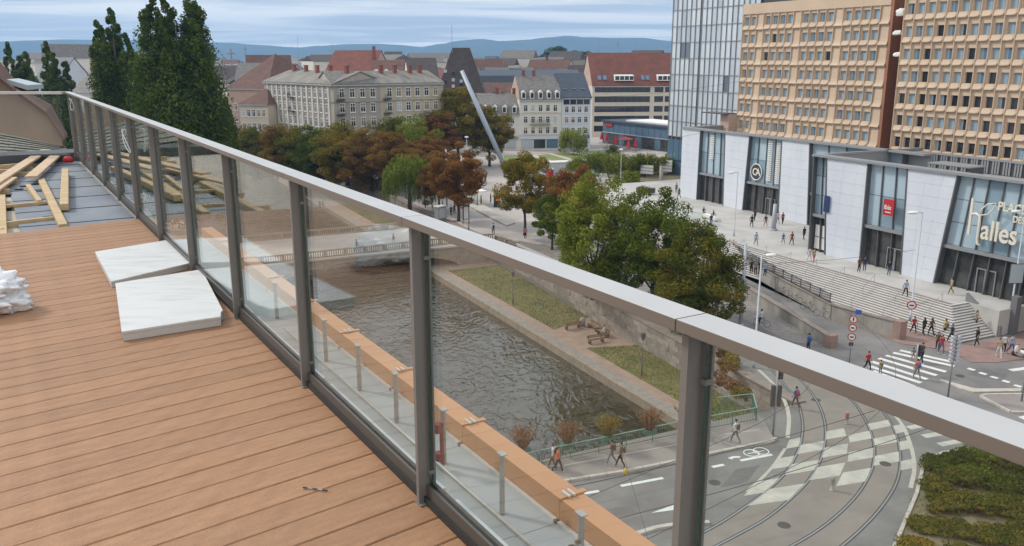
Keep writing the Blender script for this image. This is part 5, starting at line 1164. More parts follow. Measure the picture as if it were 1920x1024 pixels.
def leaves_mesh(name, C, size, tint, elong=1.0, down=0.0, out=None):
    n = len(C); nrm = rng.normal(0, 1, (n, 3)); nrm[:, 2] += .6
    if out is not None: nrm = nrm * .45 + out * 1.0
    nrm /= np.linalg.norm(nrm, axis=1)[:, None]
    u = np.cross(nrm, rng.normal(0, 1, (n, 3))); u /= np.linalg.norm(u, axis=1)[:, None]; v = np.cross(nrm, u)
    if down: u = u * (1 - down) + np.array([0, 0, -1.0]) * down; u /= np.linalg.norm(u, axis=1)[:, None]; v = np.cross(nrm, u); v /= np.linalg.norm(v, axis=1)[:, None]
    s = (size * rng.uniform(.6, 1.35, n))[:, None]
    q = np.stack([C - u * s * elong, C + v * s * .62 - u * s * .1, C + u * s * elong, C - v * s * .62 - u * s * .1], 1)
    me = bpy.data.meshes.new(name); me.vertices.add(4 * n); me.vertices.foreach_set('co', q.reshape(-1).astype(np.float32))
    me.loops.add(4 * n); me.loops.foreach_set('vertex_index', np.arange(4 * n, dtype=np.int32)); me.polygons.add(n)
    me.polygons.foreach_set('loop_start', np.arange(0, 4 * n, 4, dtype=np.int32)); me.polygons.foreach_set('loop_total', np.full(n, 4, np.int32))
    at_ = me.attributes.new('tint', 'FLOAT', 'FACE'); at_.data.foreach_set('value', np.clip(tint, 0, 1).astype(np.float32)); me.update(); me.validate(); return me
def clump_points(cent, rad, per, squash=.75):
    pts, idx, outs = [], [], []
    for i, (c, r_) in enumerate(zip(cent, rad)):
        d = rng.normal(0, 1, (per, 3)); d /= np.linalg.norm(d, axis=1)[:, None]; rr_ = r_ * rng.uniform(.35, 1.0, per)[:, None] ** .5
        p = c + d * rr_ * np.array([1, 1, squash]); pts.append(p); outs.append(d); idx.append(np.full(per, i))
    clump_points.out = np.concatenate(outs)
    return np.concatenate(pts), np.concatenate(idx)
def broad_crown(seed, rx, rz, zc, ncl=96, per=290, leaf=.115, lowcut=.95):
    global rng; rng = np.random.default_rng(seed)
    d = rng.normal(0, 1, (ncl, 3)); d /= np.linalg.norm(d, axis=1)[:, None]; rr_ = rng.uniform(.22, 1, ncl) ** .42
    wob = 1 + .22 * np.sin(3 * np.arctan2(d[:, 1], d[:, 0]) + seed) + .12 * np.sin(5 * d[:, 2] * 3 + seed)
    cent = d * (rr_ * wob)[:, None] * np.array([rx, rx, rz]); k = cent[:, 2] < 0; cent[k, 2] *= lowcut
    cent[:, :2] *= (1 - .25 * np.clip(cent[:, 2] / rz, 0, 1) ** 2)[:, None]; cent[:, 2] += zc
    rad = rng.uniform(.16, .30, ncl) * (rx + rz) / 2
    P_, I_ = clump_points(cent, rad, per); ct = rng.uniform(.15, .85, ncl)
    tint = ct[I_] * .6 + rng.uniform(0, .4, len(P_)); return leaves_mesh('crown', P_, leaf, tint, out=clump_points.out), cent
def trunk_mesh(h, r_, cent, nl=9, seed=1):
    rr_ = random.Random(seed); mb = MB().tube([(0, 0, -.1), (0, 0, .3), (.05, .03, h * .5), (.0, .05, h), (.1, .0, h * 1.6)], [r_ * 1.35, r_, r_ * .85, r_ * .7, r_ * .3], 9)
    for c in rr_.sample(list(map(tuple, cent)), min(nl, len(cent))):
        b = Vector((0, 0.03, h * rr_.uniform(.75, 1.2))); e = Vector(c); mid = b.lerp(e, .5) + Vector((0, 0, .3)); mb.tube([b, mid, e], [r_ * .42, r_ * .25, r_ * .06], 6)
    return mb.mesh('trunk', M['bark'], True)
VAR = []
for i in range(6):
    cm_, ce = broad_crown(100 + i, 3.5, 4.1, 6.6); cm_.materials.append(LM['green']); VAR.append((cm_, trunk_mesh(3.0, .22, ce, seed=i)))
def crown_inst(name, me, key, parent, loc=None, scale=None):
    o = inst(name, me, parent, loc, scale=scale); o.material_slots[0].link = 'OBJECT'; o.material_slots[0].material = LM[key]; return o
def tree(name, label, loc, height, width, var, key, group=None, rot=None):
    root = thing(name, label, 'tree', loc, random.uniform(0, 6.28) if rot is None else rot, group, scale=(width / 6.9, width / 6.9, height / 11.2))
    cm_, tm = VAR[var]; inst('trunk', tm, root); crown_inst('crown', cm_, key, root); return root
GA, GS, GP = 'trees along the avenue', 'trees on the square', 'poplars on the left bank'
# row along the wall top and the square: (px, py of base, height, width, colour)
for i in range(3):
    cm_, ce = broad_crown(140 + i, 4.0, 5.2, 6.1, 130); cm_.materials.append(LM['green']); VAR.append((cm_, trunk_mesh(2.6, .26, ce, seed=20 + i)))
tree('chestnut_tree', 'tall bright green tree in front of the plaza stairs, left of the dark pair', P(1112, 560), 12.6, 7.2, 6, 'bright', GS, 0)
tree('chestnut_tree', 'big dark green tree in the middle of the clump before the stairs', P(1222, 582), 12.2, 6.6, 7, 'green', GS, 1)
tree('chestnut_tree', 'rounded dark tree with browning top nearest the railing cap', P(1304, 624), 10.2, 6.6, 8, 'mixed', GS, 2)
tree('chestnut_tree', 'reddish brown half bare tree behind the bright green one', P(1075, 462), 11.5, 7.6, 3, 'brown', GS)
tree('chestnut_tree', 'small dark green tree beside the reddish one near the balustrade', P(1035, 468), 8.2, 5.6, 4, 'green', GS)
tree('chestnut_tree', 'slender rusty brown tree standing alone on the square by the balustrade', P(984, 441), 12.6, 7.4, 5, 'olive', GS)
tree('chestnut_tree', 'dark brown tree with visible trunk by the tram stop shelter', P(860, 416), 12.0, 8.4, 0, 'brown', GS)
tree('chestnut_tree', 'brown tree tucked behind the tram stop tree, left side', P(824, 398), 9.0, 6.8, 2, 'rust', GS)
tree('chestnut_tree', 'orange brown tall tree left of the leaning mast', P(860, 312), 18.5, 14, 1, 'olive', GS)
tree('chestnut_tree', 'brown tree right of the orange tree, crossed by the leaning mast', P(918, 312), 14.5, 11, 3, 'olive', GS)
tree('chestnut_tree', 'dull brown tree left of the orange one', P(822, 316), 14, 12.5, 4, 'brown', GS)
tree('chestnut_tree', 'rust red low tree behind the willow', P(785, 372), 9.5, 9.5, 5, 'rust', GS)
tree('chestnut_tree', 'dark rust tree left of the willow', P(737, 364), 11.8, 9.0, 1, 'rust', GS)
tree('chestnut_tree', 'brown crowned tree filling the gap above the willow', P(800, 350), 10.5, 9.0, 0, 'brown', GS)
av = [(452, 332, 10.6, 9.5, 'olive', 'leftmost dull brown avenue tree beside the poplars'), (486, 334, 10.8, 9.5, 'mixed', 'second avenue tree from the left, brown and green'), (520, 336, 11.2, 9.5, 'rust', 'third avenue tree, reddish brown'), (548, 338, 11.4, 9, 'olive', 'fourth avenue tree, brown turning green'),
      (577, 340, 11.6, 9.5, 'green', 'fifth avenue tree, fresh green'), (607, 342, 11, 8.5, 'green', 'sixth avenue tree, dark green and narrow'), (652, 347, 12.4, 12.5, 'olive', 'big golden brown avenue tree in the middle of the row'), (697, 356, 11.5, 10, 'rust', 'avenue tree right of the golden one, brown'), (738, 336, 12.8, 11, 'mixed', 'green topped tree before the cream apartment block'), (772, 338, 13.2, 10.5, 'bright', 'fresh green tree before the cream apartment block')]
for i, (px, py, h_, w_, c_, lb) in enumerate(av): tree('avenue_tree', lb, P(px, py), h_ * .97, w_ * .92, 6 + i % 3, c_, GA)
for i, (px, py, h_, w_, c_) in enumerate(((470, 325, 10, 9, 'olive'), (534, 330, 10.6, 9, 'rust'), (632, 336, 11.4, 10, 'olive'), (712, 336, 10.5, 9, 'rust'))): tree('avenue_tree', ('back row avenue tree left below the hipped house', 'back row avenue tree below the grey block, reddish', 'back row olive tree at the corner of the grey block', 'back row rust tree below the grey corner')[i], P(px, py), h_, w_, i + 2, c_, GA)
# poplars
def poplar(label, px, Y, top_py, wpx, seed, spires=3):
    global rng; rng = np.random.default_rng(seed)
    b = at(px, Y); H = PY(px, top_py, Y).z; w = wpx / 1649 * Y; cents, rads = [], []
    for sp in range(spires):
        ang = sp * 6.28 / spires + seed; ox, oy = (math.cos(ang) * w * .27, math.sin(ang) * w * .27) if spires > 1 else (0, 0); hs = H * (1 if sp == 0 else rng.uniform(.80, .97))
        for z in np.arange(3.0, hs, .75):
            f_ = z / hs; rad = w * (.40 if spires > 1 else .55) * min(1, (f_ + .1) * 3) * (1 - (max(0, f_ - .35) / .65) ** 1.7 * .88) * rng.uniform(.8, 1.2)
            for k in range(4 if rad > 1.4 else 2):
                a = rng.uniform(0, 6.28); cents.append((ox + math.cos(a) * rad * .62, oy + math.sin(a) * rad * .62, z + rng.uniform(-.4, .4))); rads.append(max(.45, rad * rng.uniform(.34, .56)))
    cents = np.array(cents); P_, I_ = clump_points(cents, np.array(rads), 150, 1.4); ct = rng.uniform(0, .9, len(cents))
    me = leaves_mesh('crown', P_, .20, ct[I_] * .6 + rng.uniform(0, .4, len(P_)), out=clump_points.out); me.materials.append(LM['poplar'])
    root = thing('poplar_tree', label, 'tree', b, 0, GP); inst('crown', me, root)
    MB().tube([(0, 0, 0), (0, 0, H * .4), (0, 0, H * .85)], [.55, .4, .08], 8).build('trunk', M['bark'], root, True)
poplar('tallest poplar, cut off by the top of the view', 335, 128, -26, 150, 1, 5)
poplar('tall dense poplar just left of the tallest one', 217, 150, 14, 96, 2, 3)
poplar('slim poplar standing left of the two tall ones', 103, 175, 78, 62, 3, 3)
poplar('leftmost small poplar by the brown gable', 34, 185, 86, 62, 4, 3)
poplar('short poplar spire tucked right of the tallest poplar', 418, 150, 186, 44, 5, 1)
for i, (px, py, h_, w_) in enumerate(((60, 300, 8, 10), (190, 300, 9, 12), (150, 310, 8, 10), (262, 300, 11, 12), (385, 310, 10, 11))):
    tree('bank_tree', ('low leafy tree between the two small poplars', 'low leafy tree at the foot of the dense poplar', 'low tree below the balcony house', 'leafy tree filling between the tall poplars', 'leafy tree at the right foot of the tallest poplar')[i], P(px, py), h_, w_, i, 'green' if i % 2 else 'dark', 'low trees on the left bank')
# willow
def willow():
    global rng; rng = np.random.default_rng(77)
    b = P(768, 404, -1.0); H = 10.4; w = 4.3; pts, tn_ = [], []
    for k in range(430):
        a = rng.uniform(0, 6.28); rr_ = w * math.sqrt(rng.uniform(.02, 1)); z = H * (1 - .24 * (rr_ / w) ** 2) + rng.uniform(-.9, .15) + .5 * math.sin(3 * a); L = rng.uniform(2.5, 6.4) * (0.55 + .45 * rr_ / w); n = int(L / .14); t0 = rng.uniform(.1, .8)
        for j in range(n): pts.append((math.cos(a) * (rr_ + .06 * j * .14) + rng.normal(0, .07), math.sin(a) * (rr_ + .06 * j * .14) + rng.normal(0, .07), max(.6, z - j * .14))); tn_.append(t0 * .6 + rng.uniform(0, .4) + (.25 if j < 4 else 0))
    me = leaves_mesh('crown', np.array(pts), .13, np.array(tn_), 1.5, .8); me.materials.append(LM['willow'])
    root = thing('willow_tree', 'weeping willow with hanging green branches beside the bridge', 'tree', b); inst('crown', me, root)
    MB().tube([(0, 0, -1.5), (.1, 0, 3), (0, .2, H * .85)], [.45, .35, .1], 8).build('trunk', M['bark'], root, True)
willow()
# skyline trees
for i, (px, Y, h_, w_) in enumerate(((1005, 700, 30, 26), (1045, 760, 36, 34), (1080, 720, 33, 30), (1110, 700, 28, 26), (905, 800, 22, 24), (1190, 700, 24, 40), (590, 800, 22, 30), (640, 900, 24, 30), (480, 700, 20, 26), (985, 780, 26, 20))):
    tree('skyline_tree', ('leftmost', 'broad', 'tall', 'rightmost', 'isolated', 'low', 'wide', 'distant', 'small', 'slender')[i] + (' skyline tree above the grey mansard block' if 950 < px < 1130 else ' skyline tree far off over the town roofs, ' + ('left of the office roof', 'behind the office roof', 'behind the apartment block', 'over the red roof', 'over the brown hall')[i % 5]), at(px, Y), h_, w_, i % 6, 'dark', 'skyline trees')
# shrubs: planters of the square and the bed by the tram curve
def shrub(label, loc, w, h, key, seed, leaf=.10, ncl=16, per=70, name='shrub', group=None):
    global rng; rng = np.random.default_rng(seed)
    a = rng.uniform(0, 6.28, ncl); rr_ = np.sqrt(rng.uniform(0, 1, ncl)) * w * .36; cent = np.stack([np.cos(a) * rr_, np.sin(a) * rr_, h * rng.uniform(.25, .78, ncl)], 1)
    P_, I_ = clump_points(cent, rng.uniform(.13, .24, ncl) * w, per, h / w * 1.15); P_[:, 2] = np.abs(P_[:, 2]); ct = rng.uniform(.1, .9, ncl)
    me = leaves_mesh('foliage', P_, leaf, ct[I_] * .55 + rng.uniform(0, .45, len(P_)), out=clump_points.out); me.materials.append(LM[key])
    root = thing(name, label, 'shrub', loc, 0, group); inst('foliage', me, root)
    mb = MB()
    for k in range(4): mb.tube([(0, 0, 0), tuple(cent[k])], [.035, .012], 5)
    mb.build('stems', M['bark'], root)['kind'] = 'stuff'; return root
bed = [P(1733, 868), P(1718, 930), P(1695, 985), P(1672, 1040), P(2000, 1060), P(2050, 900), P(1925, 862), P(1830, 848), P(1770, 852)]
struct(MB().prism([flat(q) for q in bed][::-1], -.05, .14).build('planting_bed', M['soil']))
kerbline('planting_bed_kerb', bed[:4][::-1] + [bed[0], bed[8], bed[7], bed[6]], .2, .2)
sh = [(1765, 880, 2.6, 1.0, 'dark'), (1800, 868, 2.6, 1.1, 'dark'), (1845, 866, 2.8, 1.2, 'green'), (1895, 876, 3, 1.2, 'dark'), (1755, 915, 2.2, .8, 'mixed'), (1790, 905, 2.6, 1.1, 'mixed'), (1835, 905, 3.0, 1.3, 'green'), (1885, 915, 3.0, 1.3, 'dark'), (1760, 950, 2.4, .7, 'mixed'), (1800, 945, 2.6, .9, 'mixed'), (1850, 955, 2.8, 1.0, 'mixed'), (1900, 960, 2.8, 1.0, 'mixed'), (1735, 990, 2.2, .5, 'mixed'), (1780, 995, 2.4, .6, 'mixed'), (1830, 1005, 2.6, .7, 'mixed'), (1885, 1010, 2.6, .7, 'mixed'), (1720, 1030, 2.2, .5, 'olive'), (1790, 1040, 2.6, .6, 'mixed'), (1930, 930, 3, 1.2, 'dark'), (1930, 1000, 3, 1.0, 'mixed')]
rowsn = ('back', 'second', 'third', 'front', 'lowest')
for i, (px, py, w_, h_, k_) in enumerate(sh):
    shrub('%s shrub, %s row of the tram curve bed, %s' % ({'dark': 'dark green', 'green': 'green', 'olive': 'yellowish', 'mixed': 'green and brown', 'rust': 'reddish dry', 'brown': 'brown dry'}[k_], rowsn[min(4, int((py - 860) / 40))], 'left end' if px < 1775 else 'left of centre' if px < 1815 else 'right of centre' if px < 1870 else 'near the right border' if px < 1920 else 'at the right border'), P(px, py, .14), w_ * 1.0, h_ * .8, k_, 200 + i, .075, 24, 130, group='shrubs in the bed')
gv = MB(); 
for i in range(900):
    u, v = random.random(), random.random(); q = bed[0].lerp(bed[3], v).lerp(bed[6].lerp(bed[4], v), u); a = random.uniform(0, 6.28); h_ = random.uniform(.06, .22)
    gv.add([(q.x - .05 * math.cos(a), q.y - .05 * math.sin(a), .135), (q.x + .05 * math.cos(a), q.y + .05 * math.sin(a), .135), (q.x + random.uniform(-.1, .1), q.y + random.uniform(-.1, .1), .135 + h_)], [(0, 1, 2)])
stuff(gv.build('ground_cover', mat('dry_cover', (0.11, 0.125, 0.04), .9, (0.18, 0.16, 0.06), 2, world=True)), 'dry grass and weeds between the shrubs of the bed', 'ground cover')
# raised green planter on the square
pl_ = [W(135, 96), W(139, 94), W(150, 97), W(163, 104), W(160, 112), W(150, 118), W(136, 118)]
wl_ = thing('planter_wall', 'curved pale retaining wall of the raised planting beside the mall', 'wall')
for a, b in zip(pl_[:4], pl_[1:5]): MB().bar(flat(a) + Vector((0, 0, 1.1)), flat(b) + Vector((0, 0, 1.1)), .4, 2.2).build('wall_panel', M['concrete'], wl_)
MB().bar(flat(pl_[0]) + Vector((0, 0, 1.1)), flat(pl_[6]) + Vector((0, 0, 1.1)), .4, 2.2).build('wall_panel', M['concrete'], wl_)
struct(MB().prism([flat(q) for q in pl_], 0, 1.9).build('raised_bed', M['soil']))
for i, (px, py, w_, h_) in enumerate(((1085, 330, 6, 5), (1115, 332, 6.5, 5.5), (1140, 333, 6, 5), (1165, 332, 7, 5.5), (1190, 334, 6.5, 5.5), (1212, 330, 6, 5), (1235, 330, 6, 4.5), (1254, 322, 5, 4.5), (1100, 345, 4, 3), (1180, 346, 4, 3))):
    shrub(('leftmost', 'second', 'third', 'fourth', 'fifth', 'sixth', 'seventh', 'rightmost', 'low front left', 'low front middle')[i] + ' willowy green bush in the raised planting beside the mall', P(px, py, 1.5), w_, h_, ('bright', 'green', 'bright')[i % 3], 300 + i, .15, 24, 170, group='bushes of the raised planting')
shrub('tall light green bush in the lawn before the navy roofed house', P(1073, 291), 9, 8, 'bright', 330, .2, 26, 160); shrub('round dark bush near the restaurant terrace', P(1150, 296), 5, 3.5, 'dark', 331, .18); shrub('dark evergreen beside the light bush on the lawn', P(1058, 288), 4, 6, 'dark', 332, .2)
for nm, q in (('garden_lawn', ((985, 318), (960, 298), (1060, 284), (1130, 282), (1150, 296), (1080, 316))), ('mast_lawn', ((942, 322), (945, 292), (990, 290), (1010, 315), (975, 335)))):
    struct(MB().sheet([P(*p) for p in q], .01).build(nm, M['lawn']))
for i, (a, b) in enumerate((((1000, 292), (1060, 312)), ((1030, 288), (1095, 306)), ((1070, 285), (1135, 300)))): struct(MB().bar(P(*a) + Vector((0, 0, .02)), P(*b) + Vector((0, 0, .02)), 1.6, .05).build('garden_path', M['kerb']))
# flower tubs on the green fence
def tuft(label, loc, w, h, key, seed):
    global rng; rng = np.random.default_rng(seed); pts, tn_ = [], []
    for k in range(150):
        a = rng.uniform(0, 6.28); r0_ = rng.uniform(0, w * .5)
        for j in range(9): f_ = j / 8; pts.append((math.cos(a) * r0_ * (0.3 + f_), math.sin(a) * r0_ * (.3 + f_), h * f_ * (1 - .25 * (r0_ / w) * f_))); tn_.append(rng.uniform(0, .35) + .45 * f_)
    me = leaves_mesh('foliage', np.array(pts), .055, np.array(tn_), 1.8, .55); me.materials.append(LM[key]); root = thing('flower_tub', label, 'plant', loc, AX, 'flower tubs on the green fence'); inst('foliage', me, root, (0, 0, .3))
    MB().box(-.45, .45, -.2, .2, 0, .32).build('tub', M['fence_green'], root); return root
for i, (px, py, k_) in enumerate(((981, 848, 'grassy'), (1063, 838, 'grassy'), (1140, 826, 'olive'), (1218, 813, 'grassy'), (1290, 800, 'olive'))): tuft(('leftmost dry tuft', 'second reddish tuft', 'third tuft with yellow flowers', 'fourth tall brownish tuft', 'tuft beside the near railing post') [i] + ' in a tub on the green canal fence', P(px, py, .75), 1.6, 1.3, k_, 400 + i)
for i, (px, py, w_, h_, k_) in enumerate(((1352, 725, 1.9, 1.3, 'grassy'), (1372, 742, 2.0, 1.4, 'grassy'), (1390, 752, 1.8, 1.3, 'olive'), (1362, 700, 1.8, 1.3, 'rust'), (1376, 690, 1.8, 1.5, 'olive'), (1384, 660, 1.8, 1.6, 'mixed'), (1358, 672, 1.8, 1.4, 'brown'))):
    shrub(('reddish grass bush', 'large dry grass bush', 'orange flowering bush', 'rust coloured bush', 'yellow flowering bush', 'green bush with yellow flowers', 'brown bush')[i] + ' in the corner planting at the canal head', P(px, py), w_, h_, k_, 420 + i, .09, 16, 60, group='corner planting bushes')
# ================================================================ street furniture
gf = thing('canal_fence', 'green metal railing with flower tubs along the canal head', 'fence')
def fence_run(a, b, z=.12, h=1.0):
    a, b = flat(a), flat(b); L = (b - a).length; d = (b - a) / L; n = int(L / .13); mb = MB()
    for i in range(n): q = a + d * i * .13; mb.bar((q.x, q.y, z + .12), (q.x, q.y, z + h - .04), .022, .022)
    o = mb.build('bars', M['fence_green'], gf); o['kind'] = 'stuff'
    for zz, w_ in ((z + .12, .04), (z + h, .07)): MB().bar(a + Vector((0, 0, zz)), b + Vector((0, 0, zz)), w_, .045).build('fence_rail', M['fence_pale'] if zz > z + .5 else M['fence_green'], gf)
    for i in range(0, n + 1, 16): q = a + d * i * .13; MB().bar((q.x, q.y, z), (q.x, q.y, z + h), .06, .06).build('post', M['fence_green'], gf)
M['fence_pale'] = mat('fence_pale', (0.20, 0.33, 0.27), .5)
fence_run(W(43.9, 13), P(1277, 818)); fence_run(P(1277, 818), P(1417, 792)); fence_run(P(1417, 792), P(1410, 765)); fence_run(P(1410, 765), P(1345, 772))
def lamp(name, label, loc, h, r_, head, rot=0, arm=.0, m_='pole_grey', group=None):
    root = thing(name, label, 'street lamp', loc, rot, group)
    MB().tube([(0, 0, 0), (0, 0, .8), (0, 0, .82), (0, 0, h)], [r_ * 1.5, r_ * 1.4, r_, r_ * .7], 10).build('pole', M[m_], root, True)
    if head == 'arm':
        MB().tube([(0, 0, h - .1), (arm * .5, 0, h + .05), (arm, 0, h + .02)], r_ * .5, 8).build('arm', M[m_], root, True)
        MB().ell((arm + .35 * (1 if arm > 0 else -1), 0, h), (.55, .24, .15), 14, 8).build('lamp_head', M['white_paint'], root, True)
    elif head == 'lantern':
        MB().tube([(0, 0, h), (0, 0, h + .05), (0, 0, h + .45), (0, 0, h + .6), (0, 0, h + .7)], [.06, .14, .2, .22, .03], 8).build('lantern', M['dark_metal'], root)
    else:
        MB().ell((0, 0, h + .12), (.42, .42, .2), 14, 8).build('lamp_head', M['white_paint'], root, True)
    return root
lamp('street_lamp', 'slim plaza lamp in front of the far mall wing', P(1376, 443, PZ), 8.4, .07, 'arm', R(200), .6)
lamp('street_lamp', 'slim lamp with no entry sign in front of the near mall wing', P(1706, 602, PZ - 1), 10.2, .08, 'arm', R(190), .6)
lamp('street_lamp', 'white lamp with a big oval head beside the railing cap', P(1413, 690), 9.6, .085, 'arm', R(20), .5)
lamp('street_lamp', 'lamp post rising right of the near entrance with a blank panel', P(1890, 620), 11.5, .09, 'arm', R(190), .6)
lamp('street_lamp', 'lamp with oval head among the brown trees of the square', P(876, 345), 9.5, .08, 'top')
lamp('street_lamp', 'lamp with flat head before the raised planting', P(1163, 356), 7.8, .07, 'top')
lamp('street_lamp', 'lamp above the avenue trees below the grey corner block', P(745, 335), 11, .09, 'top')
lamp('quay_lantern', 'black lantern post on the far quay lawn', P(962, 572, QZ), 3.4, .055, 'lantern', m_='dark_metal', group='quay lanterns')
lamp('quay_lantern', 'black lantern post on the near quay lawn', P(1203, 705, QZ), 3.4, .055, 'lantern', m_='dark_metal', group='quay lanterns')
lamp('quay_lantern', 'black lantern post on the square by the bridge end', P(879, 434), 3.6, .06, 'lantern', m_='dark_metal', group='quay lanterns')
def mast(label, loc, h, r_, name='tram_mast'):
    return tag(MB().tube([loc, loc + Vector((0, 0, h))], [r_ * 1.2, r_ * .85], 10).tube([loc, loc + Vector((0, 0, .25))], r_ * 1.8, 10).build(name, M['pole_grey'], None, True), label, 'mast')
mast('tall grey tram mast right of the dark tree', P(1388, 612), 8.2, .16); mast('grey tram mast on the square behind the slender tree', P(1012, 432), 9.5, .16); mast('grey tram mast by the brown tree near the shelter', P(838, 388), 10, .16)
mast('round grey pillar on the plaza before the mall doors', P(1450, 432, PZ), 3.6, .28, 'plaza_pillar')
tag(MB().tube([W(134.5, 97.5, 0), W(134.5, 97.5, 5.2)], .35, 12).build('plaza_pillar', M['concrete'], None, True), 'concrete pillar left of the mall front beside the planter wall', 'pillar')
# leaning steel sculpture
b0 = P(950, 323); top_ = PY(866, 133, b0.y + 6)
ls = thing('leaning_mast', 'long grey leaning steel tube rising from the square over the houses', 'sculpture'); MB().tube([b0 + Vector((0, 0, .3)), b0.lerp(top_, .5), top_], [.50, .58, .46], 18).build('tube', mat('mast_steel', (0.33, 0.38, 0.45), .45), ls, True); MB().tube([b0, b0 + Vector((0, 0, .5))], [1.0, .8], 16).build('footing', M['concrete'], ls)
# signs
def disc(mb, c, d, r_, m0, th=.03): c = Vector(c); mb.tube([c, c + Vector(d) * th], r_, 20, m0)
toC = lambda p: (Vector((0, 0, 0)) - flat(p)).normalized()
def sign_disc(root, c, r_, kind):
    d = toC(c); o = MB().tube([c, c + d * .02], r_, 24).build('disc', M['red'], root); MB().tube([c + d * .021, c + d * .026], r_ * .74, 24).build('disc_centre', M['white_paint'], root)
    x = Vector((-d.y, d.x, 0))
    if kind == 'bar': MB().bar(c + d * .03 - x * r_ * .45, c + d * .03 + x * r_ * .45, .02, r_ * .32).build('symbol', M['black'], root)
    if kind == 'figure':
        MB().bar(c + d * .03 + Vector((0, 0, -r_ * .45)), c + d * .03 + Vector((0, 0, r_ * .25)), r_ * .3, .02).tube([c + d * .03 + Vector((0, 0, r_ * .38)), c + d * .04 + Vector((0, 0, r_ * .38))], r_ * .13, 8).build('symbol', M['black'], root)
    if kind == 'car': MB().bar(c + d * .03 - x * r_ * .5, c + d * .03 + x * r_ * .5, .02, r_ * .45).bar(c + d * .031 - x * r_ * .28 + Vector((0, 0, r_ * .25)), c + d * .031 + x * r_ * .28 + Vector((0, 0, r_ * .25)), .02, r_ * .3).build('symbol', M['black'], root)
sb = P(1592, 682); sp_ = thing('sign_post', 'post with three red ringed traffic signs at the ramp end', 'traffic sign', sb)
o_ = MB().tube([(0, 0, 0), (0, 0, 4.3)], .045, 8).build('post', M['mid_metal'], sp_, True)
for z, k in ((3.95, 'figure'), (3.2, 'bar'), (2.4, 'car')):
    rt2 = MB().tube([Vector((0, 0, z)) + toC(sb) * .06, Vector((0, 0, z)) + toC(sb) * .08], .33, 24).build('disc', M['red'], sp_); c = Vector((0, 0, z)) + toC(sb) * .085
    MB().tube([c, c + toC(sb) * .006], .25, 24).build('disc_centre', M['white_paint'], rt2)
    d = toC(sb); x = Vector((-d.y, d.x, 0)); c = c + d * .012
    MB().bar(c - x * (.05 if k == 'figure' else .15), c + x * (.05 if k == 'figure' else .15), .012, .3 if k == 'figure' else .12).build('symbol', M['black'], rt2)
MB().box(-.18, .18, -.03, .03, 1.6, 1.9).build('plate', M['black'], sp_); MB().box(.1, .6, -.02, .02, 4.35, 4.75).build('blue_plate', M['sign_blue'], sp_)
q = P(1706, 602, PZ - 1); ne = thing('no_entry_sign', 'round red ringed sign on the lamp before the near mall wing', 'traffic sign', q + Vector((0, 0, 1.55)))
d = toC(q); c = d * .12; MB().tube([c, c + d * .02], .42, 24).build('disc', M['red'], ne); MB().tube([c + d * .022, c + d * .028], .31, 24).build('disc_centre', M['white_paint'], ne); x = Vector((-d.y, d.x, 0)); MB().bar(c + d * .035 - x * .2, c + d * .035 + x * .2, .012, .12).build('symbol', M['black'], ne)
st_ = thing('street_sign', 'blue street name plate on the white lamp post', 'sign', P(1413, 690) + Vector((0, 0, 1.35))); MB().box(-.45, .45, -.03, .03, 0, .42).build('plate', M['sign_blue'], st_); MB().box(-.35, .35, -.036, -.031, .24, .30).build('lettering_line', M['white_paint'], st_); MB().box(-.3, .3, -.036, -.031, .11, .16).build('lettering_line', M['white_paint'], st_)
ep = thing('blank_panel', 'white blank notice panel on the right lamp post', 'sign', P(1890, 620) + Vector((0, 0, 4.7))); MB().box(-.62, .62, -.08, -.02, 0, 1.8).build('panel', M['window_pale'], ep)
MB().box(-.68, -.63, -.09, -.01, -.05, 1.85).box(.63, .68, -.09, -.01, -.05, 1.85).box(-.629, .629, -.09, -.01, -.05, -.001).box(-.629, .629, -.09, -.01, 1.801, 1.85).build('frame', M['dark_metal'], ep)
for i, (px, py, h_, lb) in enumerate(((1449, 818, 5.2, 'tall signal post at the pavement tip by the canal fence'), (1715, 702, 2.6, 'short signal post with black box on the far side of the tram crossing'), (1777, 747, 5.0, 'tall tram signal with a stack of lamps behind the railing cap'), (1915, 755, 4.5, 'signal post at the right border'))):
    tl = thing('traffic_light', lb, 'traffic light', P(px, py)); MB().tube([(0, 0, 0), (0, 0, h_)], .07, 10).build('post', M['mid_metal'], tl, True)
    if i == 2:
        for k in range(7): 
            for sx in (-1, 1): MB().tube([(sx * .22, .1, h_ - .1 - k * .3), (sx * .22, -.22, h_ - .1 - k * .3)], [.10, .14], 10).build('signal_head', M['light_metal'], tl)
        MB().box(-.1, .1, -.02, .1, h_ - 2.2, h_ + .1).build('backing', M['mid_metal'], tl)
    else:
        MB().box(.08, .34, -.14, .14, h_ - 1.0, h_ - .1).build('signal_head', M['black'], tl)
        for k in range(3): MB().tube([(.21, -.141, h_ - .22 - k * .3), (.21, -.2, h_ - .22 - k * .3)], .1, 10).build('visor', M['dark_metal'], tl)
        if i == 0: MB().box(-.34, -.1, -.12, .12, h_ - 3.0, h_ - 1.5).box(.12, .34, -.12, .12, h_ - 3.0, h_ - 1.5).build('lower_signal', M['dark_metal'], tl)
for i, (px, py) in enumerate(((1587, 795), (1560, 920))):
    bo_ = thing('bollard', ('short bollard with red band at the far edge of the chequered crossing', 'short pale bollard at the near edge of the chequered crossing')[i], 'bollard', P(px, py)); MB().tube([(0, 0, 0), (0, 0, .05), (0, 0, .06), (0, 0, .62), (0, 0, .64), (0, 0, .9), (0, 0, .95)], [.17, .17, .11, .11, .13, .13, .09], 14).build('body', M['concrete'], bo_, True)
    MB().tube([(0, 0, .5), (0, 0, .6)], .125, 14).tube([(0, 0, .72), (0, 0, .8)], .142, 14).build('bands', M['red'] if i == 0 else M['mid_metal'], bo_)
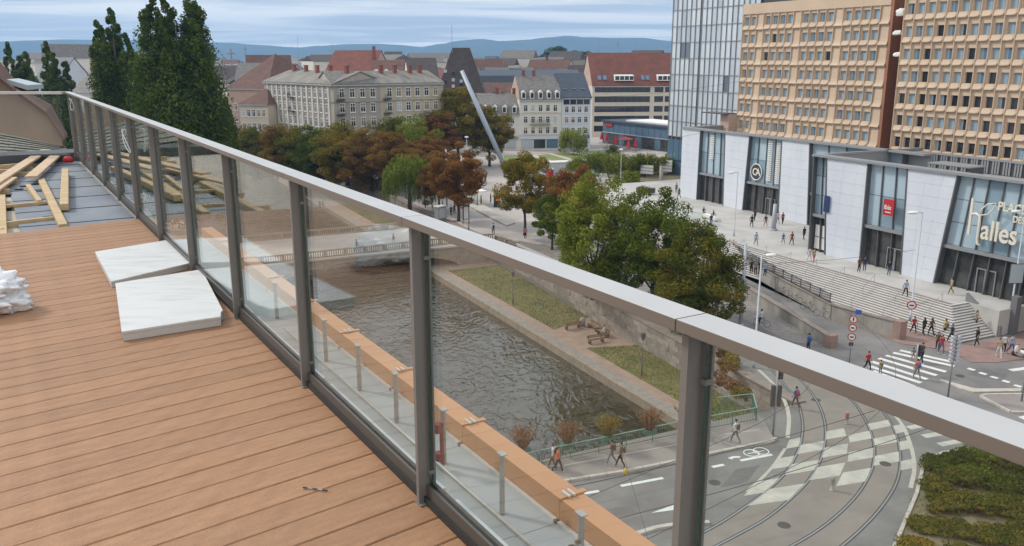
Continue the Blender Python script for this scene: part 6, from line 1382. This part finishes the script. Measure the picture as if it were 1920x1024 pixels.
# benches on the quay and plaza
def bench(label, loc, rot, L=1.9, m_='wood', group='quay benches'):
    root = thing('bench', label, 'bench', loc, rot, group)
    for y in (-.2, -.05, .1): MB().box(-L / 2, L / 2, y, y + .12, .43, .47).build('slat', M[m_], root)
    for z in (.58, .74): MB().box(-L / 2, L / 2, .24, .28, z, z + .12).build('slat', M[m_], root)
    for x in (-L / 2 + .2, L / 2 - .25): MB().box(x, x + .06, -.2, .26, 0, .425).box(x, x + .06, .281, .33, 0, .86).build('leg', M['dark_metal'], root)
bench('wooden bench at the edge of the far quay lawn', P(1073, 617, QZ), AX + R(180)); bench('wooden bench against the wall at the back of the sitting place', P(1112, 618, QZ), AX + R(-90)); bench('wooden bench against the wall next to the seated person', P(1130, 630, QZ), AX + R(-90)); bench('wooden bench at the edge of the near quay lawn', P(1118, 644, QZ), AX)
pbn = thing('plaza_bench', 'long white stone bench on the plaza by the glass balustrade', 'bench', P(1333, 411, PZ), AX + R(75)); MB().box(-2, 2, -.35, .35, .12, .5).build('seat', M['white_paint'], pbn); MB().box(-1.9, 1.9, -.25, .25, 0, .119).build('plinth', M['dark_metal'], pbn)
bn2 = thing('litter_bin', 'grey stone litter bin beside the quay benches', 'bin', P(1092, 612, QZ)); MB().tube([(0, 0, 0), (0, 0, .9), (0, 0, .95)], [.28, .3, .24], 12).build('body', M['concrete'], bn2, True)
# square: container, red toilet, shelter, poster stand, planters, direction signs
ct_ = thing('site_container', 'pale blue grey site container behind the red toilet', 'container', P(1022, 334), AX + R(-8)); MB().box(0, 13, 0, 3, .15, 3.2).build('body', mat('container_blue', (0.42, 0.50, 0.55), .6), ct_)
for i in range(32): MB().box(.2 + i * .4, .4 + i * .4, -.05, -.001, .3, 3.0).build('rib', M['house_blue'], ct_)
MB().box(-.1, 13.1, -.1, 3.1, 3.201, 3.35).build('roof_edge', M['house_white'], ct_)
wc = thing('portable_toilet', 'red portable toilet cabin with white roof in front of the container', 'toilet', P(1031, 336), AX + R(-8)); MB().box(-.6, .6, -.6, .6, 0, 2.15).build('cabin', M['red'], wc); MB().box(-.4, .4, -.64, -.601, .1, 1.95).build('door', mat('red_dark', (0.32, 0.02, 0.02), .6), wc); MB().box(-.62, .62, -.62, .62, 2.151, 2.4).build('roof', M['white_paint'], wc); MB().box(-.45, -.1, -.645, -.641, 1.75, 2.0).build('sign_plate', M['white_paint'], wc)
sh_ = thing('tram_shelter', 'tram stop shelter with white flat roof and glass walls', 'shelter', P(893, 383), AX + R(90)); MB().box(-2.6, 2.6, -1, 1, 2.5, 2.68).build('roof', M['white_paint'], sh_)
for x in (-2.4, 0, 2.4): MB().box(x - .05, x + .05, .8, .9, 0, 2.49).build('post', M['dark_metal'], sh_)
MB().box(-2.3, 2.3, .95, .98, .3, 2.3).build('back_glass', M['glass'], sh_); MB().box(2.42, 2.45, -.8, .75, .3, 2.3).build('side_glass', M['glass'], sh_); MB().box(-2.1, 2.1, .4, .75, .42, .48).build('seat', M['mid_metal'], sh_)
slab('tram_platform', [P(846, 368), P(900, 400), P(950, 425), P(966, 420), P(916, 392), P(862, 362)], 'kerb', .25)
kerbline('platform_kerb', [P(838, 404), P(870, 424), P(905, 443)], .5, .12, 1.5)
vb = thing('vending_column', 'dark ticket column with orange front by the shelter', 'ticket machine', P(932, 388), AX); MB().box(-.5, .5, -.35, .35, 0, 2.0).build('cabinet', M['black'], vb); MB().box(-.4, .4, -.38, -.351, 1.1, 1.85).build('screen', mat('orange', (0.6, 0.16, 0.05), .5), vb)
pst = thing('poster_stand', 'black framed poster stand near the lantern on the square', 'poster stand', P(874, 421), AX + R(30)); MB().box(-.75, .75, -.06, .06, .8, 2.9).build('frame', M['black'], pst); MB().box(-.65, .65, -.075, -.061, .9, 2.8).build('poster', M['white_paint'], pst); MB().box(-.8, -.76, -.05, .05, 0, 2.9).box(.76, .8, -.05, .05, 0, 2.9).build('post', M['black'], pst)
kk = thing('news_kiosk', 'white poster kiosk left of the group under the brown tree', 'kiosk', P(826, 414), AX + R(20)); MB().box(-.8, .8, -.5, .5, 0, 2.3).build('body', M['mid_metal'], kk); MB().box(-.9, .9, -.6, .6, 2.301, 2.45).build('roof', M['white_paint'], kk); MB().box(-.65, .65, -.53, -.501, .5, 2.1).build('poster', M['house_blue'], kk)
for i, (px, py) in enumerate(((1040, 350), (1058, 350), (1048, 358))):
    tb_ = thing('flower_planter', ('left', 'right', 'front')[i] + ' round planter with orange plants on the square', 'planter', P(px, py), 0, 'round planters'); MB().tube([(0, 0, 0), (0, 0, .7), (0, 0, .9)], [1.2, 1.5, 1.55], 16).build('tub', M['sandstone'], tb_, True); crown_inst('plants', VAR[i][0], 'olive' if i < 2 else 'green', tb_, (0, 0, -1.1), (.36, .36, .33))
for i, (px, py) in enumerate(((1212, 350), (1247, 345))):
    ds = thing('direction_sign', ('left', 'right')[i] + ' stack of white direction boards before the raised planting', 'sign', P(px, py), AX + R(-60)); MB().tube([(0, 0, 0), (0, 0, 5)], .06, 8).build('post', M['mid_metal'], ds)
    for k in range(3 + i): MB().box(-1.4, 1.4, -.1, -.04, 2.6 + k * .62, 3.12 + k * .62).build('board', M['white_paint'], ds)
eb = thing('equipment_box', 'dark box on posts behind the bright green tree', 'cabinet', P(1210, 378, 1.2), AX + R(-40)); MB().box(-1.6, 1.6, -.6, .6, 1.6, 2.4).build('box', M['dark_metal'], eb); MB().box(-1.3, -1.1, -.1, .1, 0, 1.59).box(1.1, 1.3, -.1, .1, 0, 1.59).build('legs', M['light_metal'], eb)
# overhead wires
def wire(label, a, b, sag=.4, r_=.018, n=10):
    a, b = Vector(a), Vector(b); tag(MB().tube([a.lerp(b, i / n) - Vector((0, 0, sag * 4 * (i / n) * (1 - i / n))) for i in range(n + 1)], r_, 5).build('overhead_wire', M['wire']), label, 'wire', 'overhead tram wires')
mp_ = P(1388, 612) + Vector((0, 0, 6.2))
wire('span wire from the tall mast towards the plaza', mp_, P(1700, 610, 0) + Vector((0, 0, 7.5)), .3)
for k, lb in ((0, 'contact wire following the curve of the left tram track'), (2, 'contact wire following the curve of the right tram track')):
    mid = [(RW[k][i] + RW[k + 1][i]) / 2 + Vector((0, 0, 5.6)) for i in range(20, min(len(RW[k]), len(RW[k + 1])), 6)]
    tag(MB().tube(mid, .014, 5).build('overhead_wire', M['wire']), lb, 'wire', 'overhead tram wires')
wire('long span wire across the canal head road', P(960, 935, 5) , P(1640, 770, 5.6), .3); wire('second long span wire across the road below', P(1000, 1010, 5), P(1750, 800, 5.6), .3)
wire('pale hanger wire with yellow insulator over the road', P(1168, 850, 5), P(1215, 1010, 3), .05, .012)
tag(MB().ell(P(1172, 885, 4.5), (.12, .12, .2), 8, 6).build('insulator', M['yellow'], None, True), 'small yellow insulator on the hanger wire over the road', 'insulator')
wire('long wires before the glass tower', PY(1060, 180, 150), PY(1400, 150, 110), .8); wire('wire over the square before the raised planting', PY(980, 290, 130), PY(1420, 230, 110), .6)

# ================================================================ people and bicycles
def limb(mb_v, mb_e, rad, pts, start=None):
    idx = [] if start is None else [start]
    for p, r_ in pts:
        mb_v.append(p); rad.append(r_); k = len(mb_v) - 1
        if idx: mb_e.append((idx[-1], k))
        idx.append(k)
    return idx
def body(pose):
    v, e, rad = [], [], []
    sp = limb(v, e, rad, [((0, 0, .95), (.15, .11)), ((0, 0, 1.12), (.135, .10)), ((0, .005, 1.30), (.165, .11)), ((0, 0, 1.43), (.13, .085)), ((0, .01, 1.51), (.055, .055)), ((0, .025, 1.60), (.075, .09)), ((0, .03, 1.69), (.072, .088))])
    pz = dict(walk=((.22, -.24), (.10, -.20)), walk2=((-.16, .26), (-.15, .12)), stand=((.02, -.02), (.02, .02)), sit=None, ride=None)[pose]
    for i, s in enumerate((-1, 1)):
        if pose == 'sit': K, A_, T = (s * .12, .42, .92), (s * .13, .46, .50), (s * .13, .60, .46)
        elif pose == 'ride': K, A_, T = (s * .12, .34 - .1 * i, .72 - .16 * i), (s * .12, .12 + .05 * i, .42 - .25 * i), (s * .12, .26 + .05 * i, .40 - .25 * i)
        else: f = pz[0][i]; K, A_, T = (s * .10, f * .62 + .04, .51), (s * .10, f * 1.25 - (.06 if f < 0 else 0), .09 + (.05 if f < 0 else 0)), (s * .105, f * 1.25 + .14, .04)
        limb(v, e, rad, [((s * .095, 0, .90), (.095, .095)), (tuple((np.array((s * .095, 0, .9)) + np.array(K)) / 2), (.085, .085)), (K, (.06, .065)), (tuple((np.array(K) + np.array(A_)) / 2 + np.array((0, -.015, .03))), (.058, .06)), (A_, (.042, .045)), (T, (.04, .032))], sp[0])
        if pose in ('sit', 'ride'): E_, H_ = (s * .25, .16, 1.16), (s * .2, .40, 1.08)
        else: g_ = pz[1][i]; E_, H_ = (s * .235, g_ * .35 - .03, 1.15), (s * .24, g_ * .9 + .05, .93)
        limb(v, e, rad, [((s * .175, 0, 1.42), (.062, .062)), (tuple((np.array((s * .175, 0, 1.42)) + np.array(E_)) / 2), (.05, .05)), (E_, (.042, .042)), (H_, (.03, .034)), (tuple(np.array(H_) + (np.array(H_) - np.array(E_)) * .36), (.022, .036))], sp[3])
    me = bpy.data.meshes.new('body_tmp'); me.from_pydata(v, e, []); o = bpy.data.objects.new('body_tmp', me); COL.objects.link(o)
    o.modifiers.new('skin', 'SKIN'); sk_ = me.skin_vertices[0].data
    for i, r_ in enumerate(rad): sk_[i].radius = r_; sk_[i].use_root = (i == 0)
    ss_ = o.modifiers.new('sub', 'SUBSURF'); ss_.levels = 1; ss_.render_levels = 1
    dg = bpy.context.evaluated_depsgraph_get(); dg.update(); m2 = bpy.data.meshes.new_from_object(o.evaluated_get(dg)); bpy.data.objects.remove(o)
    m2.name = 'body_' + pose
    # five fingers, nose and ears added to the same surface mesh
    m2.materials.clear()
    for _ in range(4): m2.materials.append(M['black'])
    bm = bmesh.new(); bm.from_mesh(m2)
    for i, s in enumerate((-1, 1)):
        if pose in ('sit', 'ride'): E_, H_ = np.array((s * .25, .16, 1.16)), np.array((s * .2, .40, 1.08))
        else: g_ = pz[1][i]; E_, H_ = np.array((s * .235, g_ * .35 - .03, 1.15)), np.array((s * .24, g_ * .9 + .05, .93))
        d = (H_ - E_) / np.linalg.norm(H_ - E_); tip = H_ + d * .08
        for k in range(5):
            o_ = Vector(tip) + Vector((0, (k - 1.5) * .017, 0)) if k < 4 else Vector(H_ + d * .02) + Vector((-s * .02, .03, 0)); L = (.07, .08, .075, .058, .05)[k]; e_ = o_ + Vector(d) * L + Vector((-s * .015, .01 if k < 4 else .03, 0))
            for a, b, r_ in ((o_, e_, .008),):
                x = Vector((1, 0, 0)) * r_; y = Vector((0, 1, 0)) * r_; vs = [bm.verts.new(p) for p in (a + x, a + y, a - x, a - y, b + x * .6, b + y * .6, b - x * .6, b - y * .6)]
                for j in range(4): bm.faces.new((vs[j], vs[(j + 1) % 4], vs[4 + (j + 1) % 4], vs[4 + j]))
                bm.faces.new(vs[4:])
    for c, r_ in (((0, .125, 1.64), (.012, .02, .018)), ((.078, .03, 1.645), (.008, .018, .028)), ((-.078, .03, 1.645), (.008, .018, .028))):
        mb = MB().ell(c, r_, 6, 4); vs = [bm.verts.new(p) for p in mb.v]
        for f in mb.f: bm.faces.new([vs[i] for i in f])
    for f in bm.faces:
        f.smooth = True; c = f.calc_center_median()
        if c.z > 1.50: f.material_index = 0
        elif abs(c.x) > .20 and c.z < 1.17 and pose not in ('sit', 'ride'): f.material_index = 0
        elif pose in ('sit', 'ride') and c.y > .25 and c.z > 1.0: f.material_index = 0
        elif c.z < .105 or (pose == 'sit' and c.z < .52 and c.y > .4) or (pose == 'ride' and c.z < .47 and c.y > .2): f.material_index = 3
        elif c.z < .96 or (pose == 'sit' and c.z < 1.0): f.material_index = 2
        else: f.material_index = 1
    bm.to_mesh(m2); bm.free()
    return m2
BODY = {k: body(k) for k in ('walk', 'walk2', 'stand', 'sit', 'ride')}
hm = MB().ell((0, .015, 1.675), (.088, .105, .10), 12, 8); HAIR = hm.mesh('hair', M['black'], True)
hl = MB().ell((0, .012, 1.675), (.09, .105, .10), 12, 8).ell((0, -.06, 1.56), (.085, .055, .16), 10, 6); HAIRL = hl.mesh('hair', M['black'], True)
PACK = MB().ell((0, -.20, 1.25), (.15, .10, .22), 10, 8).mesh('backpack', M['black'], True)
for me_ in (HAIR, HAIRL):                      # open the face
    bm = bmesh.new(); bm.from_mesh(me_); bmesh.ops.delete(bm, geom=[f for f in bm.faces if f.calc_center_median().y > .055 and f.calc_center_median().z < 1.715], context='FACES'); bm.to_mesh(me_); bm.free()
CM = {}
def cmat(c):
    if c not in CM: CM[c] = mat('cloth_%d' % len(CM), c, .85, tuple(x * .8 for x in c), 9)
    return CM[c]
C_ = dict(white=(.62, .62, .62), black=(.018, .018, .02), red=(.42, .03, .03), orange=(.62, .13, .04), blue=(.06, .13, .32), navy=(.025, .035, .07), grey=(.19, .19, .20), jean=(.08, .12, .20), beige=(.42, .33, .23), olive=(.19, .16, .03), yellow=(.5, .34, .03), pink=(.5, .16, .18), lblue=(.3, .4, .55), brown=(.13, .07, .04), skin=(.42, .26, .19), skin2=(.16, .09, .06))
def person(label, loc, rot, pose, top, bot, shoe='white', hair='black', long=False, pack=None, sk='skin', h=1.72, group='people on the street'):
    s = h / 1.74; root = thing('person', label, 'person', loc, rot, group, scale=(s, s, s))
    b = inst('body', BODY[pose], root)
    for i, c in enumerate((sk, top, bot, shoe)): b.material_slots[i].link = 'OBJECT'; b.material_slots[i].material = cmat(C_[c])
    hh = inst('hair', HAIRL if long else HAIR, root); hh.material_slots[0].link = 'OBJECT'; hh.material_slots[0].material = cmat(C_[hair])
    if pack: p = inst('backpack', PACK, root); p.material_slots[0].link = 'OBJECT'; p.material_slots[0].material = cmat(C_[pack])
    return root
FRONT, BACK = R(180), 0
PL = [  # label, px, py, z, heading, pose, top, bottom, options
 ('person with a red backpack and blue top walking along the tram rail', 1491, 766, 0, 20, 'walk', 'blue', 'brown', dict(pack='red')),
 ('person in an orange shirt walking on the pavement by the green fence', 1046, 886, .12, 250, 'walk', 'orange', 'black', {}),
 ('person in a white shirt and dark bag beside the orange shirt', 1037, 879, .12, 70, 'walk2', 'white', 'brown', dict(pack='black')),
 ('person with brown backpack and pale trousers by the green fence', 1146, 872, .12, 80, 'walk', 'brown', 'grey', dict(pack='brown')),
 ('person in dark clothes with brown backpack walking behind the pale trousers', 1164, 877, .12, 80, 'walk2', 'brown', 'black', dict(pack='brown')),
 ('person in white shirt with brown bag at the fence corner', 1378, 831, .12, 40, 'walk', 'white', 'grey', dict(pack='brown')),
 ('person in blue top with backpack cycling past the ramp pillar', 1515, 660, 0, 30, 'stand', 'blue', 'navy', dict(pack='blue')),
 ('person in red and grey at the left end of the zebra crossing', 1626, 696, 0, 200, 'walk', 'red', 'black', {}),
 ('child in yellow with purple bag on the zebra crossing', 1650, 703, 0, 10, 'stand', 'yellow', 'grey', dict(pack='blue', h=1.3)),
 ('child in grey beside an adult on the zebra crossing', 1711, 680, 0, 190, 'walk', 'grey', 'skin', dict(h=1.35, long=True)),
 ('adult in brown jacket walking with a child on the zebra crossing', 1727, 680, 0, 190, 'walk2', 'brown', 'black', dict(h=1.78)),
 ('person with orange cap and blue backpack at the near side of the zebra', 1718, 711, 0, 10, 'walk', 'orange', 'grey', dict(pack='blue')),
 ('person in a red jacket at the foot of the plaza stairs by the lamp', 1712, 626, .06, 190, 'walk', 'red', 'black', {}),
 ('woman in black with long hair left of the stairs corner', 1731, 629, .06, 10, 'walk2', 'black', 'black', dict(long=True)),
 ('person in brown top right of the woman in black', 1745, 630, .06, 10, 'walk', 'brown', 'black', dict(long=True)),
 ('person in yellow with blue backpack before the stairs corner', 1771, 632, .06, 20, 'stand', 'yellow', 'black', dict(pack='blue')),
 ('person in red hoodie and jeans in the middle of the brick pavement', 1764, 664, .06, 180, 'walk', 'red', 'jean', {}),
 ('dark haired person just behind the red hoodie', 1757, 657, .06, 160, 'stand', 'brown', 'black', dict(long=True)),
 ('person in dark clothes crouching forward before the steps', 1783, 642, .06, 90, 'walk2', 'navy', 'black', {}),
 ('person in black striding past the end of the stairs', 1830, 650, .06, 100, 'walk', 'black', 'black', dict(h=1.82)),
 ('person in beige top climbing the corner of the stairs', 1829, 615, .5, 200, 'walk2', 'beige', 'black', dict(long=True)),
 ('person in blue shirt at the right of the brick pavement', 1895, 664, .06, 200, 'walk', 'lblue', 'blue', dict(h=1.8)),
 ('person in white shirt next to the blue shirt', 1881, 662, .06, 180, 'stand', 'white', 'black', {}),
 ('person with bright bag left of the white shirt', 1872, 670, .06, 170, 'walk', 'beige', 'white', dict(pack='orange', long=True)),
 ('person with pale top walking on the plaza edge above the stairs', 1697, 557, PZ, 180, 'walk', 'lblue', 'black', {}),
 ('person in olive trousers walking past the near mall windows', 1782, 552, PZ, 90, 'walk', 'beige', 'olive', dict(long=True)),
 ('person in black top and jeans by the near mall doors', 1666, 518, PZ, 180, 'stand', 'black', 'jean', {}),
 ('left of two people standing before the near white panel', 1610, 511, PZ, 200, 'stand', 'brown', 'black', dict(long=True)),
 ('right of two people standing before the near white panel, in jeans', 1620, 510, PZ, 160, 'stand', 'navy', 'jean', dict(long=True)),
 ('person in pale clothes left of the pair crossing the plaza', 1517, 491, PZ, 190, 'walk', 'white', 'white', dict(long=True)),
 ('person in pink trousers of the pair crossing the plaza', 1525, 493, PZ, 190, 'walk2', 'beige', 'pink', dict(long=True)),
 ('person in a red top walking in the middle of the plaza', 1484, 460, PZ, 190, 'walk', 'red', 'black', {}),
 ('child in blue walking beside the red top', 1468, 457, PZ, 190, 'walk', 'blue', 'jean', dict(h=1.35)),
 ('person in black right of the red top on the plaza', 1507, 450, PZ, 10, 'walk2', 'black', 'black', {}),
 ('person in pale grey alone on the left of the plaza', 1417, 461, PZ, 190, 'walk', 'lblue', 'grey', {}),
 ('tall person in black before the far mall doors', 1409, 427, PZ, 180, 'walk', 'black', 'black', dict(h=1.82)),
 ('person in dark jacket behind the tall one', 1415, 414, PZ, 10, 'walk2', 'navy', 'black', {}),
 ('woman in a dark skirt before the far mall doors', 1435, 426, PZ, 190, 'walk', 'black', 'skin', dict(long=True)),
 ('person in white top right of the round pillar', 1458, 420, PZ, 0, 'walk', 'white', 'grey', {}),
 ('person in dark top right of the white top', 1467, 421, PZ, 180, 'walk2', 'red', 'black', dict(long=True)),
 ('person with red bag at the left plaza edge', 1333, 424, PZ, 190, 'stand', 'navy', 'jean', dict(pack='red')),
 ('person in navy dress at the far left of the plaza', 1273, 372, PZ, 30, 'walk', 'navy', 'navy', dict(long=True)),
 ('person beside the navy dress with a small child seat', 1268, 362, PZ, 10, 'stand', 'grey', 'black', {}),
 ('person with a backpack walking across the tram square', 925, 440, 0, 10, 'walk', 'white', 'black', dict(pack='black')),
 ('person in pink top beside the slender tree', 985, 448, 0, 0, 'stand', 'pink', 'black', {}),
 ('person waiting in black right of the tram shelter', 941, 379, .25, 180, 'stand', 'black', 'black', {}),
 ('person in dark coat walking beyond the shelter', 910, 344, 0, 10, 'walk', 'black', 'black', {}),
 ('person in white beside the dark coat', 903, 341, 0, 10, 'walk2', 'white', 'grey', {}),
 ('first person of the group waiting under the brown tree', 846, 405, 0, 180, 'stand', 'black', 'black', {}),
 ('second person of the group waiting under the brown tree', 852, 402, 0, 200, 'stand', 'navy', 'black', {}),
 ('person beside the poster kiosk', 830, 395, 0, 90, 'stand', 'black', 'navy', {}),
 ('person sitting waiting inside the tram shelter', 902, 384, .25, 250, 'stand', 'grey', 'black', {}),
 ('person with suitcase colours right inside the shelter', 920, 381, .25, 250, 'stand', 'black', 'black', {}),
 ('person near the round planters on the square', 1045, 372, 0, 10, 'stand', 'grey', 'black', {}),
 ('second person near the planters wearing navy', 1039, 368, 0, 180, 'stand', 'navy', 'black', {}),
 ('left person of the distant pair on the canal path', 600, 392, QZ, 180, 'stand', 'black', 'black', {}),
 ('right person of the distant pair on the canal path', 606, 391, QZ, 180, 'stand', 'grey', 'black', {}),
 ('person walking on the stone bridge in white shorts', 738, 462, .22, 80, 'walk', 'brown', 'white', {}),
 ('person in blue on the stone bridge', 669, 473, .22, 80, 'walk', 'blue', 'jean', {}),
 ('first cyclist friend standing at the black fence, dark coat', 1408, 515, 1.5, 180, 'stand', 'black', 'black', {}),
 ('second friend standing at the black fence, in grey', 1416, 517, 1.5, 150, 'stand', 'grey', 'black', dict(long=True)),
 ('third friend standing at the black fence, in black', 1424, 516, 1.5, 190, 'stand', 'black', 'black', {}),
 ('fourth friend standing at the black fence, in pale blue', 1434, 519, 1.5, 200, 'stand', 'lblue', 'navy', {}),
]
for lb, px, py, z, hd, pose, top, bot, kw in PL: person(lb, P(px, py, z), R(hd), pose, top, bot, **kw)
person('person in white sitting on the quay bench by the wall', P(1133, 632, QZ) + Vector((0, 0, -.42)), R(60), 'sit', 'white', 'grey')
for i, (px, py) in enumerate(((1290, 397), (1319, 404), (1337, 411))): person(('leftmost', 'middle', 'rightmost')[i] + ' person sitting on the plaza by the glass balustrade', P(px, py, PZ) + Vector((0, 0, -.42)), R(150 + 40 * i), 'sit', ('black', 'brown', 'navy')[i], ('black', 'jean', 'white')[i])
slab('fence_ledge', [W(90, 72.5), P(1362, 487), P(1450, 540), P(1560, 600), W(56, 67.9), W(90, 70.5)], 'brick_paving', .07)
def bike(label, loc, rot, lean=0.0, col='black'):
    root = thing('bicycle', label, 'bicycle', loc, rot, 'bicycles'); root.rotation_euler = (0, R(lean), rot)
    for y in (-.52, .52):
        w = MB().tube([(0, y + math.cos(a) * .33, .34 + math.sin(a) * .33) for a in [i * math.pi / 10 for i in range(21)]], .018, 6).build('wheel', M['black'], root, True)
        sp = MB()
        for k in range(8): a = k * math.pi / 4; sp.bar((0, y, .34), (0, y + math.cos(a) * .32, .34 + math.sin(a) * .32), .006, .006)
        sp.build('spokes', M['light_metal'], w)['kind'] = 'stuff'
    MB().tube([(0, -.52, .34), (0, -.05, .32), (0, -.18, .80)], .018, 6).tube([(0, -.05, .32), (0, .38, .78), (0, -.16, .72)], .02, 6).tube([(0, -.52, .34), (0, -.17, .72)], .014, 6).tube([(0, .52, .34), (0, .40, .70), (0, .36, .95)], .018, 6).build('frame', M[col], root, True)
    MB().tube([(-.25, .30, 1.0), (0, .37, .97), (.25, .30, 1.0)], .014, 6).build('handlebar', M['mid_metal'], root, True); MB().ell((0, -.2, .86), (.08, .14, .035), 10, 6).build('saddle', M['black'], root, True)
    return root
cb = P(1428, 612); bike('bicycle ridden along the cobbled path below the ramp wall', cb, AX + R(25)); person('cyclist in white top riding on the cobbled path', cb + RD * .1 + Vector((0, 0, -.02)), AX + R(25), 'ride', 'white', 'black', shoe='black')
for i, (px, py, z) in enumerate(((1372, 462, 1.9), (1402, 485, 2.0), (1470, 553, 1.5), (1495, 567, 1.5), (1520, 581, 1.5), (1545, 594, 1.5))):
    bike(('bicycle parked at the top left of the stairs', 'pale bicycle parked on the stairs left side', 'bicycle leaning on the black fence, first from left', 'bicycle leaning on the black fence, second from left', 'bicycle leaning on the black fence, third from left', 'bicycle leaning on the black fence nearest the sandstone pillar')[i], P(px, py, z) + (W(0, -.4) if i > 1 else W(0, 0)), AX + R(15), 6, ('black', 'light_metal', 'black', 'dark_metal', 'black', 'mid_metal')[i])
# parked bikes along the far garden
for i in range(7): bike('bicycle parked in the far rack by the garden, %s' % ('leftmost', 'second', 'third', 'middle', 'fifth', 'sixth', 'rightmost')[i], P(1118 + i * 7, 298 - i * .5), AX + R(60 + 6 * i))
# scooter at the right border
sc_ = thing('scooter', 'white scooter parked at the right border of the brick pavement', 'scooter', P(1914, 672), AX); 
for y in (-.6, .6): MB().tube([(-.06, y, .26), (.06, y, .26)], .25, 16).build('wheel', M['black'], sc_, True)
MB().ell((0, -.35, .62), (.2, .5, .22), 12, 8).build('rear_body', M['white_paint'], sc_, True); MB().ell((0, .5, .7), (.22, .12, .4), 12, 8).build('front_shield', M['white_paint'], sc_, True); MB().ell((0, -.3, .86), (.16, .42, .07), 12, 6).build('seat', M['black'], sc_, True); MB().box(-.15, .15, -.2, .5, .26, .34).build('footboard', M['mid_metal'], sc_); MB().tube([(-.33, .42, 1.1), (0, .48, 1.12), (.33, .42, 1.1)], .02, 6).build('handlebar', M['black'], sc_)
# air: thin haze over the town
hz = MB().box(-9000, 9000, -200, 7600, -5, 330).build('haze', None or bpy.data.materials.new('haze')); hz['kind'] = 'stuff'; hz['label'] = 'thin bluish haze in the air over the town and hills'
hmm = hz.data.materials[0]; hmm.use_nodes = True; hn = hmm.node_tree; hn.nodes.clear(); ho = hn.nodes.new('ShaderNodeOutputMaterial'); pv = hn.nodes.new('ShaderNodeVolumePrincipled'); pv.inputs['Color'].default_value = (0.34, 0.62, 1.0, 1); pv.inputs['Density'].default_value = 0.00017; pv.inputs['Anisotropy'].default_value = 0.1; hn.links.new(pv.outputs[0], ho.inputs['Volume'])
